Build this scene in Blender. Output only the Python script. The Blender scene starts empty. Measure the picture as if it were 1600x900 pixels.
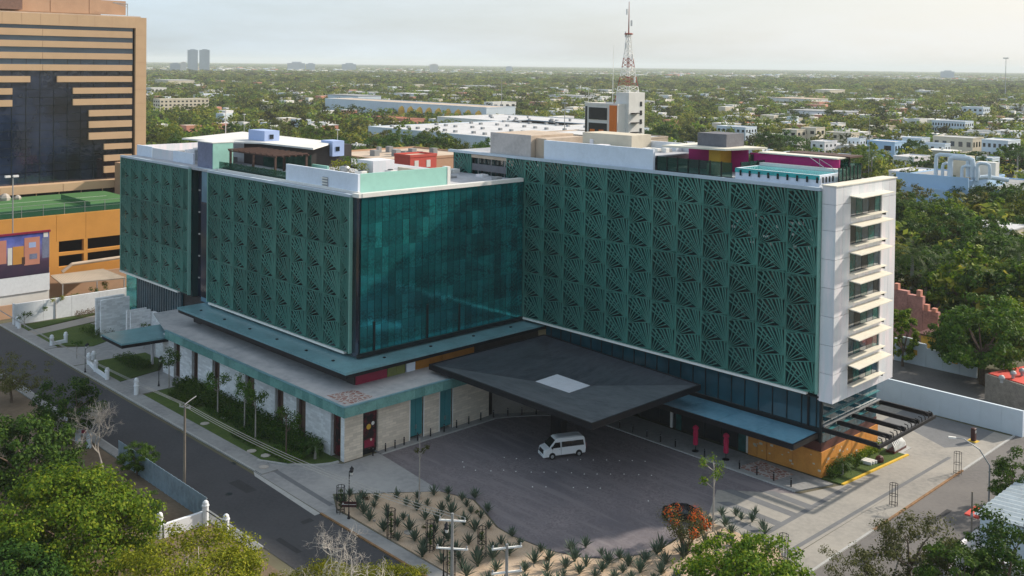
import bpy, math, random
import numpy as np
from mathutils import Vector, Matrix
R = math.radians
S = bpy.context.scene
COL = S.collection
rnd = random.Random(7)
HAZE = 8.0e-5

# ------------------------------------------------------------------ camera
CY, CP, CR, CF, CH = 45.714, 1.118, -0.708, 1582.45, 46.0     # yaw, pitch, roll (deg), focal (px of 1600), height (m)
PX, PY = 799.565, 131.554                                     # principal point in the 1600x900 frame (lens shift)
def cam_axes():
    a, t, r = R(CY), R(CP), R(CR)
    rt = Vector((math.cos(a), math.sin(a), 0))
    fw = Vector((-math.sin(a)*math.cos(t), math.cos(a)*math.cos(t), -math.sin(t)))
    up = Vector((-math.sin(a)*math.sin(t), math.cos(a)*math.sin(t), math.cos(t)))
    return rt*math.cos(r)-up*math.sin(r), rt*math.sin(r)+up*math.cos(r), fw
_rt, _up, _fw = cam_axes()
cam = bpy.data.cameras.new('camera')
cam.sensor_width = 36; cam.lens = 36*CF/1600
cam.shift_x = (800-PX)/1600; cam.shift_y = (PY-450)/1600
cam.clip_start = 1; cam.clip_end = 60000
camo = bpy.data.objects.new('camera', cam); COL.objects.link(camo)
mw = Matrix.Identity(4)
for i in range(3):
    mw[i][0] = _rt[i]; mw[i][1] = _up[i]; mw[i][2] = -_fw[i]
mw[0][3] = 0; mw[1][3] = 0; mw[2][3] = CH
camo.matrix_world = mw
S.camera = camo

# ------------------------------------------------------------------ sky, sun, exposure
SUN_AZ = Vector((0.31, 0.95, 0)).normalized()    # horizontal direction towards the sun
SUN_EL = R(31)
W = bpy.data.worlds.new('World'); S.world = W; W.use_nodes = True
nt = W.node_tree; nt.nodes.clear()
N = nt.nodes.new
out = N('ShaderNodeOutputWorld'); bg = N('ShaderNodeBackground')
sky = N('ShaderNodeTexSky'); sky.sky_type = 'NISHITA'; sky.sun_disc = False
sky.sun_elevation = SUN_EL
sky.sun_rotation = math.atan2(SUN_AZ.x, SUN_AZ.y)
sky.altitude = 10; sky.air_density = 1.0; sky.dust_density = 2.0; sky.ozone_density = 1.6
tc = N('ShaderNodeTexCoord'); mp = N('ShaderNodeMapping'); mp.inputs['Scale'].default_value = (1.2, 1.2, 7)
nz = N('ShaderNodeTexNoise'); nz.inputs['Scale'].default_value = 2.4; nz.inputs['Detail'].default_value = 7; nz.inputs['Roughness'].default_value = .58
cr = N('ShaderNodeValToRGB'); cr.color_ramp.elements[0].position = .36; cr.color_ramp.elements[1].position = .72
cr.color_ramp.elements[0].color = (.56, .56, .56, 1); cr.color_ramp.elements[1].color = (.95, .95, .95, 1)
mx = N('ShaderNodeMix'); mx.data_type = 'RGBA'
dn = N('ShaderNodeVectorMath'); dn.operation = 'DOT_PRODUCT'; dn.inputs[1].default_value = (SUN_AZ.x*math.cos(SUN_EL), SUN_AZ.y*math.cos(SUN_EL), math.sin(SUN_EL))
glow = N('ShaderNodeMapRange'); glow.inputs[1].default_value = -.1; glow.inputs[2].default_value = .8
cc = N('ShaderNodeMix'); cc.data_type = 'RGBA'; cc.inputs[6].default_value = (5.3, 6.9, 8.3, 1); cc.inputs[7].default_value = (7.9, 7.6, 7.1, 1)   # thin cloud, brighter towards the sun
nt.links.new(tc.outputs['Generated'], dn.inputs[0]); nt.links.new(dn.outputs['Value'], glow.inputs[0]); nt.links.new(glow.outputs[0], cc.inputs[0]); nt.links.new(cc.outputs[2], mx.inputs[7])
nt.links.new(tc.outputs['Generated'], mp.inputs[0]); nt.links.new(mp.outputs[0], nz.inputs['Vector'])
nt.links.new(nz.outputs[0], cr.inputs[0]); sz = N('ShaderNodeSeparateXYZ'); zr = N('ShaderNodeMapRange'); zr.inputs[1].default_value = .05; zr.inputs[2].default_value = 1; zr.inputs[3].default_value = 1; zr.inputs[4].default_value = .9
fm_ = N('ShaderNodeMath'); fm_.operation = 'MULTIPLY'
nt.links.new(tc.outputs['Generated'], sz.inputs[0]); nt.links.new(sz.outputs[2], zr.inputs[0]); nt.links.new(zr.outputs[0], fm_.inputs[0]); nt.links.new(cr.outputs[0], fm_.inputs[1]); nt.links.new(fm_.outputs[0], mx.inputs[0])
nt.links.new(sky.outputs[0], mx.inputs[6]); nt.links.new(mx.outputs[2], bg.inputs[0])
bg.inputs[1].default_value = 0.092
nt.links.new(bg.outputs[0], out.inputs[0])
sl = bpy.data.lights.new('sun', 'SUN'); sl.energy = 4.2; sl.angle = R(1.6); sl.color = (1, .90, .76)
so = bpy.data.objects.new('sun', sl); COL.objects.link(so)
sd = Vector((SUN_AZ.x*math.cos(SUN_EL), SUN_AZ.y*math.cos(SUN_EL), math.sin(SUN_EL)))
so.rotation_euler = sd.to_track_quat('Z', 'Y').to_euler(); so.location = (0, 0, 200)
S.view_settings.view_transform = 'Standard'; S.view_settings.look = 'None'
S.view_settings.exposure = 0.45; S.view_settings.gamma = 1; S.view_settings.use_curve_mapping = False
try:
    S.cycles.use_denoising = True
    S.cycles.max_bounces = 7; S.cycles.diffuse_bounces = 3; S.cycles.glossy_bounces = 4
    S.cycles.transmission_bounces = 4; S.cycles.transparent_max_bounces = 12; S.cycles.volume_bounces = 1
    S.cycles.sample_clamp_indirect = 4
except Exception: pass

# ------------------------------------------------------------------ helpers
def at(px, py, z=0.0):
    """the place at height z that the photograph shows at (px, py)"""
    d = _fw + _rt*((px-PX)/CF) - _up*((py-PY)/CF)
    k = (z-CH)/d.z
    return Vector((d.x*k, d.y*k, z))
def ppm(p):
    return CF/(Vector((p[0], p[1], p[2]-CH)).dot(_fw))

class MB:
    def __init__(s): s.v = []; s.f = []
    def poly(s, pts):
        n = len(s.v); s.v += [tuple(p) for p in pts]; s.f.append(tuple(range(n, n+len(pts)))); return s
    def box(s, x0, y0, z0, x1, y1, z1):
        if x0 > x1: x0, x1 = x1, x0
        if y0 > y1: y0, y1 = y1, y0
        if z0 > z1: z0, z1 = z1, z0
        n = len(s.v)
        s.v += [(x0,y0,z0),(x1,y0,z0),(x1,y1,z0),(x0,y1,z0),(x0,y0,z1),(x1,y0,z1),(x1,y1,z1),(x0,y1,z1)]
        s.f += [(n,n+3,n+2,n+1),(n+4,n+5,n+6,n+7),(n,n+1,n+5,n+4),(n+1,n+2,n+6,n+5),(n+2,n+3,n+7,n+6),(n+3,n,n+4,n+7)]
        return s
    def bbox(s, x0, y0, z0, x1, y1, z1, b=.03):
        """a box with bevelled edges all round its plan and top"""
        pl = [(x0+b,y0),(x1-b,y0),(x1,y0+b),(x1,y1-b),(x1-b,y1),(x0+b,y1),(x0,y1-b),(x0,y0+b)]
        n = len(s.v)
        s.v += [(p[0],p[1],z0) for p in pl]+[(p[0],p[1],z1-b) for p in pl]
        cx, cy = (x0+x1)/2, (y0+y1)/2
        s.v += [(cx+(p[0]-cx)*(1-b/max(.01,abs(x1-cx))), cy+(p[1]-cy)*(1-b/max(.01,abs(y1-cy))), z1) for p in pl]
        s.f.append(tuple(n+7-i for i in range(8))); s.f.append(tuple(n+16+i for i in range(8)))
        for L in (0, 8):
            for i in range(8):
                j = (i+1) % 8; s.f.append((n+L+i, n+L+j, n+L+8+j, n+L+8+i))
        return s
    def prism(s, poly, z0, z1):
        n = len(s.v); k = len(poly)
        s.v += [(p[0],p[1],z0) for p in poly]+[(p[0],p[1],z1) for p in poly]
        s.f.append(tuple(n+k-1-i for i in range(k))); s.f.append(tuple(n+k+i for i in range(k)))
        for i in range(k):
            j = (i+1) % k; s.f.append((n+i, n+j, n+k+j, n+k+i))
        return s
    def sheet(s, poly, z):
        return s.poly([(p[0], p[1], z) for p in poly])
    def cyl(s, p, q, r0, r1=None, n=8, cap=True):
        if r1 is None: r1 = r0
        p = Vector(p); q = Vector(q); d = (q-p)
        if d.length < 1e-6: return s
        d.normalize(); a = d.orthogonal().normalized(); b = d.cross(a)
        k = len(s.v)
        for c, r in ((p, r0), (q, r1)):
            for i in range(n):
                t = 2*math.pi*i/n; s.v.append(tuple(c+a*(r*math.cos(t))+b*(r*math.sin(t))))
        for i in range(n):
            j = (i+1) % n; s.f.append((k+i, k+j, k+n+j, k+n+i))
        if cap: s.f.append(tuple(k+n-1-i for i in range(n))); s.f.append(tuple(k+n+i for i in range(n)))
        return s
    def tube(s, pts, rad, n=6, cap=True):
        pts = [Vector(p) for p in pts]; m = len(pts)
        if not hasattr(rad, '__len__'): rad = [rad]*m
        k = len(s.v); a = None
        for i, p in enumerate(pts):
            d = (pts[min(i+1, m-1)]-pts[max(i-1, 0)])
            if d.length < 1e-9: d = Vector((0,0,1))
            d.normalize()
            if a is None: a = d.orthogonal().normalized()
            else:
                a = a-d*a.dot(d)
                a = a.normalized() if a.length > 1e-6 else d.orthogonal().normalized()
            b = d.cross(a)
            for j in range(n):
                t = 2*math.pi*j/n; s.v.append(tuple(p+a*(rad[i]*math.cos(t))+b*(rad[i]*math.sin(t))))
        for i in range(m-1):
            for j in range(n):
                l = (j+1) % n; s.f.append((k+i*n+j, k+i*n+l, k+(i+1)*n+l, k+(i+1)*n+j))
        if cap:
            s.f.append(tuple(k+n-1-i for i in range(n))); s.f.append(tuple(k+(m-1)*n+i for i in range(n)))
        return s
    def lathe(s, c, prof, n=10):
        k = len(s.v); c = Vector(c)
        for r, z in prof:
            for i in range(n):
                t = 2*math.pi*i/n; s.v.append((c.x+r*math.cos(t), c.y+r*math.sin(t), c.z+z))
        for i in range(len(prof)-1):
            for j in range(n):
                l = (j+1) % n; s.f.append((k+i*n+j, k+i*n+l, k+(i+1)*n+l, k+(i+1)*n+j))
        s.f.append(tuple(k+n-1-i for i in range(n))); s.f.append(tuple(k+(len(prof)-1)*n+i for i in range(n)))
        return s
    def mesh(s, name, mat, off=(0,0,0)):
        me = bpy.data.meshes.new(name)
        ox, oy, oz = off
        me.from_pydata([(a-ox, b-oy, c-oz) for a, b, c in s.v], [], s.f)
        if mat: me.materials.append(mat)
        me.update(); return me

ORG = {}
def link(o, parent=None):
    COL.objects.link(o)
    if parent is not None: o.parent = parent
    return o
def tagit(o, label=None, cat=None, group=None, kind=None):
    if label: o['label'] = label
    if cat: o['category'] = cat
    if group: o['group'] = group
    if kind: o['kind'] = kind
    return o
def thing(name, label, cat, loc=(0,0,0), rotz=0, group=None):
    o = bpy.data.objects.new(name, None); o.empty_display_size = .5
    o.location = loc; o.rotation_euler = (0, 0, rotz); link(o)
    ORG[o.name] = Vector(loc); return tagit(o, label, cat, group)
def part(name, mb, mat, parent, local=False, label=None, kind=None):
    org = Vector((0,0,0)) if local else ORG.get(parent.name, Vector((0,0,0)))
    me = mb.mesh(name, mat, org) if isinstance(mb, MB) else mb
    o = bpy.data.objects.new(name, me); link(o, parent); ORG[o.name] = org
    return tagit(o, label, None, None, kind)
def inst(name, me, parent, loc, rot=(0,0,0), scl=(1,1,1), label=None):
    """a part that shares its mesh; loc in world coordinates (parents are not rotated)"""
    org = ORG.get(parent.name, Vector((0,0,0)))
    o = bpy.data.objects.new(name, me); o.location = Vector(loc)-org; o.rotation_euler = rot; o.scale = scl
    link(o, parent); ORG[o.name] = Vector(loc)
    if label: o['label'] = label
    return o
def solo(name, mb, mat, label, cat, group=None, loc=None, kind=None):
    if loc is None:
        vs = mb.v; loc = (sum(v[0] for v in vs)/len(vs), sum(v[1] for v in vs)/len(vs), min(v[2] for v in vs))
    o = bpy.data.objects.new(name, mb.mesh(name, mat, loc)); o.location = loc; link(o)
    ORG[o.name] = Vector(loc)
    return tagit(o, label, cat, group, kind)
def structure(name, mb, mat):
    o = bpy.data.objects.new(name, mb.mesh(name, mat)); link(o); ORG[o.name] = Vector((0,0,0))
    o['kind'] = 'structure'; return o
def copy_tree(o, loc=None, rotz=None, scale=None, label=None, parent=None, group=None):
    c = o.copy(); COL.objects.link(c)
    if parent is not None: c.parent = parent
    if loc is not None: c.location = loc
    if rotz is not None: c.rotation_euler = (0, 0, rotz)
    if scale is not None: c.scale = scale if hasattr(scale, '__len__') else (scale,)*3
    if label: c['label'] = label
    if group: c['group'] = group
    ORG[c.name] = Vector(c.location)
    for ch in o.children: copy_tree(ch, parent=c)
    return c

# ------------------------------------------------------------------ materials
def mat_new(name):
    m = bpy.data.materials.new(name); m.use_nodes = True
    t = m.node_tree; t.nodes.clear()
    o = t.nodes.new('ShaderNodeOutputMaterial'); b = t.nodes.new('ShaderNodeBsdfPrincipled')
    t.links.new(b.outputs[0], o.inputs[0]); return m, t, b, o
def mixc(t, fac, a, b):
    n = t.nodes.new('ShaderNodeMix'); n.data_type = 'RGBA'
    for i, x in ((0, fac), (6, a), (7, b)):
        if hasattr(x, 'is_output') or isinstance(x, bpy.types.NodeSocket): t.links.new(x, n.inputs[i])
        elif i == 0: n.inputs[0].default_value = x
        else: n.inputs[i].default_value = (*x[:3], 1)
    return n.outputs[2]
def pos(t, sc=(1,1,1), rot=0):
    g = t.nodes.new('ShaderNodeNewGeometry'); m = t.nodes.new('ShaderNodeMapping')
    m.inputs['Scale'].default_value = sc; m.inputs['Rotation'].default_value = (0, 0, rot)
    t.links.new(g.outputs['Position'], m.inputs[0]); return m.outputs[0]
def noise(t, vec, scale, detail=4, rough=.55, lo=.35, hi=.65):
    n = t.nodes.new('ShaderNodeTexNoise'); n.inputs['Scale'].default_value = scale
    n.inputs['Detail'].default_value = detail; n.inputs['Roughness'].default_value = rough
    t.links.new(vec, n.inputs['Vector'])
    r = t.nodes.new('ShaderNodeMapRange'); r.inputs[1].default_value = lo; r.inputs[2].default_value = hi
    t.links.new(n.outputs[0], r.inputs[0]); return r.outputs[0]
def bump(t, b, h, strength=.3, dist=.05):
    n = t.nodes.new('ShaderNodeBump'); n.inputs['Strength'].default_value = strength; n.inputs['Distance'].default_value = dist
    t.links.new(h, n.inputs['Height']); t.links.new(n.outputs[0], b.inputs['Normal'])
def M(name, c, rough=.8, var=.18, scale=.6, metal=0, spec=.35, c2=None, bmp=0, stretch=(1,1,1), fine=6.0):
    m, t, b, o = mat_new(name)
    p = pos(t, stretch)
    dark = c2 if c2 else tuple(x*(1-var) for x in c)
    light = tuple(min(1, x*(1+var*.6)) for x in c)
    k1 = noise(t, p, scale); k2 = noise(t, p, scale*fine, 3)
    col = mixc(t, k1, dark, c); col = mixc(t, k2, col, mixc(t, .5, col, light))
    t.links.new(col, b.inputs['Base Color'])
    b.inputs['Roughness'].default_value = rough; b.inputs['Metallic'].default_value = metal
    b.inputs['Specular IOR Level'].default_value = spec
    if bmp: bump(t, b, k2, bmp, .04)
    return m
def frit_mirror_glass(name, c, rough, ior):
    """facade glass with a fine pattern in storey-high bands: print and mirrored lattice, both painted in"""
    m, t, b, o = mat_new(name)
    g = t.nodes.new('ShaderNodeNewGeometry'); sp = t.nodes.new('ShaderNodeSeparateXYZ'); t.links.new(g.outputs['Position'], sp.inputs[0])
    a = t.nodes.new('ShaderNodeMath'); a.operation = 'MULTIPLY_ADD'; a.inputs[1].default_value = 2*math.pi/3.215; a.inputs[2].default_value = -1.2; t.links.new(sp.outputs[2], a.inputs[0])
    w = t.nodes.new('ShaderNodeMath'); w.operation = 'SINE'; t.links.new(a.outputs[0], w.inputs[0])
    mr = t.nodes.new('ShaderNodeMapRange'); mr.inputs[1].default_value = -1; mr.inputs[2].default_value = 1; mr.inputs[3].default_value = .15; mr.inputs[4].default_value = .85; t.links.new(w.outputs[0], mr.inputs[0])
    k = noise(t, pos(t, (1, 1, 1.5)), 3.4, 4, .75, .45, .54); k2 = noise(t, pos(t, (1, .6, 2.5)), .5, 3, .6, .4, .62)
    ml = t.nodes.new('ShaderNodeMath'); ml.operation = 'MULTIPLY'; t.links.new(mr.outputs[0], ml.inputs[0]); t.links.new(k, ml.inputs[1])
    oi = t.nodes.new('ShaderNodeObjectInfo'); hs = t.nodes.new('ShaderNodeHueSaturation'); m2 = t.nodes.new('ShaderNodeMapRange'); m2.inputs[3].default_value = .7; m2.inputs[4].default_value = 1.3
    t.links.new(oi.outputs['Random'], m2.inputs[0]); t.links.new(m2.outputs[0], hs.inputs['Value'])
    col = mixc(t, ml.outputs[0], c, tuple(x*.22 for x in c)); col = mixc(t, k2, col, mixc(t, .5, col, (c[0]*.8, c[1]*1.2, c[2]*1.1)))
    t.links.new(col, hs.inputs['Color']); t.links.new(hs.outputs[0], b.inputs['Base Color'])
    b.inputs['Roughness'].default_value = rough; b.inputs['IOR'].default_value = ior; b.inputs['Metallic'].default_value = .80
    bump(t, b, noise(t, pos(t), .9, 2), .06, .02)
    return m
def panelmat(name, c, lo=.82, hi=1.15):
    """painted metal: every panel a slightly different age, with streaks of dust"""
    m, t, b, o = mat_new(name)
    oi = t.nodes.new('ShaderNodeObjectInfo'); mr = t.nodes.new('ShaderNodeMapRange'); mr.inputs[3].default_value = lo; mr.inputs[4].default_value = hi
    t.links.new(oi.outputs['Random'], mr.inputs[0])
    k = noise(t, pos(t, (1, 1, .12)), 1.1, 5, .6, .4, .7); k2 = noise(t, pos(t), .09, 3, .5, .4, .6)
    col = mixc(t, k, c, (c[0]*1.3+.012, c[1]*1.1+.01, c[2]*1.1+.01)); col = mixc(t, k2, mixc(t, .5, col, (c[0]*.75, c[1]*.8, c[2]*.85)), col)
    hs = t.nodes.new('ShaderNodeHueSaturation'); t.links.new(mr.outputs[0], hs.inputs['Value']); t.links.new(col, hs.inputs['Color'])
    t.links.new(hs.outputs[0], b.inputs['Base Color']); b.inputs['Roughness'].default_value = .5; b.inputs['Specular IOR Level'].default_value = .35
    return m
def glassmat(name, c, rough=.06, ior=1.9, var=.25, scale=.35, wav=.012):
    """coated facade glass: dark body colour under a strong mirror coat, faintly wavy"""
    m, t, b, o = mat_new(name)
    p = pos(t); k = noise(t, p, scale, 3)
    t.links.new(mixc(t, k, tuple(x*(1-var) for x in c), c), b.inputs['Base Color'])
    b.inputs['Roughness'].default_value = rough; b.inputs['IOR'].default_value = ior
    b.inputs['Specular IOR Level'].default_value = .5
    if wav: bump(t, b, noise(t, p, .9, 2), wav*10, .02)
    return m
def clear_glass(name, tint, alpha=.35, rough=.05):
    """railing and canopy glass one sees through: part mirror, part clear"""
    m, t, b, o = mat_new(name)
    b.inputs['Base Color'].default_value = (*tint, 1); b.inputs['Roughness'].default_value = rough
    tr = t.nodes.new('ShaderNodeBsdfTransparent'); tr.inputs[0].default_value = (*[min(1, .4+x) for x in tint], 1)
    mxs = t.nodes.new('ShaderNodeMixShader'); mxs.inputs[0].default_value = alpha
    t.links.new(tr.outputs[0], mxs.inputs[1]); t.links.new(b.outputs[0], mxs.inputs[2]); t.links.new(mxs.outputs[0], o.inputs[0])
    return m
def leafmat(name, cols, trans=.35, var=.5):
    m, t, b, o = mat_new(name)
    g = t.nodes.new('ShaderNodeNewGeometry'); oi = t.nodes.new('ShaderNodeObjectInfo')
    r = t.nodes.new('ShaderNodeValToRGB')
    r.color_ramp.elements[0].color = (*cols[0], 1); r.color_ramp.elements[1].color = (*cols[-1], 1)
    for i, c in enumerate(cols[1:-1]):
        e = r.color_ramp.elements.new((i+1)/(len(cols)-1)); e.color = (*c, 1)
    t.links.new(g.outputs['Random Per Island'], r.inputs[0])
    hs = t.nodes.new('ShaderNodeHueSaturation')
    mr = t.nodes.new('ShaderNodeMapRange'); mr.inputs[3].default_value = 1-var*.55; mr.inputs[4].default_value = 1+var*.45
    t.links.new(oi.outputs['Random'], mr.inputs[0]); t.links.new(mr.outputs[0], hs.inputs['Value'])
    mh = t.nodes.new('ShaderNodeMapRange'); mh.inputs[3].default_value = .5-.025*var; mh.inputs[4].default_value = .5+.025*var
    ma = t.nodes.new('ShaderNodeMath'); ma.operation = 'FRACT'; mb_ = t.nodes.new('ShaderNodeMath'); mb_.operation = 'MULTIPLY'; mb_.inputs[1].default_value = 7.3
    t.links.new(oi.outputs['Random'], mb_.inputs[0]); t.links.new(mb_.outputs[0], ma.inputs[0]); t.links.new(ma.outputs[0], mh.inputs[0]); t.links.new(mh.outputs[0], hs.inputs['Hue'])
    t.links.new(r.outputs[0], hs.inputs['Color']); t.links.new(hs.outputs[0], b.inputs['Base Color'])
    b.inputs['Roughness'].default_value = .6; b.inputs['Specular IOR Level'].default_value = .12
    tl = t.nodes.new('ShaderNodeBsdfTranslucent'); ms = t.nodes.new('ShaderNodeMixShader'); ms.inputs[0].default_value = trans
    t.links.new(hs.outputs[0], tl.inputs[0])
    t.links.new(b.outputs[0], ms.inputs[1]); t.links.new(tl.outputs[0], ms.inputs[2]); t.links.new(ms.outputs[0], o.inputs[0])
    return m

def stone_mat(name, c, w=.8, h=.28, mortar=.6, axis='x'):
    """coursed limestone ashlar: each block a tone of its own"""
    m, t, b, o = mat_new(name)
    g = t.nodes.new('ShaderNodeNewGeometry'); sp = t.nodes.new('ShaderNodeSeparateXYZ'); cb = t.nodes.new('ShaderNodeCombineXYZ')
    t.links.new(g.outputs['Position'], sp.inputs[0])
    ad = t.nodes.new('ShaderNodeMath'); ad.operation = 'ADD'; t.links.new(sp.outputs[0], ad.inputs[0]); t.links.new(sp.outputs[1], ad.inputs[1])
    t.links.new(ad.outputs[0], cb.inputs[0]); t.links.new(sp.outputs[2], cb.inputs[1])
    br = t.nodes.new('ShaderNodeTexBrick'); br.inputs['Scale'].default_value = 1
    br.inputs['Brick Width'].default_value = w; br.inputs['Row Height'].default_value = h; br.inputs['Mortar Size'].default_value = .012
    br.inputs['Color1'].default_value = (*c, 1); br.inputs['Color2'].default_value = (*[x*.74 for x in c], 1); br.inputs['Mortar'].default_value = (*[x*mortar for x in c], 1)
    t.links.new(cb.outputs[0], br.inputs['Vector'])
    k = noise(t, pos(t), .35); col = mixc(t, k, mixc(t, .22, br.outputs[0], (c[0]*.55, c[1]*.5, c[2]*.45)), br.outputs[0])
    t.links.new(col, b.inputs['Base Color']); b.inputs['Roughness'].default_value = .85
    bump(t, b, br.outputs['Fac'], -.4, .02)
    return m

MT = {}
def mk():
    MT.update(
    lattice=panelmat('green lattice metal', (.050,.190,.156)),
    lattice_trim=M('pale green trim', (.20,.40,.34), .5, .15),
    darkglass=glassmat('dark room glass', (.014,.058,.062), .08, 1.7),
    tealglass=frit_mirror_glass('teal facade glass', (.040,.37,.41), .10, 1.6),
    tealbright=frit_mirror_glass('curtained teal glass', (.055,.47,.50), .10, 1.6),
    curtain=glassmat('window with green curtain', (.012,.105,.10), .08, 1.7, .4, 1.5),
    roomglass=glassmat('window mirroring blue sky', (.02,.06,.10), .05, 2.2, .5, 1.5),
    blueglass=glassmat('blue shop glass', (.015,.08,.11), .06, 1.8, .4, .3),
    mirror=glassmat('dark blue tower glass', (.022,.035,.075), .05, 1.8, .85, .11, .03),  # patchy body colour stands in for reflections in the panes
    towerglass=glassmat('tower window band glass', (.07,.12,.18), .09, 1.7, .4, .05, .02),
    mullion=M('dark mullion', (.02,.028,.032), .45, .2, metal=.5),
    black=M('black painted steel', (.014,.014,.018), .45, .3, metal=.3),
    whitetrim=M('white metal trim', (.80,.78,.74), .4, .08),
    cladding=panelmat('pale grey cladding', (.70,.72,.74), .93, 1.04),
    awning=M('cream awning metal', (.74,.70,.60), .6, .10, .8),
    roofconc=M('pale roof screed', (.46,.47,.50), .85, .30, .22, c2=(.27,.28,.31)),
    parapet=M('pale blue grey parapet', (.46,.54,.62), .6, .12, .3),
    whitewall=M('bluish white wall', (.70,.76,.86), .7, .10, .3),
    whitestucco=M('white stucco', (.74,.76,.79), .85, .14, .35),
    mint=M('mint painted wall', (.34,.62,.54), .7, .12, .25),
    taupe=M('weathered taupe rendering', (.48,.45,.44), .85, .28, .35),
    slate=M('dark slate cladding', (.15,.15,.17), .7, .25, .8),
    mauve=M('mauve mosaic panel', (.20,.22,.33), .6, .35, .7),
    slotblue=glassmat('pale blue shaft cladding', (.13,.26,.36), .18, 1.5, .4, .2),
    ledge=M('slate blue canopy top', (.165,.32,.36), .28, .28, .35, spec=.5),
    ledgetop=M('blue glazed canopy top', (.14,.32,.43), .10, .25, .3, spec=.8),
    canopy=M('charcoal canopy roofing', (.060,.066,.080), .33, .6, 1.1, spec=.5, c2=(.022,.026,.036), stretch=(1,.35,1), fine=3, bmp=.15),  # streaks of mirrored lattice put into the roofing colour
    canopylight=M('lit canopy roofing', (.115,.125,.140), .38, .5, 1.0, spec=.45, c2=(.060,.068,.082), stretch=(.4,1,1), fine=3, bmp=.15),  # same roofing for the near slopes, their brighter light painted into the colour
    skylight=M('frosted skylight', (.66,.68,.74), .3, .12, 1.5),
    fascia=M('mint glazed fascia', (.17,.36,.33), .25, .30, .7, spec=.5),
    fascia2=M('mint glazed fascia darker', (.125,.29,.27), .25, .30, .7, spec=.5),
    podroof=M('grey roof screed', (.46,.45,.45), .9, .22, .25, c2=(.31,.315,.33), fine=5),
    limestone=stone_mat('cream limestone blocks', (.80,.70,.58), 1.05, .30, .62),
    limestonewhite=stone_mat('white limestone blocks', (.90,.91,.93), .9, .30, .75),
    tealdoor=M('teal door', (.045,.22,.24), .35, .12),
    redpanel=M('magenta panel', (.26,.016,.05), .5, .2),
    olive=M('olive panel', (.17,.19,.06), .6, .25),
    ochre=M('ochre panel', (.42,.17,.025), .6, .25, .8),
    orangewall=M('orange tiled wall', (.62,.27,.055), .5, .16, 1.2, c2=(.50,.20,.04)),
    brownband=M('dark red brown band', (.10,.032,.026), .5, .2),
    interior=M('dark interior wall', (.045,.040,.040), .8, .3),
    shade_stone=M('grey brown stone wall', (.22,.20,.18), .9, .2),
    magenta=M('magenta canvas', (.46,.010,.07), .75, .2, 3),
    pink=M('hot pink wall', (.42,.025,.17), .7, .15),
    yellow=M('yellow ochre wall', (.62,.36,.05), .7, .12),
    water=M('pool water', (.03,.40,.42), .04, .25, .8, spec=.8, bmp=.2),
    wood=M('dark timber', (.085,.045,.035), .7, .35, 2),
    asphalt=M('asphalt', (.060,.060,.066), .9, .30, .10, c2=(.040,.041,.047), bmp=.15, fine=30),
    asphalt2=M('worn asphalt', (.15,.14,.135), .9, .25, .12, c2=(.10,.095,.095), bmp=.1, fine=20),
    concrete=M('pale concrete paving', (.33,.325,.32), .9, .22, .16, c2=(.235,.235,.24), fine=9),
    sidewalk=M('grey sidewalk concrete', (.29,.29,.285), .9, .25, .2, c2=(.20,.20,.205), fine=9),
    drive=M('sandy driveway concrete', (.315,.295,.265), .9, .22, .16, c2=(.225,.215,.20), fine=11),
    greyband=M('grey paving band', (.155,.16,.17), .9, .2, .4),
    kerb=M('kerb concrete', (.40,.40,.39), .85, .2, .8),
    yellowpaint=M('yellow kerb paint', (.70,.45,.04), .7, .2, 1.5),
    redpaint=M('faded ochre kerb paint', (.27,.15,.07), .8, .45, 1.5),
    soil=M('dry soil', (.17,.125,.085), .95, .35, .5, bmp=.3),
    whitepaint=M('white paint', (.80,.80,.78), .5, .08),
    beige=M('beige tower precast', (.56,.38,.235), .8, .10, .06),
    beige2=M('pinkish beige rendering', (.50,.31,.20), .8, .14, .08),
    orangebld=M('orange garage wall', (.60,.28,.06), .8, .14, .07),
    tennis=M('green court', (.055,.16,.05), .9, .15, .2),
    rock=M('pale rock', (.42,.38,.34), .9, .3, .8),
    tin=M('corrugated tin', (.40,.47,.52), .45, .25, .6, metal=.4),
    fencetin=M('blue grey sheet fence', (.26,.36,.44), .5, .35, .35, metal=.3),
    brownband2=M('brownish louvre', (.22,.13,.10), .7, .3, 2),
    bark=M('brown bark', (.13,.095,.07), .9, .35, 3),
    palebark=M('pale bark', (.36,.33,.30), .9, .3, 3),
    whitebark=M('bleached branch', (.52,.47,.42), .85, .25, 3),
    palmbark=M('grey palm trunk', (.30,.28,.25), .9, .3, 3),
    poleconc=M('weathered pole', (.20,.17,.14), .9, .3, 1.5),
    galv=M('galvanised steel', (.38,.39,.40), .45, .2, metal=.5),
    cream=M('cream wall', (.60,.54,.43), .85, .14, .12),
    offwhite=M('off white wall', (.70,.69,.66), .85, .12, .1),
    bluewhite=M('pale blue white wall', (.60,.68,.76), .85, .10, .1),
    skyblue=M('light blue wall', (.38,.56,.78), .8, .10, .1),
    periwinkle=M('periwinkle wall', (.36,.46,.72), .8, .1, .2),
    salmon=M('salmon wall', (.56,.24,.17), .85, .15, .1),
    coral=M('coral red wall', (.58,.09,.07), .8, .12, .2),
    terracotta=M('terracotta roof', (.42,.14,.07), .85, .25, .3),
    tanroof=M('tan flat roof', (.52,.42,.33), .9, .25, .12),
    flatroof=M('pale flat roof', (.56,.56,.57), .9, .22, .08),
    greyroof=M('grey flat roof', (.30,.31,.32), .9, .3, .08),
    window=glassmat('far window glass', (.02,.025,.03), .1, 1.5),
    orangepanel=M('orange cladding', (.66,.17,.02), .6, .12, .3),
    redsteel=M('red steel', (.32,.085,.06), .6, .2),
    redroof=M('red roof membrane', (.60,.07,.05), .7, .15, .2),
    rubble=M('rubble stone wall', (.26,.23,.20), .95, .35, 1.5, bmp=.5),
    )
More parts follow.
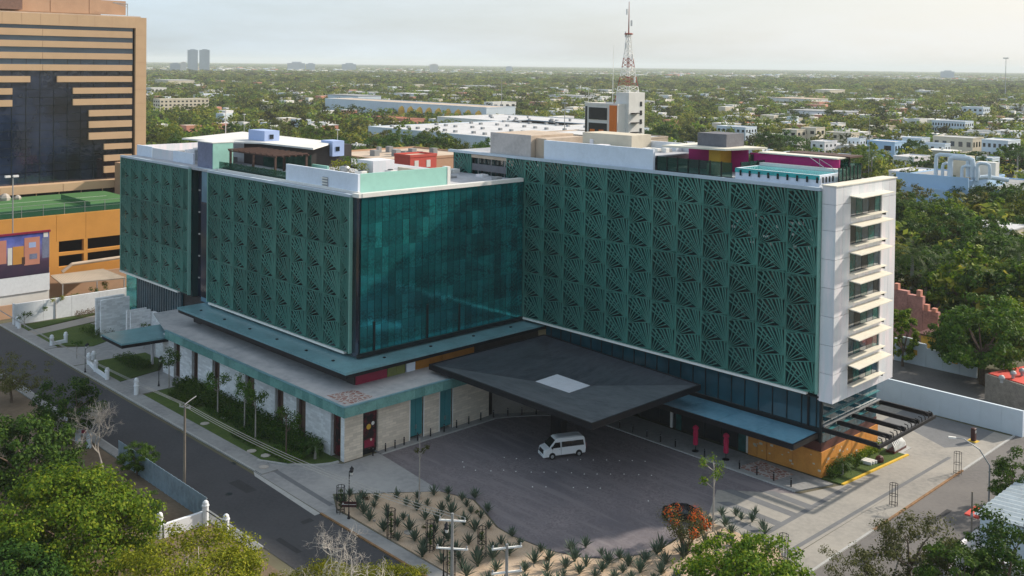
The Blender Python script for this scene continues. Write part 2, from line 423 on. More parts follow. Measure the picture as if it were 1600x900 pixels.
mk()
# ------------------------------------------------------------------ ground, streets, paving
def special_mats():
    MT['darkpatch'] = M('darker asphalt patch', (.036,.036,.040), .85, .25, .5)
    # far country: dusty green wood and pale roofs seen edge-on
    m, t, b, o = mat_new('ground')
    p = pos(t); k = noise(t, p, .012, 6, .65, .4, .6); k2 = noise(t, p, .16, 4, .6, .4, .62)
    c = mixc(t, k, (.055, .070, .030), (.13, .12, .075)); c = mixc(t, k2, c, (.10, .085, .055))
    t.links.new(c, b.inputs['Base Color']); b.inputs['Roughness'].default_value = 1; MT['ground'] = m
    # plaza of small dark cobbles
    m, t, b, o = mat_new('cobbled plaza')
    p = pos(t); v = t.nodes.new('ShaderNodeTexVoronoi'); v.inputs['Scale'].default_value = 5.5; t.links.new(p, v.inputs['Vector'])
    sp = t.nodes.new('ShaderNodeSeparateColor'); t.links.new(v.outputs['Color'], sp.inputs[0])
    k = noise(t, p, .12, 5, .6, .35, .65); k3 = noise(t, pos(t, (.05, .5, 1), .5), 1.6, 5, .65, .50, .62)
    c = mixc(t, k, (.125, .115, .135), (.225, .195, .205)); c = mixc(t, sp.outputs[0], c, (.12, .105, .115))
    c = mixc(t, k3, c, (.185, .165, .175))
    t.links.new(c, b.inputs['Base Color']); b.inputs['Roughness'].default_value = .72; bump(t, b, v.outputs['Distance'], -.3, .03); MT['plaza'] = m
    # sandy bed
    m, t, b, o = mat_new('sandy bed')
    p = pos(t); k = noise(t, p, .45, 5, .6, .35, .65); k2 = noise(t, p, 9, 4)
    c = mixc(t, k, (.56, .41, .28), (.52, .42, .32)); c = mixc(t, k2, c, (.42, .31, .22))
    t.links.new(c, b.inputs['Base Color']); b.inputs['Roughness'].default_value = 1; bump(t, b, k2, .4, .06); MT['sand'] = m
    # lawn
    m, t, b, o = mat_new('lawn')
    p = pos(t); k = noise(t, p, .5, 5, .6, .35, .65); k2 = noise(t, p, 14, 3)
    c = mixc(t, k, (.055, .105, .010), (.105, .150, .016)); c = mixc(t, k2, c, (.035, .070, .008))
    t.links.new(c, b.inputs['Base Color']); b.inputs['Roughness'].default_value = 1; bump(t, b, k2, .6, .08); MT['lawn'] = m
    # forecourt of broken brownish mosaic, set in the pavement
    m, t, b, o = mat_new('mosaic tile')
    p = pos(t); v = t.nodes.new('ShaderNodeTexVoronoi'); v.feature = 'DISTANCE_TO_EDGE'; v.inputs['Scale'].default_value = 1.9; t.links.new(p, v.inputs['Vector'])
    r = t.nodes.new('ShaderNodeMapRange'); r.inputs[1].default_value = .07; r.inputs[2].default_value = .13; t.links.new(v.outputs['Distance'], r.inputs[0])
    t.links.new(mixc(t, r.outputs[0], (.45, .42, .40), mixc(t, noise(t, p, 1.3), (.24, .09, .07), (.33, .20, .17))), b.inputs['Base Color']); b.inputs['Roughness'].default_value = .8; MT['mosaic'] = m
special_mats()
G = 26000
structure('ground', MB().sheet([(-G,-G),(G,-G),(G,G),(-G,G)], -.03), MT['ground'])

# streets
structure('side_street', MB().sheet([(-420,49.9),(-86.5,49.9),(-86.5,57.9),(-420,58.3)], 0), MT['asphalt'])
structure('side_street_end', MB().sheet([(-86.5,49.9),(-46,49.4),(-46,57.4),(-86.5,57.9)], 0), MT['asphalt'])
structure('avenue', MB().sheet([(-46,-20),(-37.6,-20),(-37.6,134),(-38,400),(-45.8,400),(-46,134)], .004), MT['asphalt2'])
structure('avenue_crossing', MB().sheet([(-45.9,134.6),(-37.7,134.6),(-37.7,420),(-45.9,420)], .010), MT['asphalt2'])
structure('back_street', MB().sheet([(-86,135.2),(-46,135.2),(-46,145.3),(-52,146),(-59,155),(-86,158)], .008), MT['asphalt2'])
# gutter and kerbs of the street in front of the low wing
structure('kerb', MB().prism([(-420,58.3),(-100.5,58.4),(-100.5,58.62),(-420,58.52)], -.02, .13), MT['kerb'])
structure('kerb', MB().prism([(-86.4,57.75),(-46.2,57.2),(-46.2,57.42),(-86.4,57.97)], -.02, .13), MT['redpaint'])
structure('kerb', MB().prism([(-420,49.72),(-84,49.72),(-84,49.9),(-420,49.9)], -.02, .12), MT['kerb'])
structure('kerb', MB().prism([(-46.2,57.2),(-45.95,57.2),(-45.95,96),(-46.2,96)], -.02, .13), MT['kerb'])
structure('kerb', MB().prism([(-46.2,96),(-45.95,96),(-45.95,118),(-46.2,118)], -.02, .13), MT['redpaint'])
structure('kerb', MB().prism([(-46.2,118),(-45.95,118),(-45.95,134),(-46.2,134)], -.02, .13), MT['kerb'])
# pavements
sw = MB()
x = -186.0
while x < -101:                      # slabs of the pavement, joint by joint
    if not (-167 < x < -153.4): sw.box(x, 58.53, -.02, x+2.96, 60.6, .115)
    x += 3.0
o = structure('sidewalk', sw, MT['sidewalk']); o['kind'] = 'structure'
structure('sidewalk', MB().prism([(-86.3,57.98),(-46.2,57.43),(-46.2,59.0),(-86.3,59.45)], -.02, .115), MT['sidewalk'])
structure('sidewalk', MB().prism([(-48.9,59.1),(-46.21,59.1),(-46.21,133.5),(-48.3,133.5)], -.02, .11), MT['drive'])
structure('far_sidewalk', MB().prism([(-420,48.7),(-84,48.7),(-84,49.72),(-420,49.72)], -.02, .10), MT['sidewalk'])
# light concrete forecourt at the corner, crossing the pavement
structure('forecourt', MB().sheet([(-103.9,58.5),(-86.2,58.0),(-86.2,59.6),(-89.6,61.5),(-82.2,70.5),(-95.6,72.0),(-95.6,66.9),(-97.5,65.6),(-101.5,60.6)], .004), MT['concrete'])
structure('drain_band', MB().sheet([(-100.4,60.0),(-87.3,59.5),(-87.3,60.1),(-100.0,60.6)], .010), MT['greyband'])
structure('gutter_lip', MB().sheet([(-100.5,58.35),(-86.5,57.9),(-86.5,57.2),(-99.3,57.8)], .006), MT['kerb'])
ra = random.Random(5)
for k in range(14):      # mended patches, manholes and gutter grates in the streets
    x, y = ra.uniform(-165, -60), ra.uniform(50.6, 56.2); a, b = ra.uniform(.6, 4.5), ra.uniform(.5, 1.4)
    structure('asphalt_patch', MB().sheet([(x,y),(x+a,y+ra.uniform(-.2,.2)),(x+a+.1,y+b),(x-.1,y+b)], .005+.0002*k), MT['asphalt' if k % 2 else 'darkpatch'])
for k in range(8):
    x, y = ra.uniform(-45, -39.5), ra.uniform(86, 130); a, b = ra.uniform(.8, 2), ra.uniform(1, 6)
    structure('asphalt_patch', MB().sheet([(x,y),(x+a*.4,y),(x+a*.4,y+b),(x,y+b)], .009+.0002*k), MT['darkpatch' if k % 2 else 'asphalt2'])
for (x, y) in ((-128,54.2),(-97,53.4),(-72,54.6),(-42.5,98)): structure('manhole', MB().lathe((x,y,.008), [(.38,0),(.38,.012),(.30,.014)], 14), MT['mullion'])
for (x, y) in ((-140,57.9),(-118,57.9),(-104.5,57.9),(-75,57.2)): structure('gutter_grate', MB().box(x,y-.2,.002,x+.8,y+.15,.012), MT['mullion'])
# the plaza
PL = [(-95.0,71.9),(-82.2,70.4),(-78.2,71.6),(-75.3,70.5),(-72.0,69.1),(-69.7,68.9),(-65.1,69.4),(-62.3,70.6),(-60,72.6),(-58.7,75.4),(-58.3,78.5),(-58.8,83),(-59.6,87.6),(-62.2,92.8),(-55.6,98.4),(-86.5,98.9),(-89.6,97),(-91.6,94.9),(-93.6,92),(-94.7,89.8)]
structure('plaza', MB().sheet(PL, .008), MT['plaza'])
# pavement strip by the stone wall and round under the canopy to the shops
structure('shop_sidewalk', MB().prism([(-96.2,71.9),(-94.9,71.9),(-94.6,89.7),(-93.5,92.1),(-91.5,95.0),(-89.5,97.1),(-86.4,99.0),(-56.2,98.6),(-54.3,103.4),(-98,104.4)], -.02, .10), MT['sidewalk'])
structure('kerb', MB().prism([(-94.9,71.9),(-94.72,71.9),(-94.42,89.7),(-94.6,89.8)], -.02, .11), MT['kerb'])
structure('kerb', MB().prism([(-86.4,98.8),(-56.2,98.4),(-56.2,98.6),(-86.4,99.0)], -.02, .11), MT['kerb'])
# sandy driveway and turning area at the right
structure('driveway', MB().sheet([(-62.3,92.7),(-59.6,87.4),(-57.6,85.6),(-50.3,85.6),(-48.9,84),(-48.3,133.5),(-56.0,133.5),(-56.0,118),(-52.5,118.2),(-53.5,104.2),(-55.6,98.4)], .012), MT['drive'])
for k, (y, x0, x1) in enumerate(((95.9,-58.8,-53.0),(93.0,-62.0,-53.0),(90.0,-60.6,-53.0),(87.0,-59.2,-53.0))):   # dark bands laid in the driveway
    structure('paving_band', MB().sheet([(x0,y),(x1,y-.2),(x1,y+.9),(x0+.9,y+1.1)], .016), MT['greyband'])
structure('paving_band', MB().sheet([(-53.4,84.9),(-52.8,84.9),(-52.6,104.5),(-53.2,104.5)], .020), MT['greyband'])
structure('drain_band', MB().sheet([(-49.9,80),(-49.4,80),(-48.55,121),(-49.0,121)], .018), MT['greyband'])
structure('planter_kerb', MB().prism([(-56.0,117.6),(-52.5,117.6),(-52.3,118.0),(-56,118.2)], -.02, .14), MT['kerb'])
for poly in ([(-53.7,104.0),(-53.4,104.0),(-52.3,117.9),(-52.6,117.9)],):
    structure('yellow_kerb', MB().prism(poly, -.02, .16), MT['yellowpaint'])
structure('lawn_island', MB().prism([(-55.9,103.9),(-53.7,104.0),(-52.6,117.6),(-55.9,117.6)], -.02, .13), MT['lawn'])
# parking strip along the white wall
structure('parking_strip', MB().sheet([(-56,126.5),(-50.5,123.5),(-47.5,128),(-47.3,133.7),(-60,133.9),(-60,127)], .018), MT['greyband'])
structure('yellow_line', MB().sheet([(-56.5,126.0),(-50.6,122.9),(-50.2,123.4),(-56.3,126.7)], .024), MT['drive'])
structure('driveway', MB().sheet([(-56,118.2),(-56,133.4),(-63,133.4),(-63,118.2)], .006), MT['drive'])
# the agave bed with a stone edge
BED = [(-88.9,61.4),(-86.4,59.75),(-48.95,59.15),(-49.0,84.0),(-50.4,85.5),(-57.6,85.5),(-59.4,87.3),(-58.5,83),(-58.0,78.5),(-58.4,75.4),(-59.7,72.4),(-62.1,70.3),(-65.1,69.1),(-69.7,68.6),(-72.0,68.8),(-75.3,70.2),(-78.2,71.3),(-82.2,70.1)]
bed = MB(); bed.prism(BED, -.02, .10); structure('sand_bed', bed, MT['sand'])
# gardens of the low wing
def lawn(poly): structure('lawn', MB().prism(poly, -.02, .10), MT['lawn'])
lawn([(-133.6,60.6),(-103.0,60.6),(-100.2,62.2),(-97.6,64.6),(-96.8,66.0),(-96.6,67.2),(-134.4,67.2)])
lawn([(-153.6,60.6),(-141.6,60.6),(-143.2,67.2),(-147,69.6),(-153.0,69.6)])
lawn([(-174.6,60.6),(-166.4,60.6),(-162,65),(-165,71),(-176.5,70.2)])
lawn([(-182.8,60.6),(-178.6,60.6),(-182.4,74.5),(-183.2,88),(-183.3,88)])
structure('garden_path', MB().sheet([(-178.4,60.6),(-174.8,60.6),(-178,74),(-182,75)], .014), MT['drive'])
structure('entrance_drive', MB().sheet([(-166.3,58.4),(-153.7,58.4),(-152.9,69.7),(-147,69.9),(-143.0,67.4),(-141.5,60.6),(-141.5,58.5),(-134.4,58.5),(-134.4,67.3),(-139,74),(-150,76),(-171,76),(-178,74),(-176.4,70.4),(-165,71.2),(-162,65)], .012), MT['concrete'])
structure('garden_kerb', MB().prism([(-103.0,60.4),(-100.0,62.0),(-97.4,64.4),(-96.6,66.0),(-96.5,66.9),(-96.2,66.9),(-96.2,65.8),(-97.2,64.2),(-99.8,61.7),(-102.9,60.1)], -.02, .15), MT['kerb'])
# dry yard across the street
structure('yard', MB().sheet([(-200,10),(-40,10),(-40,48.6),(-200,48.6)], -.006), MT['soil'])
structure('mosaic_inlay', MB().sheet([(-64.2,99.6),(-59.2,99.5),(-58.6,102.4),(-63.4,103.2)], .106), MT['mosaic'])
# ------------------------------------------------------------------ palm-fan lattice panels
CW, PH = 3.825, 6.46
def fan_cell(mb, z0, w, h, k, lo, hi):
    """one cell: a wide fan springing from the foot of its right spine, a narrow one from the left spine, cut to the panel"""
    def bar(p, q, w0, w1, y0, y1):
        (px_, pz), (qx, qz) = p, q; dz = qz-pz
        if dz < 1e-4 or qz < lo or pz > hi: return
        ta, tb = max(0, (lo-pz)/dz), min(1, (hi-pz)/dz)
        if tb-ta < .05: return
        A_, B_ = (px_+(qx-px_)*ta, pz+dz*ta), (px_+(qx-px_)*tb, pz+dz*tb); wa, wb = w0+(w1-w0)*ta, w0+(w1-w0)*tb
        p = Vector((A_[0], 0, A_[1])); q = Vector((B_[0], 0, B_[1])); d = (q-p)
        if d.length < .12: return
        d.normalize(); n = Vector((-d.z, 0, d.x)); i = len(mb.v)
        for y in (y0, y1):
            for s in (p-n*wa/2, p+n*wa/2, q+n*wb/2, q-n*wb/2): mb.v.append((s.x, y, s.z))
        mb.f += [(i, i+1, i+2, i+3), (i+4, i+7, i+6, i+5)]+[(i+j, i+4+j, i+4+(j+1) % 4, i+(j+1) % 4) for j in range(4)]
    T = lambda x: z0+h*.86+x*.21                             # the lowest ray of the next narrow fan closes the cell
    def hit(rx, rz, th):
        dx, dz = math.cos(th), math.sin(th); best = 99
        if dx < 0: best = min(best, (.05-rx)/dx)
        if dx > 0: best = min(best, (w-.05-rx)/dx)
        den = dz-.21*dx
        if den > 1e-6: best = min(best, (T(rx)-rz)/den)
        return (rx+dx*best, rz+dz*best)
    rx, rz = w-.08, z0
    for i, a in enumerate((96.5, 104, 111.5, 119.5, 127.5, 135.5, 143.5, 151.5)):
        bar((rx, rz), hit(rx, rz, R(a+((k*37+i*13) % 5-2)*.4)), .04, .215 if i < 6 else .17, -.10, -.02)
    lx, lz = .08, z0-.13*h
    for i, (a, f) in enumerate(((12, 1), (23, .62), (35, .60), (48, .62), (61, .74), (75, .92))):
        q = hit(lx, lz, R(a)); q = (lx+(q[0]-lx)*f, lz+(q[1]-lz)*f)
        bar((lx, lz), q, .045, .14, -.06 if i % 2 else -.12, .06)
def fan_panel(w, h, nf, k=0, shift=0.0):
    mb = MB(); ch = h/nf
    for i in range(-1, nf+1): fan_cell(mb, (i+shift)*ch, w, ch, k+i, .02, h-.03)
    mb.box(0.0, -.09, 0, .11, .09, h); mb.box(w-.14, -.09, 0, w-.012, .09, h)
    mb.box(.11, -.085, 0.012, w-.14, .085, .09); mb.box(.11, -.08, h-.07, w-.14, .08, h-.012)
    return mb
FANS = [fan_panel(CW, PH, 2, k).mesh('lattice_panel', MT['lattice']) for k in range(3)]
FANTOP = fan_panel(CW, 3.25, 1, 5).mesh('lattice_panel', MT['lattice'])

hotel = thing('hotel_building', 'large L-shaped hotel wrapped in dark green palm-fan lattice screens above a stone podium', 'hotel', (-98, 90, 0))
H = hotel
def P(name, mb, mat, **k): return part(name, mb, MT[mat], H, **k)
X0, XS1, XS2, XS = -171.0, -146.3, -140.1, -103.7
YL, YR = 73.4, 102.5
ZB, ZL, ZR = 9.85, 29.25, 32.5
for k in range(14):      # clutter on the roof of the far part of the low wing
    x, y = rnd.uniform(-168, -150), rnd.uniform(79, 99)
    P('roof_box', MB().bbox(x, y, 29.5, x+rnd.uniform(.8,2.6), y+rnd.uniform(.8,2), 29.5+rnd.uniform(.6,2.4), .04), ('offwhite','cladding','greyroof','whitestucco')[k % 4])
for k in range(10):
    x, y = rnd.uniform(-117, -104), rnd.uniform(92, 101); P('roof_box', MB().bbox(x, y, 29.5, x+rnd.uniform(.6,1.6), y+rnd.uniform(.6,1.4), 29.5+rnd.uniform(.2,.7), .04), ('offwhite','cladding','greyroof')[k % 3])
for k in range(12):
    x, y = rnd.uniform(-98, -81), rnd.uniform(105, 112); P('roof_box', MB().bbox(x, y, 34.46, x+rnd.uniform(.6,1.8), y+rnd.uniform(.6,1.4), 34.5+rnd.uniform(.3,1.0), .04), ('offwhite','cladding','greyroof')[k % 3])
# bodies behind the screens
P('wing_core', MB().box(-170.98, YL+.75, 9.3, -146.6, 102.4, 29.2).box(-146.6, YL+3.2, 9.3, -139.7, 102.4, 29.2).box(-139.7, YL+.75, 9.3, -103.0, 102.4, 29.2), 'darkglass')
P('wing_core', MB().box(-118.6, YR+.75, 9.3, -56.3, 117.2, 32.4), 'darkglass')
# floor edges and mullions seen through the lattice
def grid(x0, x1, y, z0, z1, step):
    m = MB(); z = z0+3.23
    while z < z1-.5: m.box(x0, y-.10, z-.22, x1, y+.02, z+.12); z += 3.23
    m2 = MB(); x = x0+.6
    while x < x1: m2.box(x-.05, y-.09, z0, x+.05, y+.01, z1); x += step
    return m, m2
for (a, b, y, z0, z1) in ((-170.6,-146.6,YL+.75,9.85,29.2), (-139.7,-103.1,YL+.75,9.85,29.2), (-118.4,-56.3,YR+.75,9.85,32.4)):
    m, m2 = grid(a, b, y, z0, z1, 1.9)
    o = P('floor_edge', m, 'mullion', kind='stuff'); o = P('window_mullion', m2, 'mullion', kind='stuff')
# lattice panels
def screen(x0, x1, y, z0, rows, top, right_anchor=None, skip=()):
    n = int((x1-x0)/CW+.02); rem = (x1-x0)-n*CW
    xs = x0+rem if right_anchor else x0
    for i in range(n):
        if skip and i in skip: continue
        for j in range(rows):
            inst('lattice_panel', FANS[(i*2+j) % 3], H, (xs+i*CW+rnd.uniform(-.012,.012), y+rnd.uniform(-.02,.02), z0+j*PH))
        if top: inst('lattice_panel', FANTOP, H, (xs+i*CW, y, z0+rows*PH))
    if rem > .5:
        xa = x0 if right_anchor else x0+n*CW
        for j in range(rows): inst('lattice_panel', FANS[j % 3], H, (xa, y, z0+j*PH), scl=(rem/CW, 1, 1))
        if top: inst('lattice_panel', FANTOP, H, (xa, y, z0+rows*PH), scl=(rem/CW, 1, 1))
screen(X0, XS1, YL, ZB, 3, False)
screen(XS2, XS, YL, ZB, 3, False)
screen(-102.1-CW*4, -56.2, YR, ZB, 3, True, skip=(1, 2))
for k in range(8):
    P('window_post', MB().box(-113.5+k*.95, YR+.35, 29.0, -113.38+k*.95, YR+.47, 32.3), 'galv' if k % 3 == 1 else 'mullion')
P('lintel', MB().box(-113.6, YR-.05, 31.9, -105.95, YR+.4, 32.35), 'tanroof')
P('balcony_rail', MB().box(-113.6, YR+.1, 30.0, -105.95, YR+.14, 31.0), 'slate')
lr = random.Random(2)
for k in range(26):
    x = -60.5+lr.gauss(0, 3.2)
    if -72 < x < -56.6:
        z = 25.2+lr.random()*3.4; P('ceiling_lamp', MB().box(x, YR+.52, z, x+.22+lr.random()*.3, YR+.62, z+.2+lr.random()*.2), 'whitetrim')
for (x, z) in ((-100.3,31.6),(-98.0,31.9),(-169.4,24.1),(-169.0,23.2),(-169.3,21.6)): P('ceiling_lamp', MB().box(x, (YR if x > -120 else YL)+.55, z, x+.4, (YR if x > -120 else YL)+.62, z+.3), 'whitetrim')
# frames round the screens
def frame(x0, x1, y, z0, z1, w=.16):
    m = MB(); m.box(x0-w, y-.16, z0-.1, x0-.004, y+.74, z1+.1); m.box(x1+.004, y-.16, z0-.1, x1+w, y+.3, z1+.1)
    P('screen_frame', m, 'lattice_trim', kind='stuff')
frame(X0, XS1, YL, ZB, 29.23); frame(XS2, XS, YL, ZB, 29.23)
P('screen_frame', MB().box(-56.19, YR-.16, ZB, -56.0, YR+.3, 32.35), 'lattice_trim')
P('base_strip', MB().box(X0, YL-.28, ZB-.28, -149.5, YL+.2, ZB-.04), 'whitetrim')
P('base_strip', MB().box(XS2+.6, YL-.28, ZB-.28, XS-.8, YL+.2, ZB-.04), 'whitetrim')
P('base_strip', MB().box(-102.4, YR-.28, ZB-.28, -57.2, YR+.2, ZB-.04), 'whitetrim')
# glazed slot between the two left screens with its pale shaft
P('slot_glass', MB().box(-146.3, YL+1.6, 9.3, -143.2, YL+3.1, 29.1), 'mirror')
P('shaft', MB().box(-143.2, YL+.5, 9.3, -140.3, YL+3.1, 29.15), 'slotblue')
P('shaft_window', MB().box(-143.15, YL+.42, 10.0, -140.35, YL+.49, 24.5), 'mirror')
for z in range(5):
    P('slot_light', MB().box(-146.0, YL+1.45, 12.2+3.4*z, -145.7, YL+1.58, 12.4+3.4*z), 'whitetrim')
# roofs
P('roof', MB().box(-170.9, YL+.3, 29.2, -103.3, 102.2, 29.5), 'roofconc')
P('roof', MB().box(-118.7, YR+.3, 32.4, -56.3, 117.3, 32.62), 'roofconc')
P('roof_edge', MB().box(X0-.1, YL-.2, 29.27, XS1+.1, YL+.28, 29.62), 'parapet')
P('roof_edge', MB().box(XS1+.15, YL+.9, 29.27, XS2-.15, YL+1.3, 29.55), 'parapet')
P('roof_edge', MB().box(XS2-.1, YL-.2, 29.27, XS+.2, YL+.28, 29.62), 'parapet')
P('roof_edge', MB().box(-103.45, YL+.1, 29.3, -102.05, YL+.6, 29.78), 'whitetrim')
P('roof_edge', MB().box(-102.9, YL+.62, 29.3, -102.0, 102.1, 29.80), 'whitetrim')
P('roof_edge', MB().box(-118.8, YR-.2, 32.42, -56.0, YR+.28, 32.80), 'parapet')
P('roof_upstand', MB().box(-139.5, YL+1.25, 29.5, -103.8, YL+1.6, 29.78), 'whitetrim')
# the smooth glass face towards the plaza
panes = [MB().box(0, 0, 0, .05, 1.05, 3.17).mesh('glass_pane', MT['tealglass']), MB().box(0, 0, 0, .05, 1.05, 3.17).mesh('glass_pane', MT['tealbright'])]
rp = random.Random(3)
NP, NR = 26, 6
pw = (102.3-74.0)/NP
for i in range(NP):
    for j in range(NR):
        bright = (j == 0 and rp.random() < .55) or rp.random() < .16
        inst('glass_pane', panes[1 if bright else 0], H, (-102.28, 74.02+i*pw, 9.95+j*3.215), rot=(R(rp.uniform(-.3,.3)), R(rp.uniform(-.35,.35)), R(rp.uniform(-.7,.7))), scl=(1, (pw-.07)/1.05, 1))
P('glass_backing', MB().box(-102.9, 73.95, 9.3, -102.34, 102.35, 29.25), 'mullion')
P('corner_return', MB().box(-103.5, YL+.35, 9.4, -102.3, 73.9, 29.2), 'mirror')
P('dark_mullion', MB().box(-102.24, 76.0, 9.9, -102.1, 76.25, 13.6).box(-102.24, 84.6, 9.9, -102.1, 84.85, 14.4).box(-102.24, 90.2, 9.9, -102.1, 90.4, 13.6), 'mullion', kind='stuff')
for j in range(NR+1): P('floor_band', MB().box(-102.27, 73.95, 9.88+j*3.215, -102.215, 102.3, 9.95+j*3.215), 'tealglass')
P('base_rail', MB().box(-102.3, 73.5, 9.45, -102.02, 102.3, 9.92), 'mullion')
# slate-blue canopy running round the low wing, with its dark soffit edge
P('canopy_ledge', MB().prism([(-142.0,69.45),(-98.75,69.45),(-98.9,104.3),(-103,104.3),(-103,75.0),(-142.0,75.0)], 8.92, 9.22), 'ledge')
P('canopy_edge', MB().prism([(-141.9,69.6),(-98.9,69.6),(-99.05,104.2),(-103,104.2),(-103,74.9),(-141.9,74.9)], 8.45, 8.91), 'black')
for x in (-138, -131, -124, -117, -110, -104):
    P('drain_outlet', MB().box(x, 71.0, 9.22, x+.3, 71.3, 9.34), 'black')
for y in (76.5, 84, 91.5, 98.5):
    P('drain_outlet', MB().box(-100.9, y, 9.22, -100.6, y+.3, 9.34), 'black')
# recessed storey under it: coloured panels towards the plaza
P('recess_wall', MB().box(-142, 72.1, 6.3, -100.62, 73.0, 8.45), 'interior')
for (a, b, c) in ((72.2,76.85,'redpanel'),(76.95,78.3,'olive'),(78.36,79.7,'olive'),(79.95,81.35,'whitewall'),(81.45,85.8,'ochre'),(85.9,91.5,'ochre'),(91.6,103.9,'interior')):
    P('colour_panel', MB().box(-100.62, a, 6.4, -100.42, b, 8.44), c)
P('recess_backing', MB().box(-102.2, 72.0, 6.3, -100.65, 104, 8.44), 'interior')
for x in (-128.5, -125.3):
    P('wall_lamp', MB().box(x, 71.95, 7.5, x+.9, 72.08, 7.8), 'whitetrim')
# podium: roof screed, glazed fascia panels, stone walls with tall openings
P('podium_roof', MB().prism([(-139.2,66.35),(-94.45,66.35),(-94.45,88.0),(-96.5,90),(-100.7,90),(-100.7,73),(-139.2,73)], 6.55, 6.80), 'podroof')
P('podium_roof', MB().prism([(-151,70.0),(-139.3,66.5),(-139.3,76),(-151,76)], 6.4, 6.6), 'podroof')
fm = [MB().box(0, 0, 0, 1.43, .12, 1.15).mesh('fascia_panel', MT[k]) for k in ('fascia', 'fascia2')]
fy = [MB().box(0, 0, 0, .12, 1.43, 1.15).mesh('fascia_panel', MT[k]) for k in ('fascia', 'fascia2')]
n = int((139.2-94.3)/1.45)
n = 31
for i in range(n): inst('fascia_panel', fm[rp.random() < .35], H, (-139.2+i*1.4485, 66.2, 5.72))
P('fascia_cap', MB().box(-139.2, 66.12, 6.88, -94.28, 66.5, 6.95), 'ledge')
for i in range(15): inst('fascia_panel', fy[rp.random() < .35], H, (-94.42, 66.33+i*1.45, 5.72))
P('fascia_cap', MB().box(-94.62, 66.5, 6.885, -94.24, 88.0, 6.955), 'ledge')
P('soffit', MB().prism([(-139.2,66.4),(-94.5,66.4),(-94.5,88),(-97,88),(-97,69),(-139.2,69)], 5.70, 5.76), 'parapet')
P('mosaic_inlay', MB().prism([(-99.6,67.4),(-95.2,67.2),(-95.6,71.2),(-99.2,71.0)], 6.80, 6.812), 'mosaic')
MT['curtainbrown'] = M('brown timber screen', (.13,.075,.055), .6, .5, 2.5, stretch=(3,1,.6))
# stone walls: front (towards the street) pieces between the tall openings
ops = [(-98.5,-96.5),(-105.9,-103.9),(-110.8,-108.9),(-118.2,-115.9),(-127.0,-125.0),(-132.9,-131.2),(-138.4,-136.6)]
edges = [-95.84]+[v for a, b in ops for v in (b, a)]+[-142.0]
for i in range(0, len(edges)-1, 2):
    P('stone_wall', MB().box(edges[i+1], 67.3, 0, edges[i], 68.0, 5.7), 'limestonewhite')
for (a, b) in ops:
    P('lintel', MB().box(a, 67.34, 5.2, b, 68.0, 5.7), 'limestonewhite')
    P('opening_jamb', MB().box(a-.02, 67.24, 0, a+.16, 67.30, 5.25), 'kerb')
    P('tall_window', MB().box(a+.17, 67.75, .15, b-.02, 67.85, 5.2), 'curtainbrown')
    P('niche_screen', MB().box(a+.17, 67.55, .3, a+.5, 67.72, 5.1), 'wood')
P('stone_wall', MB().box(-96.5, 67.3, 5.2, -95.85, 68, 5.7), 'limestone')
# side wall facing the plaza
dy = [(69.9,72.1,'poster'),(76.9,78.95,'door'),(81.6,83.65,'door')]
ed = [67.31]+[v for a, b, k in dy for v in (a, b)]+[90.0]
for i in range(0, len(ed), 2):
    P('stone_wall', MB().box(-96.6, ed[i], 0, -95.8, ed[i+1], 5.7), 'limestone')
for a, b, k in dy:
    P('lintel', MB().box(-96.6, a, 5.1, -95.86, b, 5.7), 'kerb' if k == 'door' else 'limestone')
    if k == 'door':
        P('door_frame', MB().box(-95.98, a-.14, .1, -95.76, a, 5.25), 'whitetrim'); P('door_frame', MB().box(-95.98, b, .1, -95.76, b+.14, 5.25), 'whitetrim')
        mid = (a+b)/2
        for (c, d) in ((a+.02, mid-.03), (mid+.03, b-.02)):
            dd = P('door', MB().box(-96.15, c, .45, -96.02, d, 5.08), 'tealdoor')
            part('handle', MB().box(-96.0, mid-.12 if c < mid-.5 else mid+.06, 1.3, -95.94, mid-.07 if c < mid-.5 else mid+.11, 1.8), MT['galv'], dd)
    else:
        P('wall_backing', MB().box(-96.5, a, 0, -96.2, b, 5.1), 'black')
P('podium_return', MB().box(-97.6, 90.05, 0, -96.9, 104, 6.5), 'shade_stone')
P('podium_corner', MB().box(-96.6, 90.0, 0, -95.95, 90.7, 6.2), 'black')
P('back_wall', MB().prism([(-97,104.1),(-86,104.1),(-86,103.9),(-88,101.4),(-91.5,97.6),(-94.2,93.3),(-96.0,90.8),(-97,90.8)], .10, 5.6), 'shade_stone')
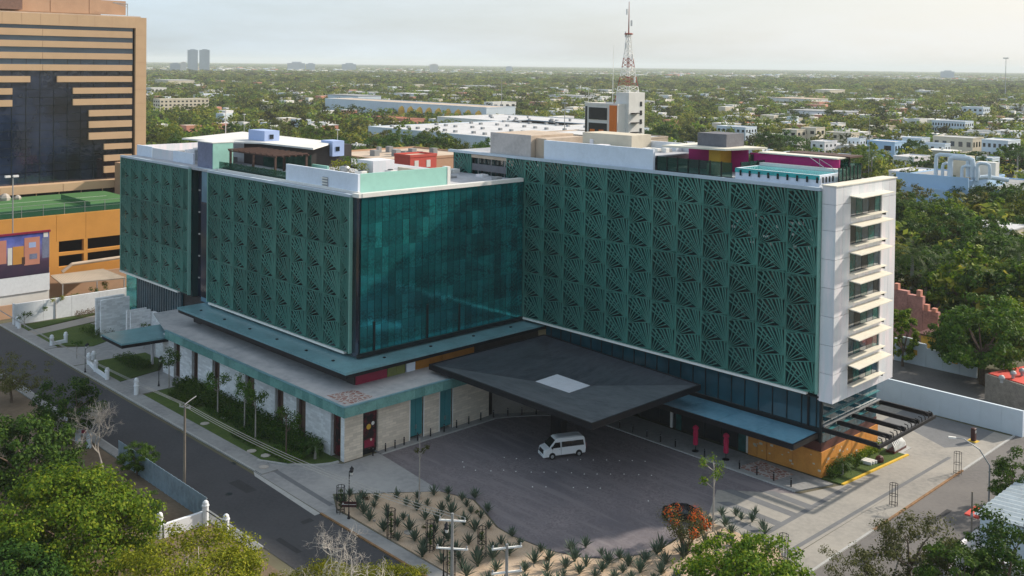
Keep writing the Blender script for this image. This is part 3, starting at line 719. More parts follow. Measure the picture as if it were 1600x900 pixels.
# poster with a red and pale figure of flowers
def poster(parent):
    m, t, b, o = mat_new('poster print')
    p = pos(t); v = t.nodes.new('ShaderNodeTexVoronoi'); v.inputs['Scale'].default_value = 1.6; t.links.new(p, v.inputs['Vector'])
    g = t.nodes.new('ShaderNodeMapRange'); g.inputs[1].default_value = .16; g.inputs[2].default_value = .22; t.links.new(v.outputs['Distance'], g.inputs[0])
    k = noise(t, p, 1.1, 4, .6, .5, .6)
    c = mixc(t, k, (.012, .008, .010), (.11, .010, .018)); c = mixc(t, g.outputs[0], (.16, .03, .035), c)
    t.links.new(c, b.inputs['Base Color']); b.inputs['Roughness'].default_value = .4
    MT['poster'] = m
    q = part('poster', MB().box(-96.15, 69.95, .55, -96.06, 72.05, 5.05), m, parent)
    part('poster_flower', MB().cyl((-96.05,70.9,3.2),(-96.02,70.9,3.2),.34,.28,9), MT['yellow'], q)
    part('poster_flower', MB().cyl((-96.05,71.5,3.5),(-96.02,71.5,3.5),.24,.2,8), MT['offwhite'], q)
    part('poster_flower', MB().cyl((-96.05,71.25,1.6),(-96.02,71.25,1.6),.17,.14,8), MT['cream'], q)
    part('poster_skirt', MB().prism([(-96.05,70.3),(-96.03,70.3),(-96.03,71.7),(-96.05,71.7)], .8, 1.7), MT['redpanel'], q)
poster(H)
P('tall_banner', MB().box(-98.2, 67.62, .3, -96.55, 67.70, 5.0), 'poster')
# right wing lower floors
P('upper_glazing', MB().box(-99, 104.0, 5.6, -56.1, 104.5, 9.4), 'blueglass')
for k in range(23):
    x = -98+k*1.87
    P('mullion', MB().box(x, 103.90, 5.5, x+.09, 103.99, 9.4), 'mullion')
P('soffit', MB().box(-102, 102.7, 9.32, -56.0, 104.0, 9.5), 'mullion')
P('shop_back', MB().box(-88, 106.5, 0, -64.3, 107, 5.5), 'interior')
P('shop_glass', MB().box(-88, 104.45, .1, -66.5, 104.55, 3.9), 'window')
for x in (-86, -82.5, -79, -75.6, -72.2, -69.8, -67.4):
    P('shop_post', MB().box(x, 104.3, .1, x+.16, 104.5, 4.2), 'mullion')
P('white_post', MB().box(-77.2, 104.2, .1, -76.9, 104.44, 3.9), 'whitetrim'); P('white_post', MB().box(-76.3, 104.2, .1, -75.5, 104.44, 3.9), 'curtain')
P('white_post', MB().box(-65.9, 104.0, .1, -65.65, 104.3, 3.9), 'whitetrim'); P('white_post', MB().box(-67.0, 104.05, .1, -65.95, 104.25, 3.5), 'curtain')
P('transom', MB().box(-88, 104.1, 4.1, -56.2, 104.4, 5.5), 'mullion')
# orange corner with panels
for (a, b) in ((-65.5,-64.3),(-64.24,-63.0),(-62.94,-59.6),(-59.56,-56.3)):
    P('orange_panel', MB().box(a, 103.8, .1, b, 104.25, 2.95), 'orangewall')
for (a, b) in ((103.8,107.3),(107.34,110.8),(110.84,114.3),(114.34,117.4)):
    P('orange_panel', MB().box(-56.28, a if a > 104 else 103.8, .1, -56.0, b, 2.95), 'orangewall')
rm = random.Random(9)
wm = MB(); wm2 = MB()
for k in range(16):
    x = -65+rm.random()*8.6; z = .5+rm.random()*2.1; s = .10+rm.random()*.18
    wm.box(x, 103.78, z, x+s*1.6, 103.797, z+s)
    y = 104.2+rm.random()*8; z = .5+rm.random()*2.1
    wm2.box(-55.998, y, z, -55.98, y+s*1.7, z+s)
P('wall_motif', wm, 'ochre', kind='stuff').data.materials[0] = MT['cream']
P('wall_motif', wm2, 'ochre', kind='stuff').data.materials[0] = MT['cream']
P('brown_band', MB().box(-65.5, 103.95, 2.96, -56.12, 104.3, 4.0), 'brownband'); P('brown_band', MB().box(-56.4, 104.3, 2.96, -56.1, 117.2, 3.9), 'brownband')
P('podium_core', MB().box(-64.2, 104.3, 0, -56.45, 117.2, 9.2), 'interior')
for j, (z0, z1) in enumerate(((3.95,5.2),(5.35,7.0),(7.1,9.0))):
    for i in range(7):
        y = 104.1+i*1.87
        P('corner_pane', MB().box(-56.3, y, z0, -56.12, y+1.8, z1), 'blueglass')
    P('glass_fin', MB().box(-56.2, 103.9, z1+.02, -55.8, 117.3, z1+.1), 'tealdoor')
P('corner_post', MB().box(-56.35, 103.75, 4.0, -56.05, 104.05, 9.1), 'mullion')
P('mullion', MB().box(-57.9, 103.80, 5.5, -57.7, 103.98, 9.3), 'black')
# pale cladding end block with its window recesses and awnings
P('end_block', MB().box(-56.2, YR+.45, 9.1, -54.55, 117.3, 32.6), 'cladding')
zf = [9.05]+[9.05+1.15+3.17*k for k in range(1, 8)]+[33.0]
zf = [9.05, 12.25, 15.42, 18.59, 21.76, 24.93, 28.10, 31.0, 33.0]
wy0, wy1 = 106.2, 113.8
for i in range(8):
    z0, z1 = zf[i], zf[i+1]
    P('cladding_panel', MB().box(-55.93, YR+.28, z0+.02, -54.5, YR+.44, z1-.02), 'cladding')
    for (a, b) in ((YR+.3,104.4),(104.43,106.17),(113.83,115.6),(115.63,117.35)):
        P('cladding_panel', MB().box(-54.54, a, z0+.02, -54.3, b, z1-.02), 'cladding')
WZ = [10.45+3.16*k for k in range(7)]
for k, z in enumerate(WZ):
    zn = WZ[k+1] if k < 6 else 33.0
    for i in range(4):
        a = wy0+i*1.9; P('cladding_panel', MB().box(-54.54, a+.015, z+2.25, -54.3, a+1.885, zn-.02), 'cladding')
    w = P('window', MB().box(-54.54, wy0+.01, z, -54.49, wy1-.01, z+2.23), 'mullion')
    for i in range(5):
        part('pane', MB().box(-54.48, wy0+.06+i*1.515, z+.06, -54.45, wy0+1.48+i*1.515, z+2.17), MT[('window','curtain','roomglass','curtain','roomglass')[(i+k*2) % 5]], w)
    part('sill', MB().box(-54.44, wy0, z-.10, -53.65, wy1+.3, z-.015), MT['awning'], w)
    part('side_reveal', MB().box(-54.44, wy1-.08, z, -54.3, wy1-.012, z+2.2), MT['cladding'], w)
    part('awning', MB().prism([(-54.29,105.9),(-52.55,105.3),(-52.75,113.7),(-54.29,114.3)], z+2.30, z+2.40), MT['awning'], w)
    part('bracket', MB().box(-54.3, wy1+.1, z-.45, -53.9, wy1+.2, z-.12), MT['black'], w)
for i in range(4): P('cladding_panel', MB().box(-54.54, wy0+i*1.9+.015, 9.07, -54.3, wy0+i*1.9+1.885, 10.33), 'cladding')
P('coping', MB().box(-56.0, YR+.2, 33.0, -54.2, 117.5, 33.12), 'awning')
P('coping', MB().box(-56.6, 117.0, 32.6, -54.4, 117.4, 33.0), 'cladding')
# end of the left wing: lower glass hall with vertical fins, white fin walls
P('hall_glass', MB().box(-170.6, 74.3, .1, -150.2, 74.5, 9.3), 'blueglass')
P('hall_glass', MB().box(-170.4, 74.1, 2.0, -166.4, 74.25, 9.2), 'tealbright')
for k in range(19):
    x = -166+k*.85; P('hall_fin', MB().box(x, 74.1, 1.6, x+.06, 74.28, 9.3), 'galv')
P('hall_core', MB().box(-170.4, 74.6, 0, -142, 95, 9.3), 'interior')
P('stone_wall', MB().box(-150.2, 70.0, 0, -142.0, 70.5, 6.3), 'limestonewhite')
P('stone_wall', MB().box(-158.5, 73.0, 0, -150.4, 73.6, 5.0), 'limestonewhite')
for (x, y) in ((-168.6,71.2),(-166.6,71.2)):
    P('fin_wall', MB().box(x, y-3.2, 0, x+.5, y+1.6, 6.2), 'limestonewhite')
for x in (-160.2, -158.7):
    P('fin_wall', MB().box(x, 69.6, 0, x+.4, 72.9, 5.4), 'limestonewhite')
P('teal_wall', MB().box(-166, 73.0, 0, -161, 73.4, 4.4), 'tealdoor')

# pale bluish upstand, mint wall and shaft tower on the low roof
P('parapet_wall', MB().box(-121.1, 74.95, 29.5, -104.3, 75.3, 31.95), 'whitewall')
P('parapet_wall', MB().box(-104.65, 75.32, 29.5, -104.3, 89.7, 31.95), 'mint')
P('parapet_end', MB().box(-105.3, 89.72, 29.5, -104.25, 90.25, 32.0), 'whitetrim')
P('parapet_wall', MB().box(-116, 90.3, 29.5, -104.9, 90.6, 31.0), 'cream')
P('vent_ladder', MB().box(-112.0, 74.80, 29.55, -110.9, 74.94, 31.0), 'greyroof')
for k in range(4): P('ladder_rung', MB().box(-112.1, 74.70, 29.7+.36*k, -110.8, 74.79, 29.85+.36*k), 'whitetrim')
P('shaft_tower', MB().box(-146.7, 75.0, 29.5, -142.0, 75.2, 33.4).box(-146.7, 75.2, 29.5, -142.15, 78.4, 33.4), 'mauve')
P('shaft_side', MB().box(-142.12, 75.02, 29.5, -141.85, 78.4, 33.42), 'mint')
P('shaft_cap', MB().box(-146.8, 74.9, 33.42, -141.8, 78.5, 33.55), 'whitetrim')
for (a, b, z) in ((-173.0+2.2,-164.9,31.3),(-164.8,-157.2,31.15),(-157.1,-150.2,31.2)):
    P('parapet_wall', MB().box(a, 76.0, 29.5, b, 76.3, z), 'whitewall' if a != -164.8 else 'cladding')
P('parapet_wall', MB().box(-170.6, 76.31, 29.5, -170.3, 100, 31.2), 'cladding')
# penthouse of the tall wing
P('penthouse', MB().box(-109.9, 103.0, 32.62, -101.5, 112, 35.84), 'greyroof').data.materials[0] = MT['tanroof']
P('penthouse', MB().box(-109.88, 102.9, 32.62, -101.45, 102.98, 35.9), 'taupe')
P('penthouse_wall', MB().box(-101.4, 103.9, 32.62, -99.3, 112, 35.5), 'tanroof')
P('long_parapet', MB().box(-99.2, 103.3, 32.62, -79.85, 103.7, 35.35), 'parapet').data.materials[0] = MT['whitewall']
P('long_parapet', MB().box(-99.2, 113.5, 32.62, -79.85, 113.9, 35.5), 'whitestucco')
P('roof', MB().box(-99.1, 103.72, 34.3, -79.9, 113.4, 34.45), 'roofconc')
P('plant_room', MB().box(-97, 109, 34.46, -88, 113.3, 36.4), 'cream')
# pink bar pavilion with its white roof
P('bar_wall', MB().box(-79.6, 110.6, 32.62, -70.6, 110.9, 35.6), 'pink'); P('bar_wall', MB().box(-70.6, 111.3, 32.62, -58.5, 111.6, 35.2), 'pink')
P('bar_column', MB().box(-74.6, 108.0, 32.62, -72.9, 110.5, 35.5), 'yellow')
P('bar_roof', MB().prism([(-79.7,104.9),(-71.2,106.6),(-69.3,113.2),(-79.7,113.2)], 35.62, 35.85), 'awning')
P('bar_roof', MB().box(-69.2, 110.9, 35.25, -58.5, 113.5, 35.4), 'awning')
P('plant_box', MB().box(-76.8, 108.6, 35.86, -72.4, 112.6, 37.5), 'slate')
P('bar_inside', MB().box(-70.4, 111.0, 32.64, -70.1, 111.28, 35.0), 'interior')
# glass railing with black posts round the terrace
def railing(pts, z0, h, step, name='railing'):
    g = MB(); n = 0
    for (a, b) in zip(pts[:-1], pts[1:]):
        a = Vector((*a, 0)); b = Vector((*b, 0)); L = (b-a).length; d = (b-a)/L; m = max(1, round(L/step))
        for i in range(m):
            p = a+d*(L*i/m); q = a+d*(L*(i+1)/m)
            post = P('rail_post', MB().cyl((p.x, p.y, z0), (p.x, p.y, z0+h), .09, n=4), 'black')
            nn = Vector((-d.y, d.x, 0))*.015; s = d*.09
            P('rail_glass', MB().prism([p+s+nn, q-s+nn, q-s-nn, p+s-nn], z0+.1, z0+h-.06), 'railglass')
        P('rail_bottom', MB().cyl((a.x, a.y, z0+.05), (b.x, b.y, z0+.05), .07, n=4), 'black')
MT['railglass'] = clear_glass('green railing glass', (.05, .16, .13), .25)
railing([(-79.7,103.9),(-68.3,103.9)], 32.65, 1.9, 1.6)
railing([(-68.2,105.5),(-68.2,110.9)], 32.65, 1.9, 1.8)
railing([(-56.4,107.3),(-56.4,112.7)], 33.0, 1.7, .9)
railing([(-56.5,112.8),(-67,112.8)], 33.0, 1.9, 1.5)
# timber-roofed glass pavilion behind the pool
P('pavilion_roof', MB().box(-66.5, 113.0, 35.3, -58.0, 116.2, 35.5), 'wood')
for x in (-66.4, -63.6, -60.9, -58.2): P('pavilion_post', MB().box(x, 113.05, 32.62, x+.16, 113.21, 35.29), 'black')
P('pavilion_glass', MB().box(-66.2, 113.25, 32.7, -58.2, 113.29, 35.2), 'railglass')
P('round_seat', MB().lathe((-72.5,106.2,32.65), [(.95,0),(1.0,.9),(.9,1.25),(.5,1.4)], 14), 'tanroof')
# rooftop pool
P('pool_wall', MB().box(-68.0, 104.0, 32.62, -57.0, 104.35, 33.95).box(-57.35, 104.36, 32.62, -57.0, 109.4, 33.95).box(-68.0, 104.36, 32.62, -67.7, 109.4, 33.95), 'whitewall')
P('pool_water', MB().box(-67.69, 104.36, 33.0, -57.36, 109.4, 33.92), 'water')
P('pool_overflow', MB().box(-68.02, 103.93, 33.45, -56.95, 103.99, 33.96), 'water')
P('pool_coping', MB().box(-68.1, 109.42, 32.62, -56.9, 110.4, 34.25), 'whitetrim')
for k in range(9): P('pool_bracket', MB().box(-67.3+k*1.25, 103.80, 33.1, -67.1+k*1.25, 103.92, 33.75), 'mullion')
for k in range(4): P('pool_bracket', MB().box(-56.93, 104.5+k*.75, 33.1, -56.8, 104.65+k*.75, 33.75), 'mullion')
P('pool_handrail', MB().tube([(-60,109.6,34.2),(-60,109.4,35.3),(-58.2,108.9,34.6),(-57.6,108.8,33.9)], .035, 5), 'galv')
P('handrail', MB().tube([(-63.5,108.2,35.6),(-60.5,107.9,35.6),(-58.2,107.4,34.5)], .04, 5), 'galv')
# white roofs and timber pergola on the low wing
P('hall_roof', MB().prism([(-156.5,77.2),(-147.5,79.0),(-141.4,82.9),(-127.6,83.6),(-136,93),(-165,93)], 33.0, 33.25), 'awning').data.materials[0] = MT['offwhite']
P('hall_room', MB().box(-160, 84, 29.5, -147.5, 95, 32.98), 'whitestucco'); P('hall_room', MB().box(-147.4, 83.4, 29.5, -134, 95, 32.9), 'interior')
P('terrace_glass', MB().box(-140.5, 82.9, 29.6, -127.2, 83.0, 32.3), 'railglass')
P('stair_tower', MB().box(-147.6, 84.3, 33.26, -142.6, 87, 34.9), 'periwinkle'); P('stair_tower', MB().box(-136.4, 90.8, 31.2, -133.2, 93, 33.6), 'periwinkle')
P('tower_opening', MB().box(-142.58, 85.2, 33.6, -142.52, 85.9, 34.3), 'window'); P('tower_opening', MB().box(-133.18, 91.4, 32.0, -133.12, 92.1, 32.7), 'window')
perg = thing('roof_pergola', 'dark timber lattice pergola on posts over the planted terrace of the low roof', 'pergola', (-133, 79, 29.5))
for i in range(9): part('rafter', MB().box(-140.2+i*1.6, 76.6, 32.45, -139.98+i*1.6, 82.4, 32.65), MT['wood'], perg)
for j in range(6): part('beam', MB().box(-140.4, 76.8+j*1.08, 32.24, -126.8, 77.02+j*1.08, 32.44), MT['wood'], perg)
for (x, y) in ((-139.9,76.9),(-133.2,76.9),(-127.1,76.9),(-127.1,82.1),(-133.2,82.1)): part('post', MB().box(x-.14, y-.14, 29.5, x+.14, y+.14, 32.24), MT['wood'], perg)
P('terrace_rail', MB().box(-141.0, 75.6, 29.5, -121.3, 75.66, 30.7), 'railglass')
P('grey_room', MB().box(-121.2, 87.0, 29.5, -117.4, 90.8, 31.9), 'tanroof').data.materials[0] = MT['cladding']
P('green_wall', MB().box(-128.6, 84.0, 29.5, -124.5, 84.3, 30.8), 'mint')
tk = thing('water_tank', 'grey ribbed cylindrical tank on the low roof behind the pale parapet', 'tank', (-120.4, 84.2, 29.5))
part('shell', MB().lathe((-120.4,84.2,29.5), [(.7,0),(.72,.3),(.68,.35),(.72,.4),(.72,.8),(.68,.85),(.72,.9),(.72,1.4),(.6,1.6),(.2,1.7)], 14), MT['galv'], tk)
part('lid', MB().lathe((-120.4,84.2,31.2), [(.22,0),(.22,.12),(.05,.16)], 8), MT['black'], tk)

# ------------------------------------------------------------------ canopies
ec = thing('entrance_canopy', 'huge charcoal folded canopy on one dark column over the plaza entrance', 'canopy', (-85, 94, 0))
A, B, C, D = (-98.1, 81.9), (-70.3, 81.1), (-70.3, 100.6), (-98.3, 102.9)
zt = 7.9
sk = [(-86.5, 89.1), (-80.8, 89.0), (-80.9, 92.9), (-86.7, 93.2)]; zs = 6.95
def slope(p, q, r, s, m):
    mb = MB(); mb.poly([(*p, zt), (*q, zt), (*r, zs), (*s, zs)]); part('roof_slope', mb, MT[m], ec)
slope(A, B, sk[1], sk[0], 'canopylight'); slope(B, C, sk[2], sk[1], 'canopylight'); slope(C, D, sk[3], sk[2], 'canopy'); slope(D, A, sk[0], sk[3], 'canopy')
part('skylight', MB().prism(sk, zs-.1, zs+.02), MT['skylight'], ec)
rim = MB()
for p, q in ((A,B),(B,C),(C,D),(D,A)):
    p = Vector((*p, 0)); q = Vector((*q, 0)); d = (q-p).normalized(); n = Vector((d.y, -d.x, 0))
    a, b = p+n*.12-d*.12, q+n*.12+d*.12
    part('rim', MB().poly([(a.x,a.y,zt+.06),(b.x,b.y,zt+.06),(q.x-n.x*.12,q.y-n.y*.12,zt+.06),(p.x-n.x*.12,p.y-n.y*.12,zt+.06)]).poly([(a.x,a.y,zt+.06),(a.x,a.y,zt-.62),(b.x,b.y,zt-.62),(b.x,b.y,zt+.06)]).poly([(p.x-n.x*.12,p.y-n.y*.12,zt+.06),(q.x-n.x*.12,q.y-n.y*.12,zt+.06),(q.x-n.x*.12,q.y-n.y*.12,zt-.3),(p.x-n.x*.12,p.y-n.y*.12,zt-.3)]), MT['black'], ec)
sf = MB(); c5 = [(*p, zt-.62) for p in (A, B, C, D)]; c6 = [(*p, 6.35) for p in ((-87.2,89.4),(-82.0,89.4),(-82.0,93.6),(-87.2,93.6))]
for i in range(4): sf.poly([c5[(i+1) % 4], c5[i], c6[i], c6[(i+1) % 4]])
sf.poly(list(reversed(c6))); part('soffit', sf, MT['interior'], ec)
part('column', MB().bbox(-85.9, 91.2, 0, -84.1, 92.4, 6.6, .08), MT['black'], ec)

sc = thing('shop_canopy', 'flat blue glazed canopy with dark edge over the shop fronts of the tall wing', 'canopy', (-66, 101, 4.6))
for k in range(6):
    a = -86.0+k*4.9; part('glass_panel', MB().prism([(a,98.55),(a+4.86,98.55),(a+4.86,103.75),(a,103.75)], 5.02, 5.12), MT['ledgetop'], sc)
part('edge_beam', MB().box(-86.2, 98.30, 4.55, -56.35, 98.53, 5.14), MT['black'], sc)
part('edge_beam', MB().box(-56.58, 98.54, 4.55, -56.35, 103.7, 5.14), MT['black'], sc)
part('soffit', MB().box(-86.1, 98.6, 4.6, -56.6, 103.7, 4.98), MT['interior'], sc)
pg = thing('steel_pergola', 'black steel pergola frame projecting from the orange corner above the small lawn', 'pergola', (-53, 111, 4.8))
PZ0, PZ1 = 5.35, 5.85
for k, y in enumerate((103.85, 107.3, 110.75, 114.2, 117.7)):
    part('beam', MB().box(-56.0, y-.12, PZ0, -49.55, y+.12, PZ1), MT['black'], pg)
part('edge_beam', MB().box(-49.5, 103.7, PZ0-.05, -49.2, 117.85, PZ0+.3), MT['black'], pg)
part('wall_beam', MB().box(-56.05, 103.98, PZ1+.01, -55.8, 117.6, PZ1+.14), MT['galv'], pg)
for k in range(15):
    y = 104.6+k*.9
    part('bracket', MB().tube([(-49.35,y,PZ0+.3),(-49.45,y,PZ1+.25),(-49.8,y,PZ1+.30)], .07, 4), MT['black'], pg)
lc = thing('side_canopy', 'long slate blue canopy slab reaching over the side entrance from the stone walls', 'canopy', (-145, 68, 0))
part('roof_slab', MB().prism([(-148.0,60.6),(-140.9,60.6),(-139.6,71.0),(-139.7,77.5),(-145.6,77.5),(-147.6,70)], 5.35, 5.6), MT['ledge'], lc)
part('edge', MB().prism([(-147.9,60.7),(-141.0,60.7),(-139.8,71.0),(-139.8,77.4),(-145.6,77.4),(-147.5,70)], 4.85, 5.34), MT['black'], lc)
for (x, y) in ((-146.4,67.7),(-146.6,73.5)): part('column', MB().cyl((x,y,0),(x,y,4.86),.22,n=10), MT['cladding'], lc)
# ------------------------------------------------------------------ bollards, umbrellas, van, lamps, poles
def bollard_proto():
    t = thing('bollard', 'black bollard on the kerb beside the cream stone wall', 'bollard', (-95.06,70.81,.1), group='black bollards round the plaza')
    part('post', MB().lathe((0,0,0), [(.09,0),(.085,.05),(.085,.92),(.06,.97)], 8), MT['black'], t, local=True)
    part('cap_band', MB().lathe((0,0,.80), [(.092,0),(.092,.05)], 8), MT['galv'], t, local=True)
    return t
b0 = bollard_proto()
for (x, y) in ((-95.11,72.67),(-95.19,74.15),(-95.23,75.55),(-95.23,77.61),(-95.27,79.7),(-95.3,81.92),(-95.3,83.99),(-95.3,86.05),(-95.3,88.13),(-94.9,89.99)):
    copy_tree(b0, (x,y,.1))
for (x, y) in ((-94.2,91.9),(-93.1,93.4),(-91.9,94.9),(-90.7,96.3),(-89.2,97.7),(-87.4,99.2)):
    copy_tree(b0, (x,y,.1), label='black bollard in the shade under the charcoal canopy')
for x in (-85.5,-83.6,-81.4,-79.26,-77.03,-74.94,-72.71,-68.5,-63.7,-61.42,-59.26,-57.11):
    copy_tree(b0, (x,99.25,.1), label='black bollard on the kerb in front of the shop fronts')
def umbrella(x, y, label):
    t = thing('closed_umbrella', label, 'umbrella', (x,y,.1))
    part('base', MB().lathe((x,y,.1), [(.42,0),(.42,.08),(.1,.14)], 12), MT['black'], t)
    part('pole', MB().cyl((x,y,.2),(x,y,3.1),.045), MT['black'], t)
    k = MB(); n = 14; r = random.Random(int(x*10)); prof = [(.10,.75),(.24,.8),(.27,1.1),(.24,1.7),(.28,2.2),(.22,2.6),(.33,2.75),(.30,2.95),(.05,3.15)]
    ring = []
    for rr, z in prof:
        for j in range(n):
            a = 2*math.pi*j/n; q = rr*(1+.22*(1 if j % 2 else -1)*.7); k.v.append((x+q*math.cos(a), y+q*math.sin(a), .1+z))
    for i in range(len(prof)-1):
        for j in range(n): k.f.append((i*n+j, i*n+(j+1) % n, (i+1)*n+(j+1) % n, (i+1)*n+j))
    part('canopy', k, MT['magenta'], t)
umbrella(-70.25, 99.9, 'closed magenta parasol by the shops, left of the two')
umbrella(-66.3, 100.4, 'closed magenta parasol by the shops, the right one of the two')

def van():
    t = thing('white_van', 'white high-roof minibus with dark side windows parked on the plaza by the canopy column', 'van', (-80.35,87.45,.008), R(-115))
    L, Wd = 5.3, 1.88
    # local: x forward, y left, z up; body profile in x-z
    low = [(-2.62,.38),(-2.66,1.0),(-2.60,1.30)]
    prof = [(-2.60,.34),(-2.66,.95),(-2.60,1.60),(-2.48,2.18),(-2.30,2.30),(.95,2.33),(1.15,2.22),(1.95,1.36),(2.52,1.18),(2.66,.95),(2.66,.42),(2.50,.30)]
    mb = MB(); n = len(prof)
    def yy(z): return Wd/2*(1 if z < 1.15 else 1-(z-1.15)*.16)
    k = 0
    for s in (-1, 1):
        for x, z in prof: mb.v.append((x, s*yy(z)*(.93 if abs(x) > 2.55 else 1), z))
    mb.f.append(tuple(range(n))); mb.f.append(tuple(2*n-1-i for i in range(n)))
    for i in range(n):
        j = (i+1) % n; mb.f.append((i, i+n, j+n, j)) 
    body = part('body', mb, MT['vanpaint'], t, local=True)
    bm = body.modifiers.new('bevel', 'BEVEL'); bm.width = .07; bm.segments = 2
    def sidepoly(pts, s, off=.012):
        q = [(x, s*(yy(z)+off), z) for x, z in pts]; m = MB(); m.poly(q if s < 0 else list(reversed(q))); return m
    G_ = MT['vanglass']
    for s in (-1, 1):
        part('side_window', sidepoly([(-2.38,1.32),(.42,1.32),(.42,1.92),(-2.30,1.92)], s), G_, t, local=True)
        part('door_window', sidepoly([(.62,1.30),(1.72,1.30),(1.25,1.90),(.62,1.90)], s), G_, t, local=True)
        part('window_pillar', sidepoly([(-.66,1.32),(-.60,1.32),(-.60,1.92),(-.66,1.92)], s, .016), MT['black'], t, local=True)
        part('door_seam', sidepoly([(.50,.48),(.53,.48),(.53,1.95),(.50,1.95)], s, .008), MT['black'], t, local=True)
        part('door_seam', sidepoly([(1.58,.62),(1.60,.62),(1.60,1.28),(1.58,1.28)], s, .008), MT['black'], t, local=True)
        part('sill_trim', sidepoly([(-1.2,.36),(1.3,.36),(1.3,.44),(-1.2,.44)], s, .02), MT['black'], t, local=True)
        part('door_handle', sidepoly([(.66,1.10),(.84,1.10),(.84,1.15),(.66,1.15)], s, .03), MT['galv'], t, local=True)
        part('mirror', MB().box(1.62, s*.97, 1.30, 1.76, s*1.20, 1.55), MT['black'], t, local=True)
        part('headlight', MB().poly([(2.60,s*.86,.88),(2.67,s*.50,.88),(2.60,s*.50,1.12),(2.50,s*.86,1.14)]), MT['galv'], t, local=True)
        part('tail_light', MB().box(-2.69, s*.66, .95, -2.64, s*.84, 1.5), MT['redpanel'], t, local=True)
        for x in (-1.75, 1.62):
            w = part('wheel', MB().cyl((x, s*.72, .33),(x, s*.955, .33),.33, n=18), MT['tyre'], t, local=True)
            part('rim', MB().cyl((x, s*.955, .33),(x, s*.968, .33),.20, .17, n=12), MT['galv'], w, local=True)
            part('wheel_arch', MB().cyl((x, s*.70, .38),(x, s*.944, .38),.40, n=18), MT['black'], w, local=True)
    part('windscreen', MB().poly([(1.215,-.74,2.165),(1.925,-.80,1.405),(1.925,.80,1.405),(1.215,.74,2.165)]), G_, t, local=True).location.x += .03
    part('rear_window', MB().poly([(-2.66,.7,1.35),(-2.66,-.7,1.35),(-2.55,-.66,1.98),(-2.55,.66,1.98)]), G_, t, local=True).location.x -= .02
    part('grille', MB().poly([(2.70,-.66,.66),(2.70,.66,.66),(2.62,.62,1.12),(2.62,-.62,1.12)]), MT['black'], t, local=True)
    part('bumper', MB().bbox(2.45,-.90,.30,2.74,.90,.62,.05), MT['vanpaint'], t, local=True)
    part('number_plate', MB().box(2.741,-.24,.44,2.75,.24,.55), MT['galv'], t, local=True)
    part('roof_raise', MB().bbox(-2.05,-.62,2.30,.70,.62,2.40,.05), MT['vanroof'], t, local=True)
    for y in (-.5, .5): part('roof_rib', MB().box(-1.9, y*.7-.02, 2.40, .5, y*.7+.02, 2.425), MT['galv'], t, local=True)
MT['vanpaint'] = M('white van paint', (.78,.79,.80), .25, .04, 1, spec=.6); MT['vanroof'] = M('van roof grey', (.42,.44,.46), .4, .1, 1)
MT['vanglass'] = glassmat('van window', (.008,.009,.011), .06, 1.6); MT['tyre'] = M('tyre', (.015,.015,.015), .8, .1)
van()

def car(loc, rz, paint, label):
    t = thing('parked_car', label, 'car', loc, rz)
    prof = [(-2.1,.30),(-2.16,.72),(-1.95,.92),(-1.45,.98),(-.95,1.38),(.25,1.42),(1.0,1.0),(1.85,.86),(2.12,.66),(2.10,.32)]
    mb = MB(); n = len(prof); yy = lambda z: .86 if z < .95 else .86-(z-.95)*.42
    for s in (-1, 1):
        for x, z in prof: mb.v.append((x, s*yy(z), z))
    mb.f.append(tuple(range(n))); mb.f.append(tuple(2*n-1-i for i in range(n)))
    for i in range(n): j = (i+1) % n; mb.f.append((i, i+n, j+n, j))
    b = part('body', mb, MT[paint], t, local=True); m = b.modifiers.new('bevel', 'BEVEL'); m.width = .06; m.segments = 2
    for s in (-1, 1):
        q = [(x, s*(yy(z)+.012), z) for x, z in [(-1.25,1.0),(.75,1.0),(.2,1.34),(-.88,1.32)]]
        part('side_window', MB().poly(q if s < 0 else q[::-1]), MT['vanglass'], t, local=True)
        for x in (-1.35, 1.35):
            w = part('wheel', MB().cyl((x,s*.68,.31),(x,s*.875,.31),.31,n=14), MT['tyre'], t, local=True); part('rim', MB().cyl((x,s*.875,.31),(x,s*.885,.31),.19,n=10), MT['galv'], w, local=True)
    part('windscreen', MB().poly([(.27,-.62,1.42),(1.0,-.80,1.02),(1.0,.80,1.02),(.27,.62,1.42)]), MT['vanglass'], t, local=True).location = (.03,0,.015)
    part('rear_window', MB().poly([(-1.45,.78,1.0),(-1.45,-.78,1.0),(-.95,-.62,1.39),(-.95,.62,1.39)]), MT['vanglass'], t, local=True).location = (-.03,0,.015)
    return t
p_ = at(1068, 812); car((p_.x, p_.y, .01), R(35), 'black', 'black car with pale trim half hidden behind the orange flowering tree')
for i, (px, py) in enumerate(((10, 603),)): pass

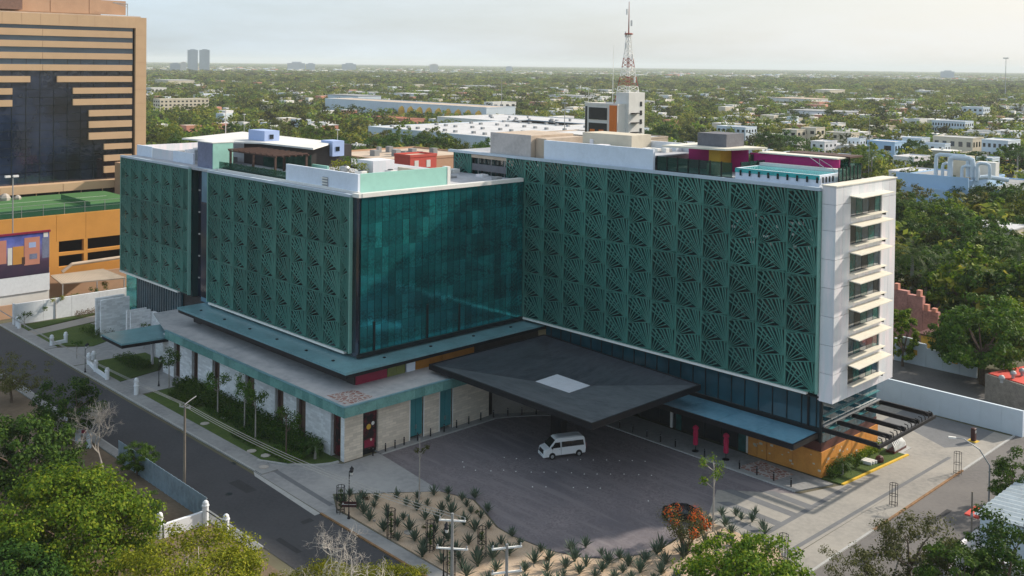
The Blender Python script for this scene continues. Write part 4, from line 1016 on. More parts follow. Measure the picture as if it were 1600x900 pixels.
def lantern(px, py, h, label, sign=False, arms=((.45,0),(-.1,.45))):
    p = at(px, py); x, y = p.x, p.y
    t = thing('lantern_post', label, 'street lamp', (x,y,.1))
    part('base', MB().lathe((x,y,.1), [(.16,0),(.16,.12),(.09,.25),(.07,.7)], 8), MT['black'], t)
    part('pole', MB().cyl((x,y,.7),(x,y,h),.05,.04), MT['black'], t)
    for ax, ay in arms:
        q = Vector((x+ax*.8, y+ay*.8, h-.15))
        part('arm', MB().tube([(x,y,h-.55),((x+q.x)/2,(y+q.y)/2,h-.25),(q.x,q.y,h-.3)], .03, 5), MT['black'], t)
        l = part('lantern', MB().lathe((q.x,q.y,h-.35), [(.06,0),(.13,.06),(.20,.5),(.22,.53),(.08,.68),(.02,.78)], 6), MT['black'], t)
        part('lamp_glass', MB().lathe((q.x,q.y,h-.27), [(.135,0),(.19,.36)], 6), MT['lampglass'], l)
    if sign:
        s = part('sign_board', MB().obx((x,y+.02,1.55), (1.5,.05,.55), R(45)), MT['brownsign'], t)
        part('sign_border', MB().obx((x-.0,y-.0,1.55), (1.42,.075,.03), R(45)), MT['offwhite'], s)
        part('sign_arrow', MB().obx((x-.42,y-.42,1.66), (.16,.05,.08), R(45)), MT['offwhite'], s)
def obx(s, c, d, a):
    cx, cy, cz = c; lx, ly, lz = d; ca, sa = math.cos(a), math.sin(a); n = len(s.v)
    for z in (-lz/2, lz/2):
        for x, y in ((-lx/2,-ly/2),(lx/2,-ly/2),(lx/2,ly/2),(-lx/2,ly/2)): s.v.append((cx+x*ca-y*sa, cy+x*sa+y*ca, cz+z))
    s.f += [(n,n+3,n+2,n+1),(n+4,n+5,n+6,n+7),(n,n+1,n+5,n+4),(n+1,n+2,n+6,n+5),(n+2,n+3,n+7,n+6),(n+3,n,n+4,n+7)]; return s
MB.obx = obx
MT['lampglass'] = M('milky lamp glass', (.62,.62,.60), .3, .05); MT['brownsign'] = M('dark maroon sign', (.06,.022,.022), .5, .1)
lantern(545, 812, 4.9, 'black twin lantern post carrying a dark maroon street sign at the corner of the bed', True)
lantern(133, 583, 4.0, 'black twin lantern post behind the low white wall by the entrance drive')
lantern(248, 604, 3.9, 'black twin lantern post beside the garden path and hedge')
lantern(693, 905, 4.6, 'black lantern post at the lower edge of the agave bed')
lantern(258, 545, 3.6, 'small black lantern post among shrubs by the stone wall')

def street_light(base, head, h, label, mat='galv'):
    b = Vector(base); hd = Vector(head)
    t = thing('street_light', label, 'street light', tuple(b))
    part('pole', MB().tube([b, (b.x,b.y,b.z+h*.62), b.lerp(hd,.25).to_3d()*1.0 if False else (b.x+(hd.x-b.x)*.3, b.y+(hd.y-b.y)*.3, h*.86), (b.x+(hd.x-b.x)*.75, b.y+(hd.y-b.y)*.75, h), (hd.x, hd.y, h+.02)], [.10,.085,.07,.055,.05], 7), MT[mat], t)
    d = (Vector((hd.x,hd.y,0))-Vector((b.x,b.y,0))).normalized()
    part('lamp_head', MB().obx((hd.x+d.x*.3, hd.y+d.y*.3, h+.03), (.75,.28,.14), math.atan2(d.y,d.x)), MT['whitetrim'], t)
p = at(1545, 787); street_light((p.x,p.y,0), (p.x-3.0,p.y-1.6,0), 6.6, 'curved grey street light leaning over the avenue at the right')

def power_pole(px, py, h, arms, label, mat='poleconc', z0=0, ang=R(45), pale=False):
    p = at(px, py, z0); t = thing('power_pole', label, 'utility pole', (p.x,p.y,z0))
    part('shaft', MB().cyl((p.x,p.y,z0),(p.x,p.y,z0+h),.17,.11,8), MT[mat], t)
    ca, sa = math.cos(ang), math.sin(ang); tips = []
    for (dz, L) in arms:
        z = z0+h-dz; part('crossarm', MB().obx((p.x,p.y,z), (L,.12,.12), ang), MT['whitepaint' if pale else 'galv'], t)
        for s in (-.46, 0, .46):
            part('insulator', MB().lathe((p.x+ca*L*s,p.y+sa*L*s,z+.06), [(.03,0),(.08,.08),(.05,.12),(.07,.18),(.03,.24)], 6), MT['greyroof'], t); tips.append((p.x+ca*L*s, p.y+sa*L*s, z+.3))
    return tips
tA = power_pole(288, 768, 9.3, ((.25,1.5),), 'weathered brown pole with a short pale crossarm on the verge of the dark side street', ang=R(20))
tB = power_pole(705, 985, 9.6, ((.6,2.2),(2.9,2.6)), 'pale concrete pole with two white crossarms at the lower edge of the bed', 'galv', ang=R(40), pale=True)
tC = power_pole(790, 1030, 9.0, ((.3,2.4),(2.2,2.4)), 'pale steel pole with double crossarm low in the picture right of the other', 'galv', ang=R(60), pale=True)
part('lamp_arm', MB().tube([tA[1],(tA[1][0]-.5,tA[1][1]+1.0,tA[1][2]+.2),(tA[1][0]-1.0,tA[1][1]+1.8,tA[1][2]+.25)], .05, 5), MT['galv'], bpy.data.objects['power_pole'])
def wire(a, b, sag, label):
    pts = []
    for i in range(17):
        u = i/16; pts.append((a[0]+(b[0]-a[0])*u, a[1]+(b[1]-a[1])*u, a[2]+(b[2]-a[2])*u-sag*4*u*(1-u)))
    solo('overhead_wire', MB().tube(pts, .022, 4, False), MT['galv'], label, 'wire', 'overhead wires along the side street', loc=pts[8])
for i in range(3):
    wire((tA[i][0],tA[i][1],tA[i][2]), (tB[i][0],tB[i][1],tB[i][2]), .9, 'thin wire strung from the brown pole over the garden to the pale pole')
    q = (-175+i*.4, 50.2, 9.2); wire(tA[i], q, .8, 'thin wire running from the brown pole up the side street')

# tree guards: cages of black bars round young plants
def cage(px, py, h, label, grp='black tree guards', plant=True):
    p = at(px, py); t = thing('tree_guard', label, 'tree guard', (p.x,p.y,.1), group=grp)
    r = .42
    for k in range(8):
        a = k*math.pi/4; part('bar', MB().cyl((p.x+r*math.cos(a),p.y+r*math.sin(a),.1),(p.x+r*math.cos(a),p.y+r*math.sin(a),h),.024,n=4), MT['black'], t)
    for z in (.3, h*.5, h-.05):
        part('hoop', MB().tube([(p.x+r*math.cos(a*math.pi/6),p.y+r*math.sin(a*math.pi/6),z) for a in range(13)], .03, 4, False), MT['black'], t)
    return p
CAGES = []
for (px, py, lb) in ((532,803,'black barred tree guard nearest the forecourt corner of the bed'),(611,842,'black barred tree guard, second along the lower edge of the bed'),(672,862,'black barred tree guard, third along the lower edge of the bed'),(753,872,'black barred tree guard with a bushy sapling, fourth along the bed'),(704,905,'black barred tree guard behind the lower lantern post')):
    CAGES.append(cage(px, py, 2.9, lb))
cage(1396, 791, 2.4, 'rusty ring tree guard on the sandy pavement by the avenue kerb', plant=False)
cage(1224, 878, 2.6, 'ring tree guard beside the lower end of the sandy driveway', plant=False)
cage(1496, 742, 2.6, 'grey ring tree guard beside the curved street light', plant=False)
tt = thing('guard_totem', 'dark brown ticket totem on the yellow edged island at the right', 'totem', tuple(at(1521,690)))
p = at(1521, 690)
part('cabinet', MB().bbox(p.x-.25,p.y-.3,0,p.x+.25,p.y+.3,1.7,.05), MT['brownsign'], tt); part('display', MB().box(p.x+.25,p.y-.18,1.1,p.x+.27,p.y+.18,1.45), MT['greyroof'], tt); part('plinth', MB().box(p.x-.6,p.y-.45,0,p.x+.6,p.y+.45,.12), MT['yellowpaint'], tt)
# the white shell-like dome sculpture on its brick base
p = at(1400, 704); dm = thing('dome_sculpture', 'white ribbed dome-like sculpture on a low red base beside the lawn island', 'sculpture', (p.x,p.y,.0))
part('base', MB().obx((p.x,p.y,.2), (1.1,3.2,.4), 0), MT['brownband'], dm)
part('plinth', MB().obx((p.x,p.y,.06), (1.9,4.2,.12), 0), MT['kerb'], dm)
for k in range(9):
    a = -1.35+k*.34; part('rib', MB().tube([(p.x-.45,p.y+a,.4),(p.x-.35,p.y+a,1.25-.25*abs(a)),(p.x+.05,p.y+a*.9,1.75-.35*abs(a)),(p.x+.4,p.y+a,1.2-.25*abs(a)),(p.x+.5,p.y+a,.4)], .09, 5), MT['whitepaint'], dm)
part('shell', MB().lathe((p.x,p.y,.38), [(.42,0),(.45,.5),(.3,1.0),(.08,1.2)], 10), MT['galv'], dm)
for (x, y, lb) in ((-54.6,111.4,'pale stone bench slabs on the lawn island'),):
    t = thing('stone_bench', lb, 'bench', (x,y,.13))
    for k in range(3): part('slab', MB().obx((x+.1*k,y+.45*k,.30), (1.5,.32,.34), R(10)), MT['offwhite'], t)
t = solo('boulder', MB().lathe((-53.7,113.2,.13), [(.45,0),(.5,.3),(.38,.6),(.15,.72)], 7), MT['brownband'], 'brown boulder beside the bench slabs on the lawn island', 'boulder')

# low white boundary walls with capped piers along the pavement
def pier(x, y, parent, h=1.25):
    return part('pier', MB().lathe((x,y,0), [(.30,0),(.30,h),(.36,h+.02),(.36,h+.12),(.30,h+.2),(.27,h+.42),(.15,h+.55),(.02,h+.6)], 12), MT['whitestucco'], parent)
def lowwall(pts, label, h=.62, piers=True):
    t = thing('boundary_wall', label, 'wall', (*pts[0], 0))
    for (a, b) in zip(pts[:-1], pts[1:]):
        d = Vector((b[0]-a[0], b[1]-a[1])); part('wall_section', MB().obx(((a[0]+b[0])/2,(a[1]+b[1])/2,h/2), (d.length,.3,h), math.atan2(d.y,d.x)), MT['whitestucco'], t)
    for q in pts: pier(*q, t)
lowwall([(-153.2,61.6),(-152.7,60.7),(-148.4,60.0),(-143.6,59.7)], 'low white stepped wall with three round-capped piers left of the garden path')
lowwall([(-136.2,60.7),(-134.4,59.9)], 'short white wall stub with one round-capped pier right of the garden path')
lowwall([(-166.9,62.6),(-166.6,60.3)], 'short white wall stub at the left side of the entrance drive')
lowwall([(-182.4,60.3),(-180.9,60.1)], 'white gate pier stub at the far left end of the garden')
# garden end wall
t = thing('garden_wall', 'tall pale bluish rendered wall closing the garden at the far left', 'wall', (-184,75,0))
for k in range(6): part('wall_panel', MB().box(-184.2, 60.2+k*4.9, 0, -183.8, 60.2+k*4.9+4.86, 3.6), MT['whitestucco'], t)
for k in range(2): part('pier', MB().box(-184.3, 60.1+k*29.4, 0, -183.7, 60.35+k*29.4, 3.75), MT['whitestucco'], t)
# sheet-metal fence and white posts on the near side of the street
t = thing('sheet_fence', 'blue grey corrugated sheet fence on the near side of the dark street', 'fence', (-100,48.6,0))
for k in range(22):
    x = -113.6+k*.95; part('sheet', MB().prism([(x,48.55),(x+.45,48.50),(x+.93,48.55),(x+.93,48.60),(x+.45,48.55),(x,48.60)], 0, 2.4), MT['fencetin'], t)
part('top_rail', MB().box(-113.6,48.62,2.2,-92.7,48.68,2.28), MT['galv'], t)
t = thing('post_wall', 'low white wall with three capped posts among the foreground trees', 'wall', (-91,46,0))
for a, b in (((-92.2,48.3),(-92.4,43.9)),):
    part('wall_section', MB().obx(((a[0]+b[0])/2,(a[1]+b[1])/2,.65), (.35,4.4,1.3), 0), MT['whitestucco'], t)
for q in ((-92.0,48.1),(-92.5,43.6),(-87.9,48.1)): pier(*q, t, 1.9)
part('gate_rail', MB().tube([(-91.8,48.1,1.5),(-88.2,48.1,1.5)], .05, 5), MT['black'], t); part('gate_rail', MB().tube([(-87.6,48.1,1.4),(-83,48.0,1.2)], .05, 5), MT['black'], t)
# gas cylinders / drums in the yard
for i, (px, py, m, lb, h) in enumerate(((116,664,'redpanel','tall red canister among bare branches, left one',1.9),(131,678,'redpanel','red canister with an orange foot among bare branches, right one',1.6),(106,672,'bluewhite','pale blue gas cylinder left of the red canisters',1.5),(122,692,'bluewhite','pale blue and white gas cylinder between the red canisters',2.4),(139,700,'bluewhite','pale blue gas cylinder furthest right of the red canisters',1.9))):
    p = at(px, py); t = thing('gas_cylinder', lb, 'gas cylinder', (p.x,p.y,0)); part('tank', MB().lathe((p.x,p.y,0), [(.26,0),(.30,.1),(.30,h-.3),(.2,h-.08),(.08,h)], 12), MT[m], t); part('valve', MB().lathe((p.x,p.y,h), [(.07,0),(.07,.15)], 6), MT['galv'], t)
# small studs of light set in the plaza
ri = random.Random(4); k = 0
for row, (y0, x0, x1, n) in enumerate(((82.2,-89,-70,9),(79.0,-92,-66,12),(76.4,-84,-72,6),(86.0,-92,-84,4))):
    pass
for (px, py) in [(725,730),(743,735),(767,736),(787,735),(806,737),(830,738),(850,738),(869,738),(893,739),(913,741),(933,741),(954,741),(975,741),(998,742),(1018,743),(788,715),(807,717),(828,717),(887,719),(907,718),(927,719),(948,719),(968,720),(988,720),(1008,721),(832,761),(853,761),(896,762),(918,762),(938,763),(1013,783),(723,722)]:
    p = at(px, py); solo('ground_stud', MB().lathe((p.x,p.y,.008), [(.07,0),(.07,.03),(.03,.05)], 6), MT['whitepaint'], 'small white light stud set in the dark plaza paving', 'ground light', 'light studs set in rows in the plaza')
# ------------------------------------------------------------------ surrounding buildings
RECTS = []      # footprints kept clear of scattered trees and houses
def keep(x0, y0, x1, y1): RECTS.append((min(x0,x1), min(y0,y1), max(x0,x1), max(y0,y1)))
keep(-185, 48, -40, 122)
UWX = MB().box(0, 0, 0, 1, .12, 1).mesh('window', MT['window']); UWY = MB().box(0, 0, 0, .12, 1, 1).mesh('window', MT['window'])
def bld(name, label, cat, cpx, cpy, z, wx, wy, wall, roof='flatroof', fl=3, nx=5, ny=4, ww=.5, wh=.45, parapet=.6, group=None, extra=None, wmin=0):
    """box building: its nearest top corner stands where the photograph shows it"""
    c = at(cpx, cpy, z); x1, y0 = c.x, c.y; x0, y1 = x1-wx, y0+wy
    keep(x0, y0, x1, y1)
    t = thing(name, label, cat, ((x0+x1)/2, (y0+y1)/2, 0), group=group)
    part('wall', MB().box(x0, y0, 0, x1, y1, z-.5), MT[wall], t)
    part('roof', MB().box(x0+.2, y0+.2, z-.5, x1-.2, y1-.2, z-.3), MT[roof], t)
    k = MB().box(x0-.1, y0-.1, z-.5, x1+.1, y0+.2, z+.1).box(x1-.2, y0+.21, z-.5, x1+.1, y1+.1, z+.1).box(x0-.1, y0+.21, z-.5, x0+.2, y1+.1, z+.1).box(x0+.21, y1-.2, z-.5, x1-.21, y1+.1, z+.1)
    part('parapet', k, MT[wall], t)
    if fl:
        fh = (z-.8)/fl
        for f in range(wmin, fl):
            for i in range(nx):
                w = wx/nx; inst('window', UWX, t, (x0+w*(i+.5-ww/2), y0-.05, fh*(f+.5-wh/2)+.2), scl=(w*ww, 1, fh*wh))
            for i in range(ny):
                w = wy/ny; inst('window', UWY, t, (x1-.07, y0+w*(i+.5-ww/2), fh*(f+.5-wh/2)+.2), scl=(1, w*ww, fh*wh))
    if extra:
        for k in range(extra):
            ax, ay = x0+wx*rnd.uniform(.15,.8), y0+wy*rnd.uniform(.2,.8); s = rnd.uniform(1.0,2.2)
            part('roof_unit', MB().box(ax, ay, z-.3, ax+s, ay+s*.8, z+rnd.uniform(.4,1.4)), MT['greyroof'], t)
    return t, x0, y0, x1, y1

# --- the beige tower at the left, its face parallel to the hotel end
TX = -240.0
def tz(px, py):    # height of a picture point on the tower face
    d = _fw+_rt*((px-PX)/CF)-_up*((py-PY)/CF); k = TX/d.x; return d.y*k, CH+d.z*k
tw = thing('office_tower', 'tall beige tower with dark mirror glass and stepped beige bands at the left edge', 'tower', (TX-15, 95, 0))
yr, ztop = tz(229, 28); yl = tz(-60, 18)[0]; yb, _ = tz(212, 60)
keep(TX-40, yl-40, TX, yr)
part('core', MB().box(TX-34, yl-25, 0, TX-.9, yr-.5, ztop-1), MT['mirror'], tw)
part('side_frame', MB().box(TX-34, yb, 6, TX, yr, ztop-.02), MT['beige'], tw)
part('crown', MB().box(TX-34, yl-25, ztop-2.6, TX+.02, yb-.02, ztop), MT['beige'], tw)
part('roof', MB().box(TX-33, yl-25, ztop, TX-1, yr-1, ztop+.3), MT['tanroof'], tw)
zb0 = [tz(200, y)[1] for y in (49.3, 66.7, 84, 101.7, 119, 136.7, 153.7, 171, 188, 205.5, 223.5, 241, 258)]
zb1 = [tz(200, y)[1] for y in (59.3, 76, 93.3, 110.7, 128, 145.7, 163, 180.5, 198, 216, 232, 250, 268)]
lefts = [None,None,None,None,90,115,115,140,140,140,164,164,164]
lp = {4: 48, 5: 20, 6: 20}
for i in range(13):
    ya = yl-25 if lefts[i] is None else tz(lefts[i], 150)[0]
    seg = 3 if lefts[i] is None else 1
    for s in range(seg):
        a = ya+(yb-.6-ya)*s/seg; b = ya+(yb-.6-ya)*(s+1)/seg-.06
        part('spandrel_band', MB().box(TX-1.0, a, zb1[i], TX-.25, b, zb0[i]), MT['beige'], tw)
    if i in lp: part('spandrel_band', MB().box(TX-1.0, yl-25, zb1[i], TX-.25, tz(lp[i], 150)[0], zb0[i]), MT['beige'], tw)
    if i < 4: part('window_band', MB().box(TX-.89, yl-25, zb0[i]+.01, TX-.85, yb-.3, zb0[i]+2.1), MT['towerglass'], tw)
q, z1 = tz(100, 285); q, z0 = tz(100, 297)
for s in range(6): part('base_band', MB().box(TX-1.4, yl-20+s*13.6, z0, TX+2.2, yl-20+s*13.6+13.5, z1), MT['beige'], tw)
part('base_windows', MB().box(TX-1.4, yl-20, z0-2.4, TX+1.4, tz(167, 290)[0], z0-.02), MT['window'], tw)
for s in range(12): part('window_mullion', MB().box(TX+1.4, yl-10+s*5, z0-2.4, TX+1.5, yl-9.8+s*5, z0-.02), MT['beige'], tw)
q, z2 = tz(100, 320)
part('base_band', MB().box(TX-1.4, yl-20, z2-3, TX+2.6, yr-2, z0-2.42), MT['beige2'], tw)
part('side_pier', MB().box(TX+2.7, tz(172, 260)[0], 0, TX+6, tz(187, 260)[0]+1.5, tz(187, 251)[1]), MT['beige2'], tw)
q, z3 = tz(60, 0); yp = tz(168, 20)[0]
part('roof_house', MB().box(TX-26, yl-20, ztop+.3, TX-4, yp, z3+1.2), MT['beige2'], tw)
for s in range(4): part('roof_house_panel', MB().box(TX-3.99, yl+2+s*9, ztop+.6, TX-3.9, yl+10.8+s*9, z3+1), MT['beige2'], tw)
part('roof_vent', MB().box(TX-3.88, yl, ztop+.8, TX-2.0, tz(40,10)[0], ztop+3.6), MT['brownband2'], tw)
y_, z_ = tz(211, 24)
an = thing('roof_antenna', 'thin television antenna on the corner of the beige tower roof', 'antenna', (TX-2, y_-1, ztop+.3))
part('mast', MB().cyl((TX-2,y_-1,ztop+.3),(TX-2,y_-1,ztop+3.3),.10,n=5), MT['galv'], an)
part('boom', MB().tube([(TX-2,y_-4.6,ztop+3.5),(TX-2,y_-1,ztop+2.5)], .09, 4), MT['galv'], an); part('boom', MB().tube([(TX-2,y_-4.6,ztop+3.5),(TX-2,y_-1,ztop+3.3)], .09, 4), MT['galv'], an)
for k in range(5): part('element', MB().tube([(TX-2.8,y_-1.5-k*.7,ztop+3.1+.06*k),(TX-1.2,y_-1.5-k*.7,ztop+3.1+.06*k)], .07, 4), MT['galv'], an)

gm = MB()
for k in range(26):
    y = yl-20+k*3.05
    if y < yb-1: gm.box(TX-.90, y, z0+1, TX-.84, y+.10, ztop-9)
for k in range(14): gm.box(TX-.90, yl-24, 20+k*1.9 if 20+k*1.9 < zb1[4] else 20, TX-.86, yb-8, 20.1+k*1.9 if 20+k*1.9 < zb1[4] else 20.1)
part('glass_joint', gm, MT['mullion'], tw, kind='stuff')
for k in range(14): part('frame_joint', MB().box(TX-.02, yb+.05, 9+k*3.3, TX+.015, yr-.05, 9.06+k*3.3), MT['beige2'], tw)
for k in range(12):
    if yl+k*4.1 < yb-.3: part('frame_joint', MB().box(TX-.02, yl+k*4.1, ztop-2.5, TX+.035, yl+.06+k*4.1, ztop-.05), MT['beige2'], tw)

# --- orange parking garage with a green court on top
GX = -203.0
def gz(px, py, X=GX):
    d = _fw+_rt*((px-PX)/CF)-_up*((py-PY)/CF); k = X/d.x; return d.y*k, CH+d.z*k
ga = thing('parking_garage', 'orange parking garage with open decks below a green sports court', 'garage', (GX-15, 75, 0))
gl, gt = gz(14, 345); gr_, gt2 = gz(192, 325); keep(GX-36, 40, GX, 100)
zt_ = (gt+gt2)/2
op = []
for (a, b, c, d) in ((92,131,377,390),(137,192,371,385),(92,131,400,412),(137,192,393,406)):
    y0, z1 = gz(a, c+1); y1, z0 = gz(b, d); op.append((y0, y1, z0, z1))
rowt = (op[0][2]+op[1][2])/2, (op[0][3]+op[1][3])/2; rowb = (op[2][2]+op[3][2])/2, (op[2][3]+op[3][3])/2
ys = (op[0][0], op[0][1], op[1][0], 97.0)
part('upper_wall', MB().box(GX-1, 55, rowt[1], GX, gz(88,350)[0], zt_), MT['orangebld'], ga)
part('upper_wall', MB().box(GX-1, gz(88,350)[0]+.05, rowt[1], GX, gz(134,350)[0], zt_), MT['orangebld'], ga)
part('upper_wall', MB().box(GX-1, gz(134,350)[0]+.05, rowt[1], GX, 97, zt_), MT['orangebld'], ga)
part('middle_wall', MB().box(GX-1, 55, rowb[1], GX, 97, rowt[0]), MT['orangebld'], ga)
part('lower_wall', MB().box(GX-1, 55, 0, GX, 97, rowb[0]), MT['orangebld'], ga)
for (z0, z1) in (rowt, rowb):
    part('end_wall', MB().box(GX-1, 55, z0, GX, ys[0], z1), MT['orangebld'], ga); part('pillar', MB().box(GX-1, ys[1], z0, GX, ys[2], z1), MT['orangebld'], ga)
part('deck_interior', MB().box(GX-30, 56, .1, GX-3, 96.5, zt_-.8), MT['black'], ga)
part('return_wall', MB().box(GX-32, 54, 0, GX-1, 54.9, zt_), MT['orangebld'], ga)
part('court', MB().box(GX-33, 55, zt_-.7, GX-1.02, 97, zt_-.2), MT['tennis'], ga)
part('court_line', MB().box(GX-12, 60, zt_-.196, GX-11.8, 94, zt_-.19), MT['whitepaint'], ga); part('court_line', MB().box(GX-24, 60, zt_-.196, GX-23.8, 94, zt_-.19), MT['whitepaint'], ga)
part('court_net', MB().box(GX-24, 84, zt_-.19, GX-8, 84.05, zt_+.9), MT['railglass'], ga)
for k in range(9):
    y = 64+k*4; part('fence_post', MB().cyl((GX-.6,y,zt_),(GX-.6,y,zt_+2.2),.06,n=4), MT['galv'], ga)
part('fence_rail', MB().box(GX-.64,60,zt_+2.15,GX-.58,97,zt_+2.22), MT['galv'], ga); part('fence_rail', MB().box(GX-.64,60,zt_+1.05,GX-.58,97,zt_+1.10), MT['galv'], ga)
part('fence_mesh', MB().box(GX-.62,60,zt_,GX-.60,97,zt_+1.5), MT['railglass'], ga)
for k in range(7):
    y = 62+k*2.4+rnd.random(); s = rnd.uniform(.6,1.3)
    solo('boulder', MB().lathe((GX-30+rnd.random(),y,zt_-.2), [(s,0),(s*1.1,.5*s),(s*.8,1.0*s),(s*.3,1.3*s)], 7), MT['rock'], 'pale boulder at the back edge of the green rooftop court', 'boulder', 'boulders along the back of the rooftop court')
# floodlight at far left
y_, z_ = gz(20, 340, -196); t = thing('floodlight', 'slim floodlight mast with twin heads before the dark tower glass', 'street light', (-196,y_,0))
part('mast', MB().cyl((-196,y_,0),(-196,y_,gz(20,278,-196)[1]),.12,n=6), MT['galv'], t)
for s in (-.9,.5): part('lamp_head', MB().box(-196.3,y_+s-.45,gz(20,277,-196)[1],-195.7,y_+s+.45,gz(20,274,-196)[1]), MT['whitepaint'], t)
# billboard wall
BX = -190.0
y1, z1 = gz(77, 362, BX); _, zb = gz(77, 426, BX); y0 = gz(-70, 362, BX)[0]
bb = thing('billboard', 'large printed billboard with a house and blue sky above a white wall', 'billboard', (BX, (y0+y1)/2, 0))
m, t_, b_, o_ = mat_new('billboard print')
sp = t_.nodes.new('ShaderNodeSeparateXYZ'); g_ = t_.nodes.new('ShaderNodeNewGeometry'); t_.links.new(g_.outputs['Position'], sp.inputs[0])
mr = t_.nodes.new('ShaderNodeMapRange'); mr.inputs[1].default_value = zb; mr.inputs[2].default_value = z1; t_.links.new(sp.outputs[2], mr.inputs[0])
rp_ = t_.nodes.new('ShaderNodeValToRGB'); e = rp_.color_ramp.elements; e[0].color = (.04,.018,.05,1); e[1].position = .97; e[1].color = (.10,.13,.50,1)
for pp, cc in ((.30,(.07,.035,.07)),(.42,(.16,.09,.18)),(.60,(.24,.20,.45)),(.80,(.14,.18,.56))): x_ = e.new(pp); x_.color = (*cc, 1)
t_.links.new(mr.outputs[0], rp_.inputs[0]); t_.links.new(mixc(t_, noise(t_, pos(t_), .5, 5), rp_.outputs[0], mixc(t_, .5, rp_.outputs[0], (.02,.02,.05))), b_.inputs['Base Color'])
pr = part('print', MB().box(BX-.2, y0, zb, BX, y1, z1), m, bb)
def onb(a, b, c, d, mt, dx=.02):
    ya, za = gz(a, c, BX); yb_, zb_ = gz(b, d, BX); return part('printed_shape', MB().box(BX+.001, ya, zb_, BX+dx, yb_, za), MT[mt], pr)
onb(-70, 10, 384, 412, 'salmon'); onb(38, 62, 372, 412, 'salmon', .03); onb(20, 37, 386, 412, 'orangebld', .035); onb(12, 19, 388, 414, 'offwhite', .02)
onb(45, 56, 379, 386, 'periwinkle', .04); onb(46, 58, 397, 404, 'mauve', .04); onb(34, 39, 402, 413, 'wood', .045); onb(68, 75, 363, 370, 'offwhite', .03); onb(66, 77, 372, 402, 'mauve', .02)
part('frame', MB().box(BX-.3, y0, z1+.01, BX+.15, y1+.2, z1+.35), MT['redpanel'], bb)
part('backing', MB().box(BX-3, y0, 0, BX-.22, y1+.1, zb+1), MT['offwhite'], bb)
part('white_wall', MB().box(BX-.21, y0, gz(60,455,BX)[1], BX-.02, y1+.1, zb-.02), MT['whitestucco'], bb)
# sheds and low roofs behind the garden wall
sh = thing('open_shed', 'open shed with a ribbed tan roof behind the white garden wall', 'shed', (-192, 84, 0))
a = [at(79,430,4.6), at(96,443,4.4), at(196,434,4.4), at(160,420,4.6)]
part('roof', MB().poly([(p.x,p.y,p.z) for p in a]).poly([(p.x,p.y,p.z-.18) for p in reversed(a)]).poly([(a[1].x,a[1].y,4.4),(a[1].x,a[1].y,4.22),(a[2].x,a[2].y,4.22),(a[2].x,a[2].y,4.4)]), MT['tanroof'], sh)
for k in range(26):
    u = k/25; p = a[0].lerp(a[3], u); q = a[1].lerp(a[2], u); part('roof_rib', MB().tube([(p.x,p.y,p.z+.03),(q.x,q.y,q.z+.03)], .05, 4), MT['cream'], sh)
for u in (.02, .55, .98): q = a[1].lerp(a[2], u); part('post', MB().cyl((q.x,q.y,0),(q.x,q.y,4.2),.12,n=6), MT['galv'], sh)
part('back_wall', MB().box(-200.5, 70, 0, -200.2, 96, 4.0), MT['beige2'], sh)
t = thing('low_wall', 'low brown yard wall between the billboard and the garden', 'wall', (-190,66,0)); part('panel', MB().box(-189.4,58,0,-189.1,78,2.4), MT['beige2'], t); part('panel', MB().box(-189.4,78.05,0,-189.1,98,2.0), MT['ochre'], t)
t = thing('pipe_duct', 'thick pale pipe sloping along the foot of the orange garage', 'pipe', (-201,84,0)); 
pp = [gz(97,425,-201.5), gz(112,413,-201.5), gz(190,402,-201.5)]
part('pipe', MB().tube([(-201.5,y,z) for y,z in pp], .35, 8), MT['tanroof'], t)

# --- right side: white wall, lane, tinted wall, ruins, red roof
wt = thing('perimeter_wall', 'long smooth pale blue white wall behind the parking strip at the right', 'wall', (-55,134.6,0))
for k in range(8): part('wall_panel', MB().box(-66+k*2.6, 134.4, 0, -66+k*2.6+2.58, 134.8, 3.3), MT['bluewhite'], wt)
part('wall_panel', MB().box(-66.2, 117.6, 0, -66.0, 134.3, 3.3), MT['bluewhite'], wt)
mw_ = thing('street_wall', 'old mint white wall with a rounded gable and two small yellow windows across the lane', 'wall', (-65,155.2,0))
for k in range(5): part('wall_section', MB().box(-71.5+k*2.55, 155.0, 0, -71.5+k*2.55+2.5, 155.4, 2.9 if k > 1 else 3.5), MT['bluewhite'], mw_)
part('gable', MB().prism([(0,0),(3,0),(3,.4),(0,.4)], 0, 0.1) if False else MB().obx((-69,155.2,3.7),(2.6,.38,.5),0), MT['bluewhite'], mw_)
for x in (-68.6, -62.4): part('window', MB().box(x, 154.9, 1.5, x+.8, 154.99, 2.3), MT['yellow'], mw_)
MT['ruinpink'] = M('weathered pink plaster', (.46,.22,.19), .95, .45, .5)
rn = thing('ruined_house', 'tall old pink plaster wall with broken battlements among the trees', 'ruin', (-76,168.5,0))
for k, hh in enumerate((7.9, 8.3, 7.8, 5.6)):
    part('wall', MB().box(-80.5+k*2.6, 168, 0, -80.5+k*2.6+2.55, 169, hh), MT['ruinpink'], rn)
    for j in range(2):
        if (k+j) % 3 != 2: part('battlement', MB().box(-80.3+k*2.6+j*1.3, 167.9, hh, -79.6+k*2.6+j*1.3, 168.8, hh+.6+.4*((k+j) % 2)), MT['salmon'], rn)
keep(-90, 160, -60, 180)
yh = thing('yellow_outbuilding', 'low yellow outbuilding with a dark red roof behind the mint wall', 'house', (-68,162,0))
part('wall', MB().box(-69, 159, 0, -61, 164, 3.8), MT['yellow'], yh); part('roof', MB().prism([(-69.4,158.6),(-60.6,158.6),(-60.6,164.4),(-69.4,164.4)], 3.8, 4.1), MT['brownband'], yh); part('door', MB().box(-66, 158.9, 0, -65, 158.98, 2.2), MT['wood'], yh)
